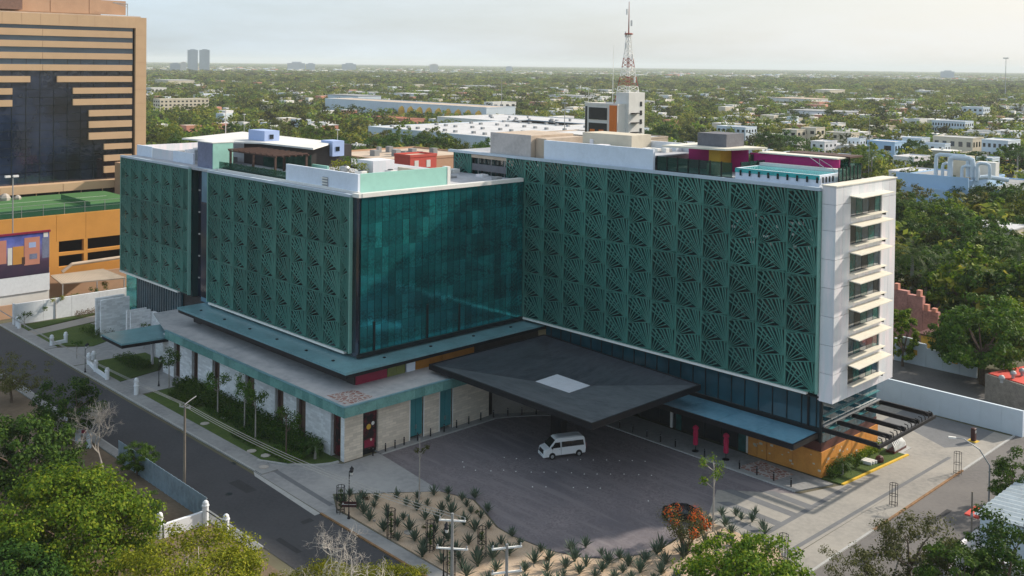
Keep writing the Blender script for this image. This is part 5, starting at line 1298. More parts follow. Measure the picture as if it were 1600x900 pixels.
rr = thing('red_roof_building', 'low rubble stone building with a bright red flat roof and grey turbine vents', 'building', (-42,147,0))
part('stone_wall', MB().prism([(-54.2,146.0),(-40,142.0),(-30,155),(-50,160)], 0, 3.6), MT['rubble'], rr)
part('roof', MB().prism([(-53.9,146.3),(-40.2,142.5),(-30.4,155),(-49.9,159.6)], 3.6, 3.72), MT['redroof'], rr)
for (px, py) in ((1565,597),(1583,590),(1597,586)):
    p = at(px, py, 3.8); v = part('vent', MB().lathe((p.x,p.y,3.72), [(.22,0),(.22,.35),(.4,.45),(.45,.7),(.3,.95),(.05,1.05)], 10), MT['galv'], rr)
keep(-56, 140, -28, 162); keep(-86, 120, -28, 158); keep(-48, -50, -36, 420)
hs = thing('tin_roof_house', 'low pale blue house with a corrugated tin roof in the lower right corner', 'house', (-30,100,0))
part('wall', MB().box(-36.9, 98.9, 0, -24, 112, 3.7), MT['bluewhite'], hs)
for k in range(14):
    y = 98.6+k*1.0; part('roof_sheet', MB().poly([(-37.4,y,3.75),(-24,y,4.6),(-24,y+.5,4.72),(-37.4,y+.5,3.87)]).poly([(-37.4,y+.5,3.87),(-24,y+.5,4.72),(-24,y+.98,4.6),(-37.4,y+.98,3.75)]), MT['tin'], hs)
part('window', MB().box(-35.6, 98.82, 2.2, -34.6, 98.89, 2.9), MT['window'], hs)
part('awning', MB().box(-38.6, 99.5, 3.0, -37.3, 102, 3.15), MT['redroof'], hs)
yw = thing('yard_wall', 'grey rendered yard wall beside the tin roofed house', 'wall', (-37,94,0)); part('panel', MB().box(-37.2, 91.5, 0, -36.9, 98.8, 2.3), MT['cladding'], yw); part('panel', MB().box(-36.88, 94.5, 0, -30, 94.8, 2.0), MT['cladding'], yw)
tkk = thing('yard_tank', 'small white yard platform with a dark round drum beside the tin roofed house', 'tank', (-35.5,96.5,0)); part('platform', MB().box(-36.7,95.2,0,-34,98.4,1.3), MT['offwhite'], tkk); part('drum', MB().lathe((-35.5,96.3,1.3), [(.35,0),(.37,.5),(.3,.55)], 10), MT['black'], tkk)
keep(-40, 88, -20, 115)
t = thing('wall_post', 'thin grey pole standing by the tin roofed house', 'utility pole', (-37.4,98.2,0)); part('shaft', MB().cyl((-37.4,98.2,0),(-37.4,98.2,6.0),.09,n=6), MT['poleconc'], t); part('collar', MB().lathe((-37.4,98.2,3.6), [(.14,0),(.14,.3)], 6), MT['galv'], t)

# --- blue hall with big white ducts
t, x0, y0, x1, y1 = bld('duct_hall', 'light blue hall with huge white ducts looping over its roof', 'hall', 1512, 283, 12, 22, 30, 'skyblue', 'greyroof', 0)
part('sloped_wall', MB().prism([(x0-.4,y0-.5),(x1+.4,y0-.5),(x1+.4,y0-.1),(x0-.4,y0-.1)], 0, 13), MT['skyblue'], t)
z = 12; DT = MT['bluewhite']
for (a, h, rr_, L) in ((-11.5,7.2,.62,9.5),(-9.4,4.6,.5,2.2),(-7.0,6.6,.85,6.5),(-3.4,4.2,.5,4.6),(1.2,5.4,.5,3.4)):
    bx = x1+a; by = y0+4
    part('duct', MB().tube([(bx,by,z),(bx,by,z+h-1.3),(bx+.2,by,z+h-.4),(bx+1,by+.3,z+h),(bx+L-1,by+1,z+h-.1),(bx+L-.2,by+1,z+h-.5),(bx+L,by+1,z+h-1.5),(bx+L,by+1,z+.8)], rr_, 10), DT, t)
part('duct', MB().tube([(x1-1,y0+5,z+.6),(x1+3,y0+8,z+1.0),(x1+8,y0+11,z+.2)], .7, 10), DT, t)
part('duct_box', MB().box(x1-10, y0+9, z, x1-3, y0+13, z+6.8), MT['cream'], t); part('duct_box', MB().box(x1-3, y0+14, z, x1+3, y0+17, z+5), MT['offwhite'], t)
bld('hall_annex', 'low light blue annex with a slanted end left of the duct hall', 'building', 1478, 297, 9, 24, 16, 'skyblue', 'greyroof', 0)
bld('hall_annex', 'long low light blue annex right of the duct hall', 'building', 1590, 300, 9, 20, 40, 'skyblue', 'greyroof', 0)
bld('grey_shed', 'pale grey roofed shed between the hotel end and the duct hall', 'shed', 1455, 272, 8, 16, 20, 'cladding', 'flatroof', 1, 2, 3)
# --- the white building with the lattice mast
t, x0, y0, x1, y1 = bld('mast_building', 'white block with orange corner and dark glazing carrying the tall lattice mast', 'building', 965, 163, 34, 13.5, 10.5, 'offwhite', 'flatroof', 0)
cw = MT['window']
for k in range(2): part('glazing', MB().box(x0+1.8, y0-.2, 24+4.9*k, x0+9.3, y0-.02, 27.8+4.9*k), cw, t)
part('side_glazing', MB().box(x0+.3, y0-.2, 22, x0+1.0, y0-.02, 33), cw, t)
for k in range(2): part('orange_blind', MB().box(x0+2.4+3.7*k, y0-.26, 24.2, x0+4.4+3.7*k, y0-.21, 25.8), MT['orangepanel'], t)
part('orange_fin', MB().box(x1-2.9, y0-.5, 0, x1-.2, y0-.02, 33.6), MT['orangepanel'], t)
part('stair_block', MB().box(x1-4, y0+4, 20, x1+1.2, y1+1.5, 37.6), MT['offwhite'], t)
for f in range(4): part('landing', MB().box(x1+1.2, y0+5, 22+3*f, x1+3.0, y0+8.6, 22.25+3*f), MT['black'], t)
for f in range(5): part('side_window', MB().box(x1+1.2, y0+9.6, 22+2.8*f, x1+1.3, y0+10.6, 23.5+2.8*f), cw, t)
# lattice mast
p = at(979, 158, 35.5); d_ = ppm((p.x,p.y,50)); mx_, my_ = x1-2.5, y0+8
ms = thing('lattice_mast', 'tall red and white lattice radio mast rising above the skyline', 'mast', (mx_,my_,33.6))
zt2 = CH+(105-12)/ppm((mx_,my_,60))-3.0; zb2 = 33.6
LV = 15
def mw2(z): u = (z-zb2)/(zt2*.86+zb2*.14-zb2); return max(.45, 2.7*max(0, 1-u)**1.5+.42)
zs_ = [zb2+(zt2-6-zb2)*i/LV for i in range(LV+1)]
for i in range(LV):
    za, zc = zs_[i], zs_[i+1]; a, b = mw2(za), mw2(zc); mt = MT['redsteel' if (i//2) % 2 == 0 and i < 11 else 'whitepaint']
    m = MB(); c0 = [(mx_+sx*a, my_+sy*a, za) for sx, sy in ((-1,-1),(1,-1),(1,1),(-1,1))]; c1 = [(mx_+sx*b, my_+sy*b, zc) for sx, sy in ((-1,-1),(1,-1),(1,1),(-1,1))]
    for j in range(4):
        k = (j+1) % 4; m.cyl(c0[j], c1[j], .12, n=4, cap=False); m.cyl(c0[j], c1[k], .06, n=4, cap=False); m.cyl(c0[k], c1[j], .06, n=4, cap=False); m.cyl(c1[j], c1[k], .06, n=4, cap=False)
    part('mast_section', m, mt, ms)
part('top_platform', MB().lathe((mx_,my_,zs_[-1]), [(1.3,0),(1.4,.3),(1.1,.5)], 8), MT['redsteel'], ms)
part('spire', MB().cyl((mx_,my_,zs_[-1]),(mx_,my_,zt2+4.5),.22,.08,6), MT['redsteel'], ms)
for k in range(7):
    a = rnd.random()*6.28; z = zb2+8+k*3.6; r_ = mw2(z)+.5
    part('antenna_panel', MB().obx((mx_+r_*math.cos(a), my_+r_*math.sin(a), z), (.5,.3,1.8), a), MT['whitepaint'], ms)
part('side_whip', MB().cyl((mx_-4.2,my_-2.5,zb2),(mx_-4.0,my_-2.5,zb2+19),.12,.06,5), MT['whitepaint'], ms)
bld('flat_block', 'beige low block with flat roofs between the penthouse and the mast building', 'building', 985, 217, 20, 45, 22, 'tanroof', 'flatroof', 0, extra=3)

# --- named mid-distance buildings
def far(lb, *a, **k): return bld(k.pop('name', 'building'), lb, k.pop('cat', 'building'), *a, **k)
far('pale five storey apartment slab beyond the tower at the left', 250, 155, 15, 12, 42, 'cream', fl=5, nx=3, ny=12, name='apartment_block')
far('small white flat roofed block left of the apartment slab, half behind the tower', 236, 137, 12, 14, 20, 'offwhite', fl=2)
far('white three storey building with arched openings right of the mast', 1165, 199, 11, 20, 12, 'bluewhite', fl=3, nx=6, ny=4)
far('cream rendered block of narrow towers, left part', 1245, 203, 12, 9, 10, 'cream', fl=3, nx=2, ny=2)
far('cream rendered block of narrow towers, middle part', 1275, 200, 13, 9, 10, 'cream', fl=3, nx=2, ny=2)
far('cream low wing right of the narrow cream towers', 1330, 208, 9, 16, 10, 'cream', fl=2, nx=4, ny=3)
far('pale stucco roofs in front of the blue white houses', 1340, 228, 8, 22, 12, 'offwhite', fl=1)
far('light blue house with a taller blue box beside the palm', 1398, 222, 11, 14, 12, 'skyblue', fl=2, nx=2)
far('white low houses left of the tall palm', 1352, 248, 8, 20, 16, 'bluewhite', fl=2)
far('ruined grey wall house behind the hotel end', 1428, 246, 9, 9, 16, 'cladding', fl=2)
far('pale blue cube beyond the palm', 1440, 216, 11, 10, 10, 'bluewhite', fl=2)
far('cream house with sloping parapets near the duct hall', 1520, 216, 12, 20, 14, 'cream', fl=2)
far('white and pale blue block with square windows at the right edge', 1575, 220, 13, 12, 16, 'bluewhite', fl=3)
far('long white block with many small windows at the right', 1508, 190, 12, 22, 14, 'bluewhite', fl=3, nx=12, ny=4)
far('teal and white office block far right', 1536, 168, 13, 18, 16, 'bluewhite', fl=3, nx=4)
far('white barrel roofed hall at the right edge', 1605, 188, 8, 24, 30, 'offwhite', fl=1)
far('pale house among trees left of the mast', 890, 156, 9, 9, 9, 'offwhite', fl=2)
far('cream long roof among trees in the middle distance', 806, 152, 8, 20, 24, 'cream', fl=1)
far('white long roof beyond the mall', 660, 148, 8, 22, 18, 'offwhite', fl=1)
far('grey white block at the end of the mall', 770, 160, 11, 12, 30, 'offwhite', fl=2)
far('terracotta roofed row in front of the mall', 640, 186, 7, 44, 14, 'salmon', roof='terracotta', fl=1, nx=12)
far('small pink houses near the mast building', 1048, 188, 7, 7, 9, 'salmon', fl=2)
far('grey stone wall of a roofless house near the white building', 1060, 224, 7, 24, 14, 'cladding', fl=1)
wq = random.Random(21)
for k in range(34):      # crowd of low pale houses right of the tall wing
    cx_, cy_ = wq.uniform(1180, 1640), wq.uniform(196, 262); zc = wq.choice((4.5, 7, 7, 10)); wx, wy = wq.uniform(6, 13), wq.uniform(6, 13)
    c_ = at(cx_, cy_, zc)
    if any(a-wx < c_.x < c+wx and b-wy < c_.y < e+wy for a, b, c, e in RECTS): continue
    wl, nm = wq.choice((('bluewhite','pale blue white'),('offwhite','white'),('bluewhite','pale blue white'),('cream','cream'),('whitestucco','white stucco'),('cladding','grey white'))); rf, rn2 = wq.choice((('flatroof','pale'),('greyroof','grey'),('offwhite','white')))
    fl_ = 1 if zc < 5 else 2 if zc < 8 else 3
    bld('town_house', '%s %s house, %s roof, crowded right of the tall wing' % (nm, ('one storey','two storey','three storey')[fl_-1], rn2), 'house', cx_, cy_, zc, wx, wy, wl, rf, fl_, wq.choice((2,3)), wq.choice((2,3)), .35, .4, extra=wq.choice((0,1,2)), group='low pale houses right of the tall wing')
# neighbours right behind the low wing
t, *_ = far('tan roofed neighbour block behind the low wing', 600, 250, 23, 26, 30, 'beige2', roof='tanroof', fl=0, extra=10)
t, x0, y0, x1, y1 = far('coral red cube house beside the tan roofs behind the low wing', 641, 243, 24.5, 6, 8, 'coral', roof='tanroof', fl=0)
for k in range(2): part('window', MB().box(x1, y0+1.3+k*3.6, 21.5, x1+.06, y0+2.5+k*3.6, 23.2), MT['offwhite'], t)
# mall
ml, x0, y0, x1, y1 = bld('shopping_mall', 'wide low white shopping mall roof with rows of dark roof units', 'mall', 765, 214, 12, 95, 120, 'bluewhite', 'flatroof', 0)
for k in range(36):
    a, b = x1-4-(k % 9)*10.3, y0+8+(k//9)*28+(k*7 % 5); part('roof_unit', MB().bbox(a-1.6, b, 11.7, a, b+1.8, 12.9, .1), MT['greyroof'], ml)
part('blue_lettering', MB().box(x1-38, y0-.3, 4.0, x1-28, y0-.12, 6.0), MT['skyblue'], ml)
bld('mall_hall', 'second white roofed hall of the mall beyond the first', 'mall', 880, 196, 12, 110, 60, 'offwhite', 'flatroof', 0, extra=14)
t, x0, y0, x1, y1 = bld('arched_hall', 'very long pale hall with yellow arches under a brown ridge behind the mall', 'hall', 760, 168, 14, 210, 30, 'bluewhite', 'tanroof', 0)
for k in range(9): part('arch', MB().lathe((x1-8-k*11.5, y0-.3, 4), [(3.2,0),(3.2,.2),(3.2,4),(2.4,6),(.5,7.5)], 12), MT['yellow'], t)
bld('teal_shop', 'dark teal shop block at the near corner of the mall', 'building', 752, 214, 10, 16, 16, 'tealdoor', 'flatroof', 0)
wr = random.Random(15)
for k in range(20):      # big pale sheds and halls between the woods
    px = wr.uniform(240, 1600); d = _fw+_rt*((px-PX)/CF); d = Vector((d.x,d.y,0)).normalized()*wr.uniform(620, 1900)
    wx, wy, h = wr.uniform(22,60), wr.uniform(18,50), wr.uniform(7,13)
    if any(a-wx < d.x < c+wx and b-wy < d.y < e+wy for a, b, c, e in RECTS): continue
    keep(d.x-wx, d.y, d.x, d.y+wy); cl, nm = wr.choice((('offwhite','white'),('cream','cream'),('bluewhite','pale blue'),('cladding','grey white'))); rf, rn_ = wr.choice((('flatroof','pale'),('offwhite','white'),('tanroof','tan'),('greyroof','grey')))
    t = thing('distant_hall', '%s %s hall, %s flat roof, %s' % (('long' if wx > wy*1.3 else 'deep' if wy > wx*1.3 else 'squarish'), nm, rn_, ('left of the mast' if px < 700 else 'behind the mast' if px < 1050 else 'right of the mast' if px < 1350 else 'near the right edge')+(', nearer' if d.length < 900 else ', middle distance' if d.length < 1300 else ', far off')), 'building', (d.x, d.y, 0)); part('wall', MB().box(d.x-wx,d.y,0,d.x,d.y+wy,h), MT[cl], t); part('roof', MB().box(d.x-wx-.3,d.y-.3,h,d.x+.3,d.y+wy+.3,h+.5), MT[rf], t)
    for i in range(6): inst('window', UWX, t, (d.x-wx*(.95-.16*i), d.y-.08, h*.35), scl=(wx*.09,1,h*.3))

# twin towers and blocks on the skyline
def sky_block(lb, px0, px1, pt, dist, dep, mat='skyline', fl=0, nx=0):
    d = _fw+_rt*(((px0+px1)/2-PX)/CF); d = Vector((d.x, d.y, 0)).normalized()*dist
    s = ppm((d.x, d.y, 50)); w = (px1-px0)/s
    hz = 131.5-30.9-(800-(px0+px1)/2)*0.01236
    z = CH+(hz-pt)/s; a = math.atan2(d.y, d.x)+math.pi/2
    t = thing('high_rise' if w < 80 and z > 60 else 'distant_block', lb, 'building', (d.x, d.y, 0), a)
    part('wall', MB().box(-w/2, -dep/2, 0, w/2, dep/2, z), MT[mat], t, local=True)
    part('roof_plant', MB().box(-w*.3, -dep*.3, z, w*.25, dep*.3, z+w*.08), MT[mat], t, local=True)
    for f in range(fl):
        for i in range(nx):
            part('window_strip', MB().box(-w/2+w*(i+.2)/nx, dep/2*-1-.6, z*(f+.3)/fl, -w/2+w*(i+.8)/nx, -dep/2-.02, z*(f+.75)/fl), MT['window'], t, local=True)
MT['skyline'] = M('distant rendering', (.45,.50,.55), .8, .1, .01)
sky_block('left of the twin pale blue high rises on the skyline', 293, 308.5, 78, 3600, 30, fl=9, nx=3)
sky_block('right of the twin pale blue high rises on the skyline', 311.5, 327, 78, 3600, 30, fl=9, nx=3)
sky_block('slim cream block beside the twin high rises', 282, 291, 97, 3300, 25, 'offwhite')
sky_block('low pale block left of the twin high rises', 266, 281, 99, 3500, 40)
sky_block('wide pale block on the skyline left of centre', 449, 476, 98.5, 5200, 60, fl=3, nx=6)
sky_block('narrow pale block right of the wide skyline block', 478, 492, 99.5, 5000, 40)
sky_block('pale square block alone on the skyline', 534, 556, 100, 5200, 60, fl=2, nx=4)
sky_block('small tall block on the skyline above the mall', 671, 684, 100.5, 4200, 40, 'offwhite', fl=2, nx=2)
sky_block('faint block on the skyline right of the tall block', 790, 800, 104, 5600, 40)
sky_block('faint pale block far right on the skyline', 1470, 1490, 111.5, 5200, 40)
# thin far mast at the right and slender poles of the middle distance
def thinpole(px, pb, pt, dist, r, lb, mat='galv', z0=0):
    d = _fw+_rt*((px-PX)/CF); d = Vector((d.x, d.y, 0)).normalized()*dist; s = ppm((d.x,d.y,30)); hz = 131.5-30.9-(800-px)*0.01236
    zt_ = CH+(hz-pt)/s; zb_ = max(z0, CH+(hz-pb)/s)
    t = thing('slender_mast', lb, 'mast', (d.x, d.y, zb_*0)); part('shaft', MB().cyl((d.x,d.y,0),(d.x,d.y,zt_),r,r*.5,6), MT[mat], t); part('head', MB().box(d.x-r*5,d.y-r*2,zt_-r*2,d.x+r*5,d.y+r*2,zt_), MT[mat], t)
thinpole(1571, 130, 90, 1800, .8, 'far thin mast at the right edge of the skyline')
thinpole(353, 215, 168, 330, .22, 'pale lamp mast over the woods behind the low wing, left', 'cladding')
thinpole(382, 215, 178, 330, .12, 'thin mast right of the pale lamp mast', 'cladding')
thinpole(528, 240, 202, 300, .14, 'lamp mast over the dark wood, middle', 'cladding')
thinpole(883, 196, 160, 420, .25, 'grey pole at the far corner of the mall', 'galv')
thinpole(920, 160, 138, 360, .12, 'whip aerial left of the mast building', 'whitepaint')
thinpole(1360, 215, 178, 420, .14, 'thin pole among the cream houses', 'galv')
thinpole(784, 160, 120, 900, .3, 'thin aerial over the middle distance woods', 'galv')
# ------------------------------------------------------------------ vegetation
MT['leaf_green'] = leafmat('mid green leaves', [(.028,.070,.010),(.060,.125,.016),(.115,.185,.022)], .35, .5)
MT['leaf_bright'] = leafmat('bright yellow green leaves', [(.045,.110,.008),(.125,.215,.014),(.25,.30,.02)], .38, .2)
MT['leaf_dark'] = leafmat('dark green leaves', [(.018,.052,.008),(.040,.092,.012),(.085,.145,.016)], .32, .4)
MT['leaf_olive'] = leafmat('olive leaves', [(.055,.060,.020),(.10,.11,.03),(.15,.15,.05)], .32, .5)
MT['leaf_lime'] = leafmat('lime yellow leaves', [(.09,.12,.008),(.20,.22,.012),(.32,.30,.022)], .38, .2)
MT['leaf_flower'] = leafmat('orange blossom', [(.55,.08,.01),(.62,.14,.02),(.50,.05,.02)], .25, .1)
MT['leaf_brown'] = leafmat('dry brown leaves', [(.10,.06,.035),(.17,.10,.06),(.13,.09,.05)], .25, .2)
MT['leaf_mix'] = leafmat('woodland leaves', [(.040,.085,.010),(.105,.155,.016),(.20,.22,.024)], .38, 1.0)
MT['agave'] = leafmat('blue grey agave leaf', [(.055,.095,.065),(.10,.14,.10),(.14,.17,.12)], .08, .3)
MT['palm'] = leafmat('palm frond', [(.03,.07,.015),(.06,.11,.02),(.09,.14,.03)], .25, .3)
MT['pinkblossom'] = leafmat('pink blossom', [(.30,.14,.20),(.36,.18,.24),(.26,.16,.20)], .2, .3)

def leaf_mesh(name, mat, C, NRM, size, seed, tri=False):
    """a cloud of small leaf faces at C, roughly facing NRM"""
    g = np.random.RandomState(seed); n = len(C)
    nr = NRM+g.normal(0, .75, (n, 3)); nr /= np.linalg.norm(nr, axis=1)[:, None]+1e-9
    a = np.cross(nr, g.normal(0, 1, (n, 3))); a /= np.linalg.norm(a, axis=1)[:, None]+1e-9
    b = np.cross(nr, a); s = size*g.uniform(.6, 1.35, (n, 1))
    q = np.stack([C-a*s*.5, C-b*s*.30, C+a*s*.5, C+b*s*.30], 1).reshape(-1, 3)
    me = bpy.data.meshes.new(name)
    me.vertices.add(4*n); me.vertices.foreach_set('co', q.astype(np.float32).ravel())
    me.loops.add(4*n); me.loops.foreach_set('vertex_index', np.arange(4*n, dtype=np.int32))
    me.polygons.add(n); me.polygons.foreach_set('loop_start', np.arange(0, 4*n, 4, dtype=np.int32))
    try: me.polygons.foreach_set('loop_total', np.full(n, 4, dtype=np.int32))
    except Exception: pass
    me.materials.append(mat); me.update(calc_edges=True); me.validate(); return me
def crown(name, mat, rx, rz, nclump, per, size, seed, cr=None, hollow=.55, flat=.45):
    g = np.random.RandomState(seed)
    d = g.normal(0, 1, (nclump, 3)); d /= np.linalg.norm(d, axis=1)[:, None]
    lobes = g.normal(0, 1, (7, 3)); lobes /= np.linalg.norm(lobes, axis=1)[:, None]; la = g.uniform(.12, .38, 7)
    w = .78+sum(la[i]*np.clip(d@lobes[i], 0, 1)**3 for i in range(7))
    r = (hollow+(1-hollow)*g.uniform(0, 1, nclump)**.5)*w
    c = d*r[:, None]; c[:, 2] = np.where(c[:, 2] < -flat, -flat+.12*(c[:, 2]+flat), c[:, 2])
    c *= np.array([rx, rx, rz]); cr = cr or rx*.17
    P_ = np.repeat(c, per, 0); dn = g.normal(0, 1, P_.shape); dn /= np.linalg.norm(dn, axis=1)[:, None]
    rr = (g.uniform(0, 1, (len(P_), 1))**.45)*cr*g.uniform(.7, 1.3, (nclump, 1)).repeat(per, 0)
    dn2 = dn*np.array([1.1, 1.1, .72]); pts = P_+dn2*rr
    nrm = dn+np.repeat(d, per, 0)*.6+np.array([0, 0, .5])
    return leaf_mesh(name, mat, pts, nrm, size, seed+1), c
def trunk(h, r, tops, seed, bark, spread=1):
    g = random.Random(seed); m = MB(); k = Vector((g.uniform(-.3,.3)*r*3, g.uniform(-.3,.3)*r*3, h))
    m.tube([(0,0,-.1),(r*.3,0,h*.35),(k.x*.6,k.y*.6,h*.7),k], [r*1.35, r, r*.85, r*.7], 7)
    for t in tops:
        t = Vector(t); mid = k.lerp(t, .5)+Vector((g.uniform(-.4,.4), g.uniform(-.4,.4), .3)); m.tube([k*.92, mid, t], [r*.55, r*.32, r*.10], 5)
    return m
TREES = {}
def tree_proto(key, matk, rx, rz, ncl, per, size, seed, trunk_h, r, bark='bark', hollow=.55, cz=None, flat=.45, cr=None):
    me, c = crown('crown', MT[matk], rx, rz, ncl, per, size, seed, hollow=hollow, flat=flat, cr=cr)
    cz = cz if cz is not None else trunk_h+rz*.42
    g = random.Random(seed); idx = g.sample(range(len(c)), min(9, len(c)))
    tops = [(c[i][0]*.75, c[i][1]*.75, cz+c[i][2]*.7) for i in idx]
    tm = trunk(trunk_h, r, tops, seed, bark).mesh('trunk', MT[bark])
    TREES[key] = (me, tm, cz)
def plant(key, x, y, label, group=None, s=1, rz=None, z=0, name='tree', sz=None):
    me, tm, cz = TREES[key]
    t = bpy.data.objects.new(name, None); t.location = (x, y, z); t.rotation_euler = (0, 0, rz if rz is not None else rnd.random()*6.28)
    t.scale = (s, s, sz or s); COL.objects.link(t); tagit(t, label, 'tree', group)
    a = bpy.data.objects.new('crown', me); a.location = (0, 0, cz); link(a, t)
    b = bpy.data.objects.new('trunk', tm); link(b, t)
    return t
# near trees, leaf by leaf
tree_proto('big_bright', 'leaf_bright', 7.2, 5.4, 300, 130, .34, 11, 3.6, .30, hollow=.42)
tree_proto('big_dark', 'leaf_dark', 5.6, 4.6, 150, 110, .36, 12, 3.0, .28)
tree_proto('lime', 'leaf_lime', 6.4, 2.6, 260, 130, .24, 13, 3.2, .25, 'whitebark')
tree_proto('bright2', 'leaf_bright', 5.0, 3.6, 150, 125, .28, 14, 2.6, .24)
tree_proto('olive', 'leaf_olive', 4.2, 3.4, 90, 70, .22, 15, 2.6, .2, hollow=.3)
tree_proto('green', 'leaf_green', 4.6, 3.8, 120, 90, .34, 16, 3.0, .24)
tree_proto('dark2', 'leaf_dark', 4.0, 3.6, 110, 90, .28, 17, 2.6, .2)
tree_proto('brown', 'leaf_brown', 3.2, 2.8, 60, 60, .24, 18, 2.6, .18, hollow=.3)
tree_proto('tall_yellow', 'leaf_bright', 2.3, 5.0, 90, 80, .3, 19, 2.0, .16)
tree_proto('wood_a', 'leaf_mix', 6.0, 4.6, 95, 42, .62, 21, 3.5, .3)
tree_proto('wood_b', 'leaf_mix', 5.0, 4.4, 80, 42, .60, 22, 3.2, .26)
tree_proto('wood_c', 'leaf_green', 6.8, 4.6, 100, 42, .66, 23, 3.8, .3)
tree_proto('wood_d', 'leaf_dark', 5.6, 5.0, 90, 42, .64, 24, 3.6, .3)
tree_proto('wood_e', 'leaf_olive', 5.2, 4.0, 80, 36, .58, 25, 3.2, .25, hollow=.4)
tree_proto('wood_f', 'leaf_bright', 5.0, 4.2, 80, 42, .60, 26, 3.2, .25)
tree_proto('pinktree', 'pinkblossom', 4.5, 3.4, 60, 36, .55, 27, 3.0, .2, 'palebark', hollow=.4)
tree_proto('sapling', 'leaf_green', .95, 1.0, 14, 34, .20, 28, 3.4, .07, 'palebark', hollow=.2, cz=3.9)

def bare_branches(seed, base, levels=5, length=2.2, r=.12, spread=.55, up=.3, n=3, curl=.25):
    g = random.Random(seed); m = MB()
    def grow(p, d, L, r, lv):
        q = p; pts = [p]; rad = [r]
        for i in range(3):
            d = (d+Vector((g.gauss(0,curl), g.gauss(0,curl), g.gauss(0,curl)+up*.12))).normalized(); q = q+d*L/3; pts.append(q); rad.append(r*(1-.13*(i+1)))
        m.tube(pts, rad, 5 if lv > 2 else 3, False)
        if lv > 0:
            for _ in range(n if lv > 1 else n):
                e = (d+Vector((g.gauss(0,spread), g.gauss(0,spread), g.gauss(0,spread*.8)+up*.3))).normalized(); grow(q, e, L*g.uniform(.6,.85), r*.6, lv-1)
    grow(Vector(base), Vector((g.uniform(-.2,.2), g.uniform(-.2,.2), 1)), length*1.4, r, levels)
    return m
def bare_tree(px, py, label, seed, levels=5, length=2.2, r=.14, mat='palebark', n=3, spread=.55, z=0, curl=.25):
    p = at(px, py, z); t = thing('bare_tree', label, 'tree', (p.x,p.y,0))
    m = bare_branches(seed, (p.x,p.y,0), levels, length, r, spread, n=n, curl=curl)
    part('trunk', m, MT[mat], t); return t
def P_(px, py, z): q = at(px, py, z); return q.x, q.y
def pl(key, px, py, z, label, s=1, **k): x, y = P_(px, py, z); return plant(key, x, y, label, s=s, **k)
pl('big_bright', 116, 798, 6.2, 'large bright yellow green tree filling the lower left', .9, rz=.4)
pl('big_dark', 30, 700, 5.6, 'dark green tree at the left edge above the bright one', 1.0)
pl('dark2', 110, 645, 4.0, 'dark green tree in deep shade left of the bare branches', 1.0)
pl('big_dark', 20, 880, 6, 'dark green tree in the lower left corner', .85)
pl('brown', 12, 765, 7.5, 'brown leaved tree top at the left edge', .8)
pl('lime', 300, 892, 5.6, 'flat topped lime yellow tree at the bottom edge left of centre', 1.0, rz=1.0)
pl('lime', 180, 905, 5.6, 'lime yellow tree top at the bottom left, behind the flat topped one', .7, rz=2.0)
pl('lime', 500, 892, 5.0, 'lime yellow tree with bleached twisted branches at the bottom', .66, rz=4.0)
pl('lime', 596, 892, 4.6, 'small lime yellow crown at the bottom beside the pavement', .62, rz=5.0)
pl('lime', 400, 905, 4.6, 'lime yellow crown between the flat topped tree and the bleached branches', .6, rz=3.1)
pl('lime', 60, 920, 5.0, 'lime yellow crown in the bottom left corner', .6, rz=.7)
pl('lime', 428, 925, 4.4, 'low lime yellow crown at the bottom edge beneath the street', .6, rz=2.6)
pl('olive', 18, 580, 4.2, 'sparse olive tree by the street at the left edge', .85)
pl('green', 214, 690, 3.8, 'slim dark green tree between the bare tree and the street', .42)
pl('dark2', 232, 770, 3.0, 'small dark bush tree against the sheet fence', .35)
pl('bright2', 1165, 895, 4.8, 'bright yellow green tree at the bottom right of the bed', 1.0, rz=2.2)
pl('bright2', 1240, 925, 4.5, 'smaller bright green crown at the bottom beside the driveway', .6, rz=.2)
pl('olive', 1420, 850, 4.6, 'olive tree with bare pinkish twigs at the bottom right', 1.05)
pl('olive', 1345, 880, 4.0, 'thin olive tree left of the twiggy one at the bottom right', .7)
pl('dark2', 1575, 880, 4.2, 'dark green tree in the lower right corner', 1.0)
pl('dark2', 1588, 742, 3.6, 'dark green street tree on the far side of the avenue', .72)
pl('green', 1500, 905, 4.0, 'mid green tree at the bottom right corner', .8)
bare_tree(165, 740, 'leafless pale tree with forked branches by the dark street', 5, 6, 1.9, .16, 'palebark', 3, .5)
bare_tree(110, 725, 'leafless pale tree leaning over the gas cylinders', 8, 5, 1.7, .12, 'palebark', 3, .6)
bare_tree(520, 985, 'bleached twisted branches in front of the street at the bottom', 21, 6, 2.0, .14, 'whitebark', 3, .75, curl=.35)
bare_tree(360, 985, 'bleached curling branches above the lime tree at the bottom left', 22, 6, 1.9, .13, 'whitebark', 3, .8, curl=.4)
bare_tree(1395, 905, 'bare twiggy tree with pinkish tips at the bottom right', 23, 6, 1.5, .10, 'brownbark' if 'brownbark' in MT else 'palebark', 3, .6)
bare_tree(500, 975, 'dense tangle of bleached branches at the bottom, left of the pale forked ones', 31, 6, 1.8, .13, 'whitebark', 3, .8, curl=.45)
bare_tree(548, 968, 'dense tangle of bleached branches at the bottom right of the lime crown', 33, 6, 1.85, .13, 'whitebark', 3, .8, curl=.45)
bare_tree(320, 955, 'curling bleached branches poking through the flat topped lime tree', 35, 6, 1.75, .12, 'whitebark', 3, .85, curl=.45)
bare_tree(575, 1000, 'bleached forked branches at the bottom beside the corner of the bed', 29, 5, 1.9, .12, 'whitebark', 3, .7, curl=.35)
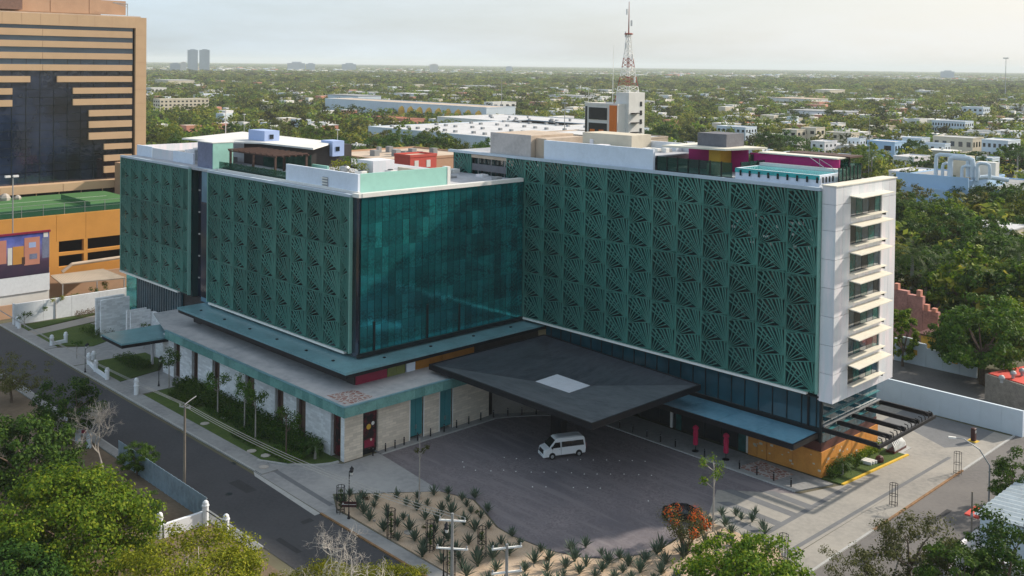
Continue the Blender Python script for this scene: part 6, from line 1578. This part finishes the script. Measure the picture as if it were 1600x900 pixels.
# flame tree with orange blossom, slim trees in the bed
x, y = P_(1072, 868, 0); t = thing('flame_tree', 'small flame tree with orange blossom at the edge of the plaza', 'tree', (x,y,.1))
mm = MB()
gg = random.Random(31); tops = []
for k in range(7):
    a = k*.9; q = Vector((x+math.cos(a)*gg.uniform(1.0,2.7), y+math.sin(a)*gg.uniform(1.0,2.7), gg.uniform(2.8,5.2))); tops.append(q)
    mm.tube([(x,y,0),(x+(q.x-x)*.3,y+(q.y-y)*.3,1.4),(x+(q.x-x)*.7,y+(q.y-y)*.7,q.z*.75),q], [.12,.09,.06,.03], 6)
part('trunk', mm, MT['bark'], t)
def cloud(pts, rad, per, size, seed):
    g = np.random.RandomState(seed); c = np.repeat(np.array([tuple(p) for p in pts]), per, 0); d = g.normal(0, 1, c.shape); d /= np.linalg.norm(d, axis=1)[:, None]
    return c+d*rad*g.uniform(0, 1, (len(c), 1))**.5, d+np.array([0,0,.6])
def leafpart(name, pts, rad, per, size, seed, mat, parent):
    c, nn = cloud(pts, rad, per, size, seed); c = c-np.array(tuple(ORG[parent.name])); me = leaf_mesh(name, MT[mat], c, nn, size, seed)
    o = bpy.data.objects.new(name, me); link(o, parent); return o
leafpart('foliage', [q+Vector((0,0,-.1)) for q in tops]+[q*.6+Vector((x,y,1.2))*.4 for q in tops], 1.15, 150, .19, 5, 'leaf_olive', t)
leafpart('blossom', [q+Vector((gg.uniform(-.5,.5),gg.uniform(-.5,.5),.25)) for q in tops+tops[:2]], .65, 60, .18, 6, 'leaf_flower', t)
def slim(px, py, h, label, seed, blobs, mat='leaf_bright', r=.09, leafr=.7, per=110, size=.2, lean=(0,0), bark='palebark'):
    x, y = P_(px, py, 0); t = thing('slim_tree', label, 'tree', (x,y,.1)); m = MB(); g = random.Random(seed)
    top = Vector((x+lean[0], y+lean[1], h)); m.tube([(x,y,0),(x+lean[0]*.3,y+lean[1]*.3,h*.5),top], [r,r*.8,r*.5], 6); pts = []
    for k in range(blobs):
        a = g.random()*6.28; z = h*g.uniform(.68,1.0); q = Vector((x+lean[0]*.8+math.cos(a)*g.uniform(.5,1.5)*leafr*1.6, y+lean[1]*.8+math.sin(a)*g.uniform(.5,1.5)*leafr*1.6, z+.5))
        pts.append(q); m.tube([(x+lean[0]*.6,y+lean[1]*.6,z-.5),q], [r*.4,r*.15], 4)
    part('trunk', m, MT[bark], t); leafpart('crown', pts, leafr, per, size, seed, mat, t)
slim(1114, 832, 6.9, 'slim tall tree with tiered green branches right of the flame tree', 3, 9, leafr=.62, per=70)
slim(655, 782, 6.6, 'thin leaning tree with a small tuft of leaves in the agave bed', 4, 3, leafr=.38, per=60, mat='leaf_olive')
# garden trees along the stone wall
for i, (px, py, h, lb, ma) in enumerate(((264,608,4.6,'leafy young tree nearest the side canopy in the garden','leaf_green'),(340,650,4.6,'young tree with three leaf clumps between two tall windows','leaf_green'),(382,672,5.6,'young tree with upright dark clumps, left of the pair in the middle of the garden','leaf_green'),(399,690,5.2,'young tree with upright dark clumps, right of the pair in the middle of the garden','leaf_green'),(447,715,4.6,'brown stemmed spreading young tree near the corner of the stone wall','leaf_green'))):
    slim(px, py, h*1.08, lb, 40+i, 9, ma, .10, .68, 95, .24, bark='bark' if i == 4 else 'palebark')
for i, (px, py, h, lb, ma) in enumerate(((87,498,3.4,'small palm-like tree with a yellow top before the white garden wall','leaf_lime'),(117,490,3.0,'bushy young tree in the middle of the white garden wall','leaf_green'),(143,480,2.8,'young tree right of the bushy one by the garden wall','leaf_green'),(63,500,1.9,'small round shrub tree at the left of the garden wall','leaf_green'),(38,512,1.9,'small round shrub tree nearest the gate pier','leaf_green'),(166,470,3.2,'yellow leaved young tree at the right end of the garden wall','leaf_lime'))):
    slim(px, py, h, lb, 60+i, 4, ma, .07, .55, 70, .22)
for (px, py, h, lb, s) in ((120,560,2.6,'slim sapling on the small lawn by the drive',70),(225,545,3.4,'dark sapling before the fin walls',71)):
    slim(px, py, h, lb, s, 4, 'leaf_green', .06, .45, 60, .2)
# shrubs and hedges: one clipped mass each
def shrub(x0, y0, x1, y1, h, label, mat, n, seed, name='hedge', cat='hedge', size=.2):
    t = thing(name, label, cat, ((x0+x1)/2,(y0+y1)/2,.1)); g = np.random.RandomState(seed)
    c = np.stack([g.uniform(x0,x1,n), g.uniform(y0,y1,n), .15+h*g.uniform(0,1,n)**.6*(0.75+.25*np.sin(g.uniform(0,6,n)))], 1)
    o = np.array(tuple(t.location)); me = leaf_mesh('foliage', MT[mat], c-o, g.normal(0,.5,(n,3))+np.array([0,-.3,.8]), size, seed); ob = bpy.data.objects.new('foliage', me); link(ob, t)
shrub(-133, 64.3, -118, 67.1, 1.7, 'tall dark shrubs along the stone wall, far half', 'leaf_dark', 9500, 1, size=.26)
shrub(-118, 64.0, -99.5, 67.1, 1.8, 'tall dark shrubs along the stone wall, near half', 'leaf_dark', 12000, 2, size=.26)
shrub(-131, 62.6, -124, 64.2, .9, 'loose green shrubs in the middle of the long lawn', 'leaf_green', 2200, 12)
shrub(-112, 61.6, -106.5, 63.2, .6, 'low green ground plants near the pavement', 'leaf_green', 1500, 13)
shrub(-104.5, 61.9, -99.2, 64.3, .7, 'bright low shrubs at the near tip of the garden', 'leaf_green', 2200, 3)
shrub(-122, 63.3, -108, 64.9, .6, 'low dark planting strip in the garden', 'leaf_dark', 2200, 4)
shrub(-152.6, 64.2, -144.5, 67.0, .9, 'dark bushes under the side canopy', 'leaf_dark', 2600, 5)
shrub(-183.1, 70, -181.0, 88, 1.1, 'brownish hedge at the foot of the white garden wall', 'leaf_brown', 3000, 6)
shrub(-172, 66.5, -165.5, 70.2, 1.3, 'dark shrubs at the foot of the fin walls', 'leaf_dark', 1800, 7)
shrub(-55.8, 104.2, -54.6, 111, 1.4, 'leafy shrubs against the orange corner wall', 'leaf_green', 2600, 8)
shrub(-55.8, 111.2, -55.0, 117, 1.2, 'taller shrubs under the steel pergola', 'leaf_bright', 1500, 9)
shrub(-120.5, 75.9, -106, 76.6, .0+1.1, 'roof planting behind the pale parapet', 'leaf_lime', 0, 9) if False else None
def roofshrub(x0, y0, x1, y1, z, h, label, mat, n, seed):
    t = thing('roof_planting', label, 'plants', ((x0+x1)/2,(y0+y1)/2,z)); g = np.random.RandomState(seed)
    c = np.stack([g.uniform(x0,x1,n), g.uniform(y0,y1,n), z+h*g.uniform(0,1,n)], 1); o = np.array(tuple(t.location))
    part('planter_box', MB().box(x0,y0,z,x1,y1,z+.3), MT['mullion'], t)
    ob = bpy.data.objects.new('foliage', leaf_mesh('foliage', MT[mat], c-o, g.normal(0,.5,(n,3))+np.array([0,-.3,.6]), .24, seed)); link(ob, t)
roofshrub(-140.5, 75.8, -122.5, 76.5, 29.5, 1.1, 'row of small plants behind the terrace railing under the timber pergola', 'leaf_green', 1100, 1)
roofshrub(-127, 86, -122.6, 87.4, 29.5, 1.9, 'yellow green bushes left of the grey tank on the low roof', 'leaf_lime', 700, 2)
roofshrub(-119.6, 85.0, -117.4, 86.4, 29.5, 2.1, 'yellow green bushes right of the grey tank on the low roof', 'leaf_lime', 500, 3)
roofshrub(-128, 88.5, -120, 89.8, 30.2, 1.6, 'green roof hedge beyond the pergola', 'leaf_green', 800, 4)
for k, (x, y) in enumerate(((-118.5,80.5),(-115.5,83.5),(-113.2,80.0),(-111,84),(-108.5,80.5),(-107.5,85.5),(-110.5,87.5),(-114,87.5))):
    u = thing('air_conditioner', 'pale air conditioning unit on the low roof behind the parapet', 'air conditioner', (x,y,29.5), group='air conditioners on the low roof')
    part('case', MB().bbox(x-.8,y-.5,29.62,x+.8,y+.5,30.9,.05), MT['offwhite'], u); part('fan_grille', MB().cyl((x,y,30.9),(x,y,31.0),.42,.38,12), MT['mullion'], u)
for k in range(3): part('foot', MB().box(0,0,0,.1,.1,.1), MT['black'], u) if False else None

# agave: a rosette of stiff pointed leaves
def agave_mesh(seed, n=22, L=1.05):
    g = random.Random(seed); m = MB()
    for i in range(n):
        a = i*2.399+g.uniform(-.2,.2); el = R(82-60*(i/n)**.9+g.uniform(-6,6)); l = L*g.uniform(.75,1.1); w = .075
        d = Vector((math.cos(a)*math.cos(el), math.sin(a)*math.cos(el), math.sin(el))); s = Vector((-math.sin(a), math.cos(a), 0)); up = d.cross(s)
        b = Vector((0,0,.08)); mid = b+d*l*.5+Vector((0,0,.03)); tip = b+d*l
        k = len(m.v); m.v += [tuple(b-s*w*.6), tuple(b-up*.03), tuple(b+s*w*.6), tuple(mid-s*w), tuple(mid-up*.035), tuple(mid+s*w), tuple(tip)]
        m.f += [(k,k+1,k+4,k+3),(k+1,k+2,k+5,k+4),(k+3,k+4,k+6),(k+4,k+5,k+6)]
    m.lathe((0,0,0), [(.10,0),(.11,.12),(.04,.2)], 6); return m.mesh('agave_plant', MT['agave'])
AG = [agave_mesh(k, 20+k*2) for k in range(4)]
bedpoly = BED
def inside(x, y, poly):
    c = False; n = len(poly)
    for i in range(n):
        x1, y1 = poly[i]; x2, y2 = poly[i-1]
        if (y1 > y) != (y2 > y) and x < (x2-x1)*(y-y1)/(y2-y1)+x1: c = not c
    return c
seen = []; ga_ = random.Random(12)
AGP = [(588,782),(620,778),(635,790),(652,778),(604,800),(630,812),(664,812),(700,772),(668,790),(690,800),(722,782),(736,802),(706,805),(725,820),(680,832),(742,778),(648,845),(672,845),(700,845),(660,870),(690,880),(722,888),(742,830),(762,800),(752,845),(783,850),(770,862),(800,838),(745,872),(812,852),(795,868),(845,862),(835,880),(858,875),(892,860),(884,888),(915,855),(916,885),(940,868),(950,882),(973,895),(1008,878),(1000,895),(1026,866),(1033,860),(855,892),(820,893),(775,892),(880,903),(960,905),(1128,806),(1150,806),(1158,812),(1133,822),(1175,815),(1191,826),(1195,835),(1180,805)]
for i, (px, py) in enumerate(AGP):
    p = at(px, py, .1)
    if any((p.x-q[0])**2+(p.y-q[1])**2 < .5 for q in seen): continue
    seen.append((p.x, p.y))
for _ in range(2600):
    x, y = ga_.uniform(-88, -50), ga_.uniform(59.9, 85)
    if len(seen) > 175: break
    if inside(x, y, bedpoly) and inside(x+.5, y+.5, bedpoly) and all((x-q[0])**2+(y-q[1])**2 > 1.9 for q in seen): seen.append((x, y))
for i, (x, y) in enumerate(seen):
    o = bpy.data.objects.new('agave_plant', AG[i % 4]); o.location = (x, y, .08); s = ga_.uniform(.75, 1.35); o.scale = (s, s, s*ga_.uniform(.95, 1.25)); o.rotation_euler = (0, 0, ga_.random()*6.28); COL.objects.link(o)
    tagit(o, 'spiky grey green agave in the sandy bed', 'agave', 'agaves planted in the sandy bed')
for i in range(60):
    x, y = ga_.uniform(-88, -50), ga_.uniform(59.9, 85)
    if not inside(x, y, bedpoly) or not inside(x+.4, y+.4, bedpoly): continue
    k = i % 3
    if k == 0: solo('bed_stone', MB().lathe((x,y,.09), [(.14,0),(.17,.08),(.10,.16),(.03,.18)], 6), MT['rock'], 'small pale stone lying in the sandy bed', 'stone', 'small stones in the sandy bed')
    else:
        gq = np.random.RandomState(i); n = 60; c = np.stack([np.clip(gq.normal(0,.12,n),-.25,.25), np.clip(gq.normal(0,.12,n),-.25,.25), np.abs(gq.normal(0,.16,n))+.03], 1)
        o = bpy.data.objects.new('dry_tuft', leaf_mesh('dry_tuft', MT['leaf_brown' if k == 1 else 'leaf_olive'], c, gq.normal(0,.6,(n,3)), .16, i)); o.location = (x,y,.1); COL.objects.link(o); tagit(o, 'low dry %s tuft between the agaves' % ('brown' if k == 1 else 'olive'), 'plant', 'low tufts in the sandy bed')
for c in CAGES:
    x, y = c.x, c.y; t = thing('guarded_sapling', 'thin leafy sapling inside a black tree guard', 'tree', (x,y,.1), group='saplings in the tree guards')
    part('stem', MB().tube([(x,y,0),(x+.05,y,2.6)], [.03,.015], 5), MT['bark'], t); leafpart('foliage', [(x,y,z*.5+.4) for z in range(1,5)], .30, 45, .16, int(c.x*7) % 97, 'leaf_green', t)
# stones in the bed and on the lawns
for (px, py) in ((640,832),(620,640),(375,640),(352,653),(393,705),(415,712),(320,662),(412,730)):
    p = at(px, py, .1); solo('flat_stone', MB().lathe((p.x,p.y,.09), [(.55,0),(.6,.06),(.4,.12)], 7), MT['rock'], 'flat pale stone lying on the lawn or sand', 'stone', 'flat stones in the gardens')
# palms
def palm_mesh(seed, n=18, L=3.2, seg=7):
    g = random.Random(seed); m = MB()
    for i in range(n):
        a = i*2.399+g.uniform(-.2,.2); el = R(70-85*(i/n)+g.uniform(-8,8)); l = L*g.uniform(.8,1.1)
        hd = Vector((math.cos(a), math.sin(a), 0)); s = Vector((-math.sin(a), math.cos(a), 0)); p = Vector((0,0,0)); th = el; prev = None
        for k in range(seg+1):
            u = k/seg
            q = p+(hd*math.cos(th)+Vector((0,0,1))*math.sin(th))*(l/seg)
            if k < seg:
                w = .62*math.sin(math.pi*min(1, .12+u*.9))
                for sd in (-1, 1):
                    for fz in (0, .5):
                        b = p.lerp(q, fz); tip = b+s*sd*w+(q-p).normalized()*w*.55+Vector((0,0,-.28*w)); e = p.lerp(q, fz+.33)
                        k0 = len(m.v); m.v += [tuple(b), tuple(e), tuple(tip)]; m.f.append((k0, k0+1, k0+2))
            p = q; th -= R(14+6*u)
    return m.mesh('crown', MT['palm'])
PM = [palm_mesh(1), palm_mesh(2, 22, 3.6)]
def palm(x, y, h, label, s=1, group=None):
    t = thing('palm_tree', label, 'palm', (x,y,0), rotz=0, group=group)
    part('trunk', MB().tube([(x,y,-.1),(x+.1,y,h*.4),(x+.05,y+.1,h*.8),(x,y,h)], [.30*s,.24*s,.20*s,.16*s], 8), MT['palmbark'], t)
    o = bpy.data.objects.new('crown', PM[int(abs(x)) % 2]); o.location = (0,0,h); o.scale = (s,s,s); link(o, t); return t
for (px, py, z, h, s, lb) in ((1425,398,10,10,1.7,'tall palm just right of the hotel end, left one'),(1482,408,10,10,1.7,'tall palm in the dark wood at the right, middle one'),(1592,395,11,11,1.7,'tall palm at the right edge over the dark wood'),(1446,432,7.5,7.5,1.3,'lower palm between the two tall palms at the right'),(1362,243,12,12,1.5,'tall palm standing before the blue white houses'),(1590,238,12,12,1.5,'palm before the white block at the right edge'),(274,212,15,15,1.7,'tall palm between the tower and the low wing roof'),(1240,182,11,11,1.5,'palm over the cream houses'),(1440,232,11,11,1.2,'small palm near the cream sloped house')):
    x, y = P_(px, py, z); palm(x, y, h, lb, s)
x, y = P_(492, 718, 0); palm(x, y, 1.6, 'young palm at the near end of the garden by the stone wall', .62)
palm(-54.9, 106.4, 1.5, 'young palm against the orange wall', .6)
# the dense wood at the right, mid distance woods
def clear(x, y, m=3):
    return not any(a-m < x < c+m and b-m < y < d+m for a, b, c, d in RECTS)
cnt = 0
RIGHTW = [(1440,330,'wood_c',8),(1500,350,'wood_d',8),(1560,330,'wood_f',9),(1545,300,'wood_c',9),(1590,340,'wood_a',8),(1525,395,'wood_d',8),(1570,385,'wood_c',8),(1405,330,'wood_c',7),(1560,440,'wood_b',7),(1595,450,'wood_d',7),(1480,320,'wood_b',8),(1600,300,'wood_c',9),(1530,365,'wood_c',8),(1480,300,'wood_f',7),(1520,430,'wood_b',7),(1540,470,'wood_d',6)]
for px, py, k, z in RIGHTW:
    x, y = P_(px, py, z)
    if -86 < x < -58 and 155 < y < 172: continue
    plant(k, x, y, 'dense broadleaf tree in the dark wood right of the hotel', 'trees of the dark wood at the right', s=1.15)
x, y = P_(1535, 545, 5.2); plant('green', x, y, 'large rounded green tree over the mint wall, right of the yellow outbuilding', s=1.5)
x, y = P_(1575, 520, 6.0); plant('bright2', x, y, 'large bright green tree behind the rounded one at the right', s=1.35)
x, y = P_(1411, 530, 4.2); plant('tall_yellow', x, y, 'narrow yellow green tree beside the hotel end', s=1.15)
x, y = P_(1500, 530, 5.0); plant('green', x, y, 'mid green tree left of the large rounded one', s=1.0)
x, y = P_(690, 222, 9.0); plant('wood_c', x, y, 'round dark green tree between the coral house and the mall', s=1.2)
x, y = P_(705, 262, 8.0); plant('wood_f', x, y, 'yellow green trees behind the glass face roof', s=1.1)
x, y = P_(735, 255, 7.0); plant('wood_e', x, y, 'olive tree next to the penthouse', s=.9)
x, y = P_(405, 208, 9.0); plant('wood_f', x, y, 'bright yellow green round tree before the dark wood behind the low wing', s=1.1)
for (px, py) in ((610,175),(582,182),(600,178)):
    x, y = P_(px, py, 7); plant('pinktree', x, y, 'pinkish blossoming tree by the long pale hall', 'pink blossoming trees by the long hall', s=1.0)
KL = {'wood_a':'broad mixed green tree in the leafy quarter behind the hotel','wood_b':'round mixed green tree in the leafy quarter behind the hotel','wood_c':'wide mid green tree in the leafy quarter behind the hotel','wood_d':'tall dark green tree in the leafy quarter behind the hotel','wood_e':'thin olive tree in the leafy quarter behind the hotel','wood_f':'bright yellow green tree in the leafy quarter behind the hotel'}
CLW = {'offwhite':'white','cream':'cream','bluewhite':'pale blue','cladding':'pale grey','salmon':'salmon pink'}
CLR = {'flatroof':'pale','tanroof':'tan','greyroof':'grey','offwhite':'white','terracotta':'terracotta'}
gr = random.Random(77); spots = []
kinds = ['wood_a','wood_b','wood_c','wood_d','wood_e','wood_f','wood_f','wood_d']
tries = 0
while cnt < 262 and tries < 9000:
    tries += 1
    px = gr.uniform(-40, 1640); dist = 150+gr.random()**1.0*440
    d = _fw+_rt*((px-PX)/CF); d = Vector((d.x, d.y, 0)).normalized()*dist
    x, y = d.x, d.y
    if not clear(x, y, 4): continue
    if -200 < x < -120 and y < 110 or y < 122 and x > -200: continue
    m = 8.0 if dist < 400 else 10
    if any((x-a)**2+(y-b)**2 < m*m for a, b in spots): continue
    spots.append((x, y)); cnt += 1
    kd = kinds[gr.randrange(8)]; plant(kd, x, y, KL[kd], 'scattered trees of the quarter behind the hotel', s=gr.uniform(.8,1.35)*(1 if dist < 400 else 1.1))
# small houses among the trees, each its own thing
walls = ['offwhite','cream','bluewhite','offwhite','cladding','salmon','cream','offwhite']
hc = 0; tries = 0; HS = []
while hc < 185 and tries < 6000:
    tries += 1
    px = gr.uniform(-20, 1640) if gr.random() < .5 else gr.uniform(1150, 1650); dist = 260+gr.random()**.8*1000
    d = _fw+_rt*((px-PX)/CF); d = Vector((d.x, d.y, 0)).normalized()*dist; x, y = d.x, d.y
    if not clear(x, y, 9) or any((x-a)**2+(y-b)**2 < 16*16 for a, b in HS+spots[:0]): continue
    if y < 130 and x > -210: continue
    HS.append((x, y)); hc += 1
    wx, wy, h = gr.uniform(6,14), gr.uniform(7,16), gr.choice((4,4,6.5,6.5,8))
    wl = gr.choice(walls); rf_ = gr.choice(('flatroof','flatroof','tanroof','greyroof','offwhite','terracotta') if h < 7 else ('flatroof','offwhite'))
    t = thing('small_house', 'small %s %s house with a %s roof among the trees' % (CLW[wl], 'low' if h < 5 else 'two storey' if h < 7 else 'three storey', CLR[rf_]), 'house', (x,y,0), group='flat roofed houses among the trees')
    part('wall', MB().box(x-wx,y,0,x,y+wy,h), MT[wl], t)
    part('roof', MB().box(x-wx-.15,y-.15,h,x+.15,y+wy+.15,h+.35), MT[rf_], t)
    part('roof_tank', MB().lathe((x-wx*.5,y+wy*.4,h+.35), [(.6,0),(.6,1.0),(.2,1.3)], 8), MT[gr.choice(('offwhite','black'))], t)
    if dist < 620:
        for f in range(1 if h < 5 else 2):
            for i in range(2):
                inst('window', UWX, t, (x-wx*(.8-.5*i), y-.05, 1.2+3*f), scl=(wx*.18,1,1.3)); inst('window', UWY, t, (x-.07, y+wy*(.2+.45*i), 1.2+3*f), scl=(1,wy*.16,1.3))

# beyond: woods and houses nobody could count, scattered by geometry nodes
def scatter(name, protos, P3, rot, scl, idx, label, kindname):
    me = bpy.data.meshes.new(name); n = len(P3)
    me.vertices.add(n); me.vertices.foreach_set('co', np.asarray(P3, np.float32).ravel())
    for an, ty, arr in (('rotv','FLOAT_VECTOR',rot),('sclv','FLOAT_VECTOR',scl),('pick','INT',idx)):
        a = me.attributes.new(an, ty, 'POINT'); a.data.foreach_set('value' if ty == 'INT' else 'vector', np.asarray(arr, np.int32 if ty == 'INT' else np.float32).ravel())
    o = bpy.data.objects.new(name, me); COL.objects.link(o); o['kind'] = 'stuff'; o['label'] = label
    src = bpy.data.collections.new(name+'_kinds')
    for i, (m, mat) in enumerate(protos):
        q = bpy.data.objects.new('%s_%02d' % (kindname, i), m); src.objects.link(q)
    ng = bpy.data.node_groups.new(name, 'GeometryNodeTree')
    ng.interface.new_socket('Geometry', in_out='INPUT', socket_type='NodeSocketGeometry'); ng.interface.new_socket('Geometry', in_out='OUTPUT', socket_type='NodeSocketGeometry')
    n_ = ng.nodes.new; gi = n_('NodeGroupInput'); go = n_('NodeGroupOutput'); ip = n_('GeometryNodeInstanceOnPoints'); ci = n_('GeometryNodeCollectionInfo')
    ci.inputs['Collection'].default_value = src; ci.inputs['Separate Children'].default_value = True; ci.inputs['Reset Children'].default_value = True
    ip.inputs['Pick Instance'].default_value = True
    L = ng.links.new; L(gi.outputs[0], ip.inputs['Points']); L(ci.outputs[0], ip.inputs['Instance'])
    for an, ty, sk in (('rotv','FLOAT_VECTOR','Rotation'),('sclv','FLOAT_VECTOR','Scale'),('pick','INT','Instance Index')):
        na = n_('GeometryNodeInputNamedAttribute'); na.data_type = ty; na.inputs[0].default_value = an
        L(na.outputs[0], ip.inputs[sk])
    L(ip.outputs[0], go.inputs[0])
    md = o.modifiers.new('scatter', 'NODES'); md.node_group = ng; return o
MT['leaf_far'] = leafmat('distant woodland leaves', [(.045,.085,.012),(.135,.180,.022),(.30,.30,.045)], .40, 1.5)
FARC = []
for k in range(6):
    me, _ = crown('far_tree', MT['leaf_far'], 5.2+k*.3, 4.2, 26, 11, 1.5, 100+k, cr=1.9, hollow=.5); FARC.append((me, None))
g = np.random.RandomState(5)
def wedge(n, d0, d1, power=1.0):
    px = g.uniform(-60, 1660, n); u = g.uniform(0, 1, n)
    dist = np.sqrt(d0*d0+(d1*d1-d0*d0)*u) if power == 1.0 else d0*(d1/d0)**u
    rt = np.array(tuple(_rt)); fw = np.array(tuple(_fw)); D = fw[None]+rt[None]*((px-PX)/CF)[:, None]; D[:, 2] = 0; D /= np.linalg.norm(D, axis=1)[:, None]
    return D*dist[:, None], dist
def not_in_rects(Pn, m):
    ok = np.ones(len(Pn), bool)
    for a, b, c, d in RECTS: ok &= ~((Pn[:,0] > a-m) & (Pn[:,0] < c+m) & (Pn[:,1] > b-m) & (Pn[:,1] < d+m))
    return ok
A1, D1 = wedge(1500, 170, 600); A2, D2 = wedge(13000, 560, 1900); A3, D3 = wedge(9000, 1900, 3600)
ok1 = not_in_rects(A1, 4) & ~((A1[:,1] < 124) & (A1[:,0] > -205)) & ~((A1[:,0] > -90) & (A1[:,1] < 165)); A1, D1 = A1[ok1], D1[ok1]
HSa = np.array(HS)
A12 = np.concatenate([A1, A2]); D12 = np.concatenate([D1, D2]); k_ = not_in_rects(A12, 3)
hd = np.min((A12[:, None, 0]-HSa[None, :, 0]+5)**2+(A12[:, None, 1]-HSa[None, :, 1]-5)**2, axis=1); k_ &= hd > 110
noi = np.sin(A12[:,0]*.011+1)*np.cos(A12[:,1]*.013)+np.sin(A12[:,0]*.031)*np.cos(A12[:,1]*.027)*.6
k_ &= noi > g.uniform(-2.2, .5, len(noi)); A12 = A12[k_]
Pf = np.concatenate([A12, A3]); n = len(Pf)
s = g.uniform(.65, 1.35, n)*np.concatenate([np.ones(len(A12)), np.full(len(A3), 1.7)])
Pf[:, 2] = 4.2*s
scl = np.stack([s*g.uniform(.9,1.2,n), s*g.uniform(.9,1.2,n), s*g.uniform(.8,1.1,n)*np.concatenate([np.ones(len(A12)), np.full(len(A3), .75)])], 1)
scatter('distant_woods', FARC, Pf, np.stack([np.zeros(n), np.zeros(n), g.uniform(0,6.28,n)], 1), scl, g.randint(0, 6, n), 'distant leafy woods between the houses out to the horizon', 'far_tree')
# the farthest belt: wide patches of crowns
PAT = []
for k in range(3):
    gg2 = np.random.RandomState(200+k); cs = []; ns = []
    for q in range(26):
        c = np.array([gg2.uniform(-60,60), gg2.uniform(-60,60), 5.0]); d = gg2.normal(0,1,(34,3)); d /= np.linalg.norm(d,axis=1)[:,None]; cs.append(c+d*np.array([9,9,4.5])*gg2.uniform(.7,1.2)); ns.append(d+np.array([0,0,.6]))
    PAT.append((leaf_mesh('wood_patch', MT['leaf_far'], np.concatenate(cs), np.concatenate(ns), 5.5, 300+k), None))
A4, D4 = wedge(4200, 3400, 15000, 2.0); n = len(A4); s = np.clip(D4/4000, 1, 3.2); A4[:,2] = 0
scatter('horizon_woods', PAT, A4, np.stack([np.zeros(n), np.zeros(n), g.uniform(0,6.28,n)],1), np.stack([s, s, np.clip(s*.55,.9,1.3)],1), g.randint(0,3,n), 'faint belt of woods along the horizon', 'wood_patch')
# far houses
HB = []
for k, (wl, rf) in enumerate((('offwhite','flatroof'),('cream','offwhite'),('bluewhite','flatroof'),('offwhite','greyroof'),('salmon','tanroof'),('cladding','offwhite'))):
    m = MB().box(-6,-4,-1,6,4,5); me = m.mesh('far_house', MT[wl]); me.materials.append(MT[rf]); me.polygons[1].material_index = 1; HB.append((me, None))
A5, D5 = wedge(2600, 600, 2600); A6, D6 = wedge(1800, 2600, 6500, 2.0); k_ = not_in_rects(A5, 8); A5 = A5[k_]
Pf = np.concatenate([A5, A6]); n = len(Pf); Pf[:, 2] = np.concatenate([g.uniform(0,3.5,len(A5)), g.uniform(2,6,len(A6))])
s = g.uniform(.45, 1.25, n)*np.concatenate([np.ones(len(A5)), np.full(len(A6), 1.8)])
scatter('distant_houses', HB, Pf, np.stack([np.zeros(n), np.zeros(n), g.choice([0,1.5708,.2,1.8],n)],1), np.stack([s*g.uniform(.7,1.5,n), s, s**.3*g.uniform(.8,1.4,n)],1), g.randint(0,6,n), 'distant pale houses scattered among the woods', 'far_house')

# ------------------------------------------------------------------ haze
hz = bpy.data.materials.new('haze air'); hz.use_nodes = True; t_ = hz.node_tree; t_.nodes.clear()
o_ = t_.nodes.new('ShaderNodeOutputMaterial'); v_ = t_.nodes.new('ShaderNodeVolumePrincipled')
v_.inputs['Color'].default_value = (.88, .95, 1.0, 1); v_.inputs['Density'].default_value = HAZE; v_.inputs['Anisotropy'].default_value = 0.0
t_.links.new(v_.outputs[0], o_.inputs['Volume'])
h_ = bpy.data.objects.new('haze', MB().box(-G-50, -G-50, -1.03, G+50, G+50, 118).mesh('haze', hz)); COL.objects.link(h_); h_['kind'] = 'stuff'; h_['label'] = 'thin pale haze in the air over the city'
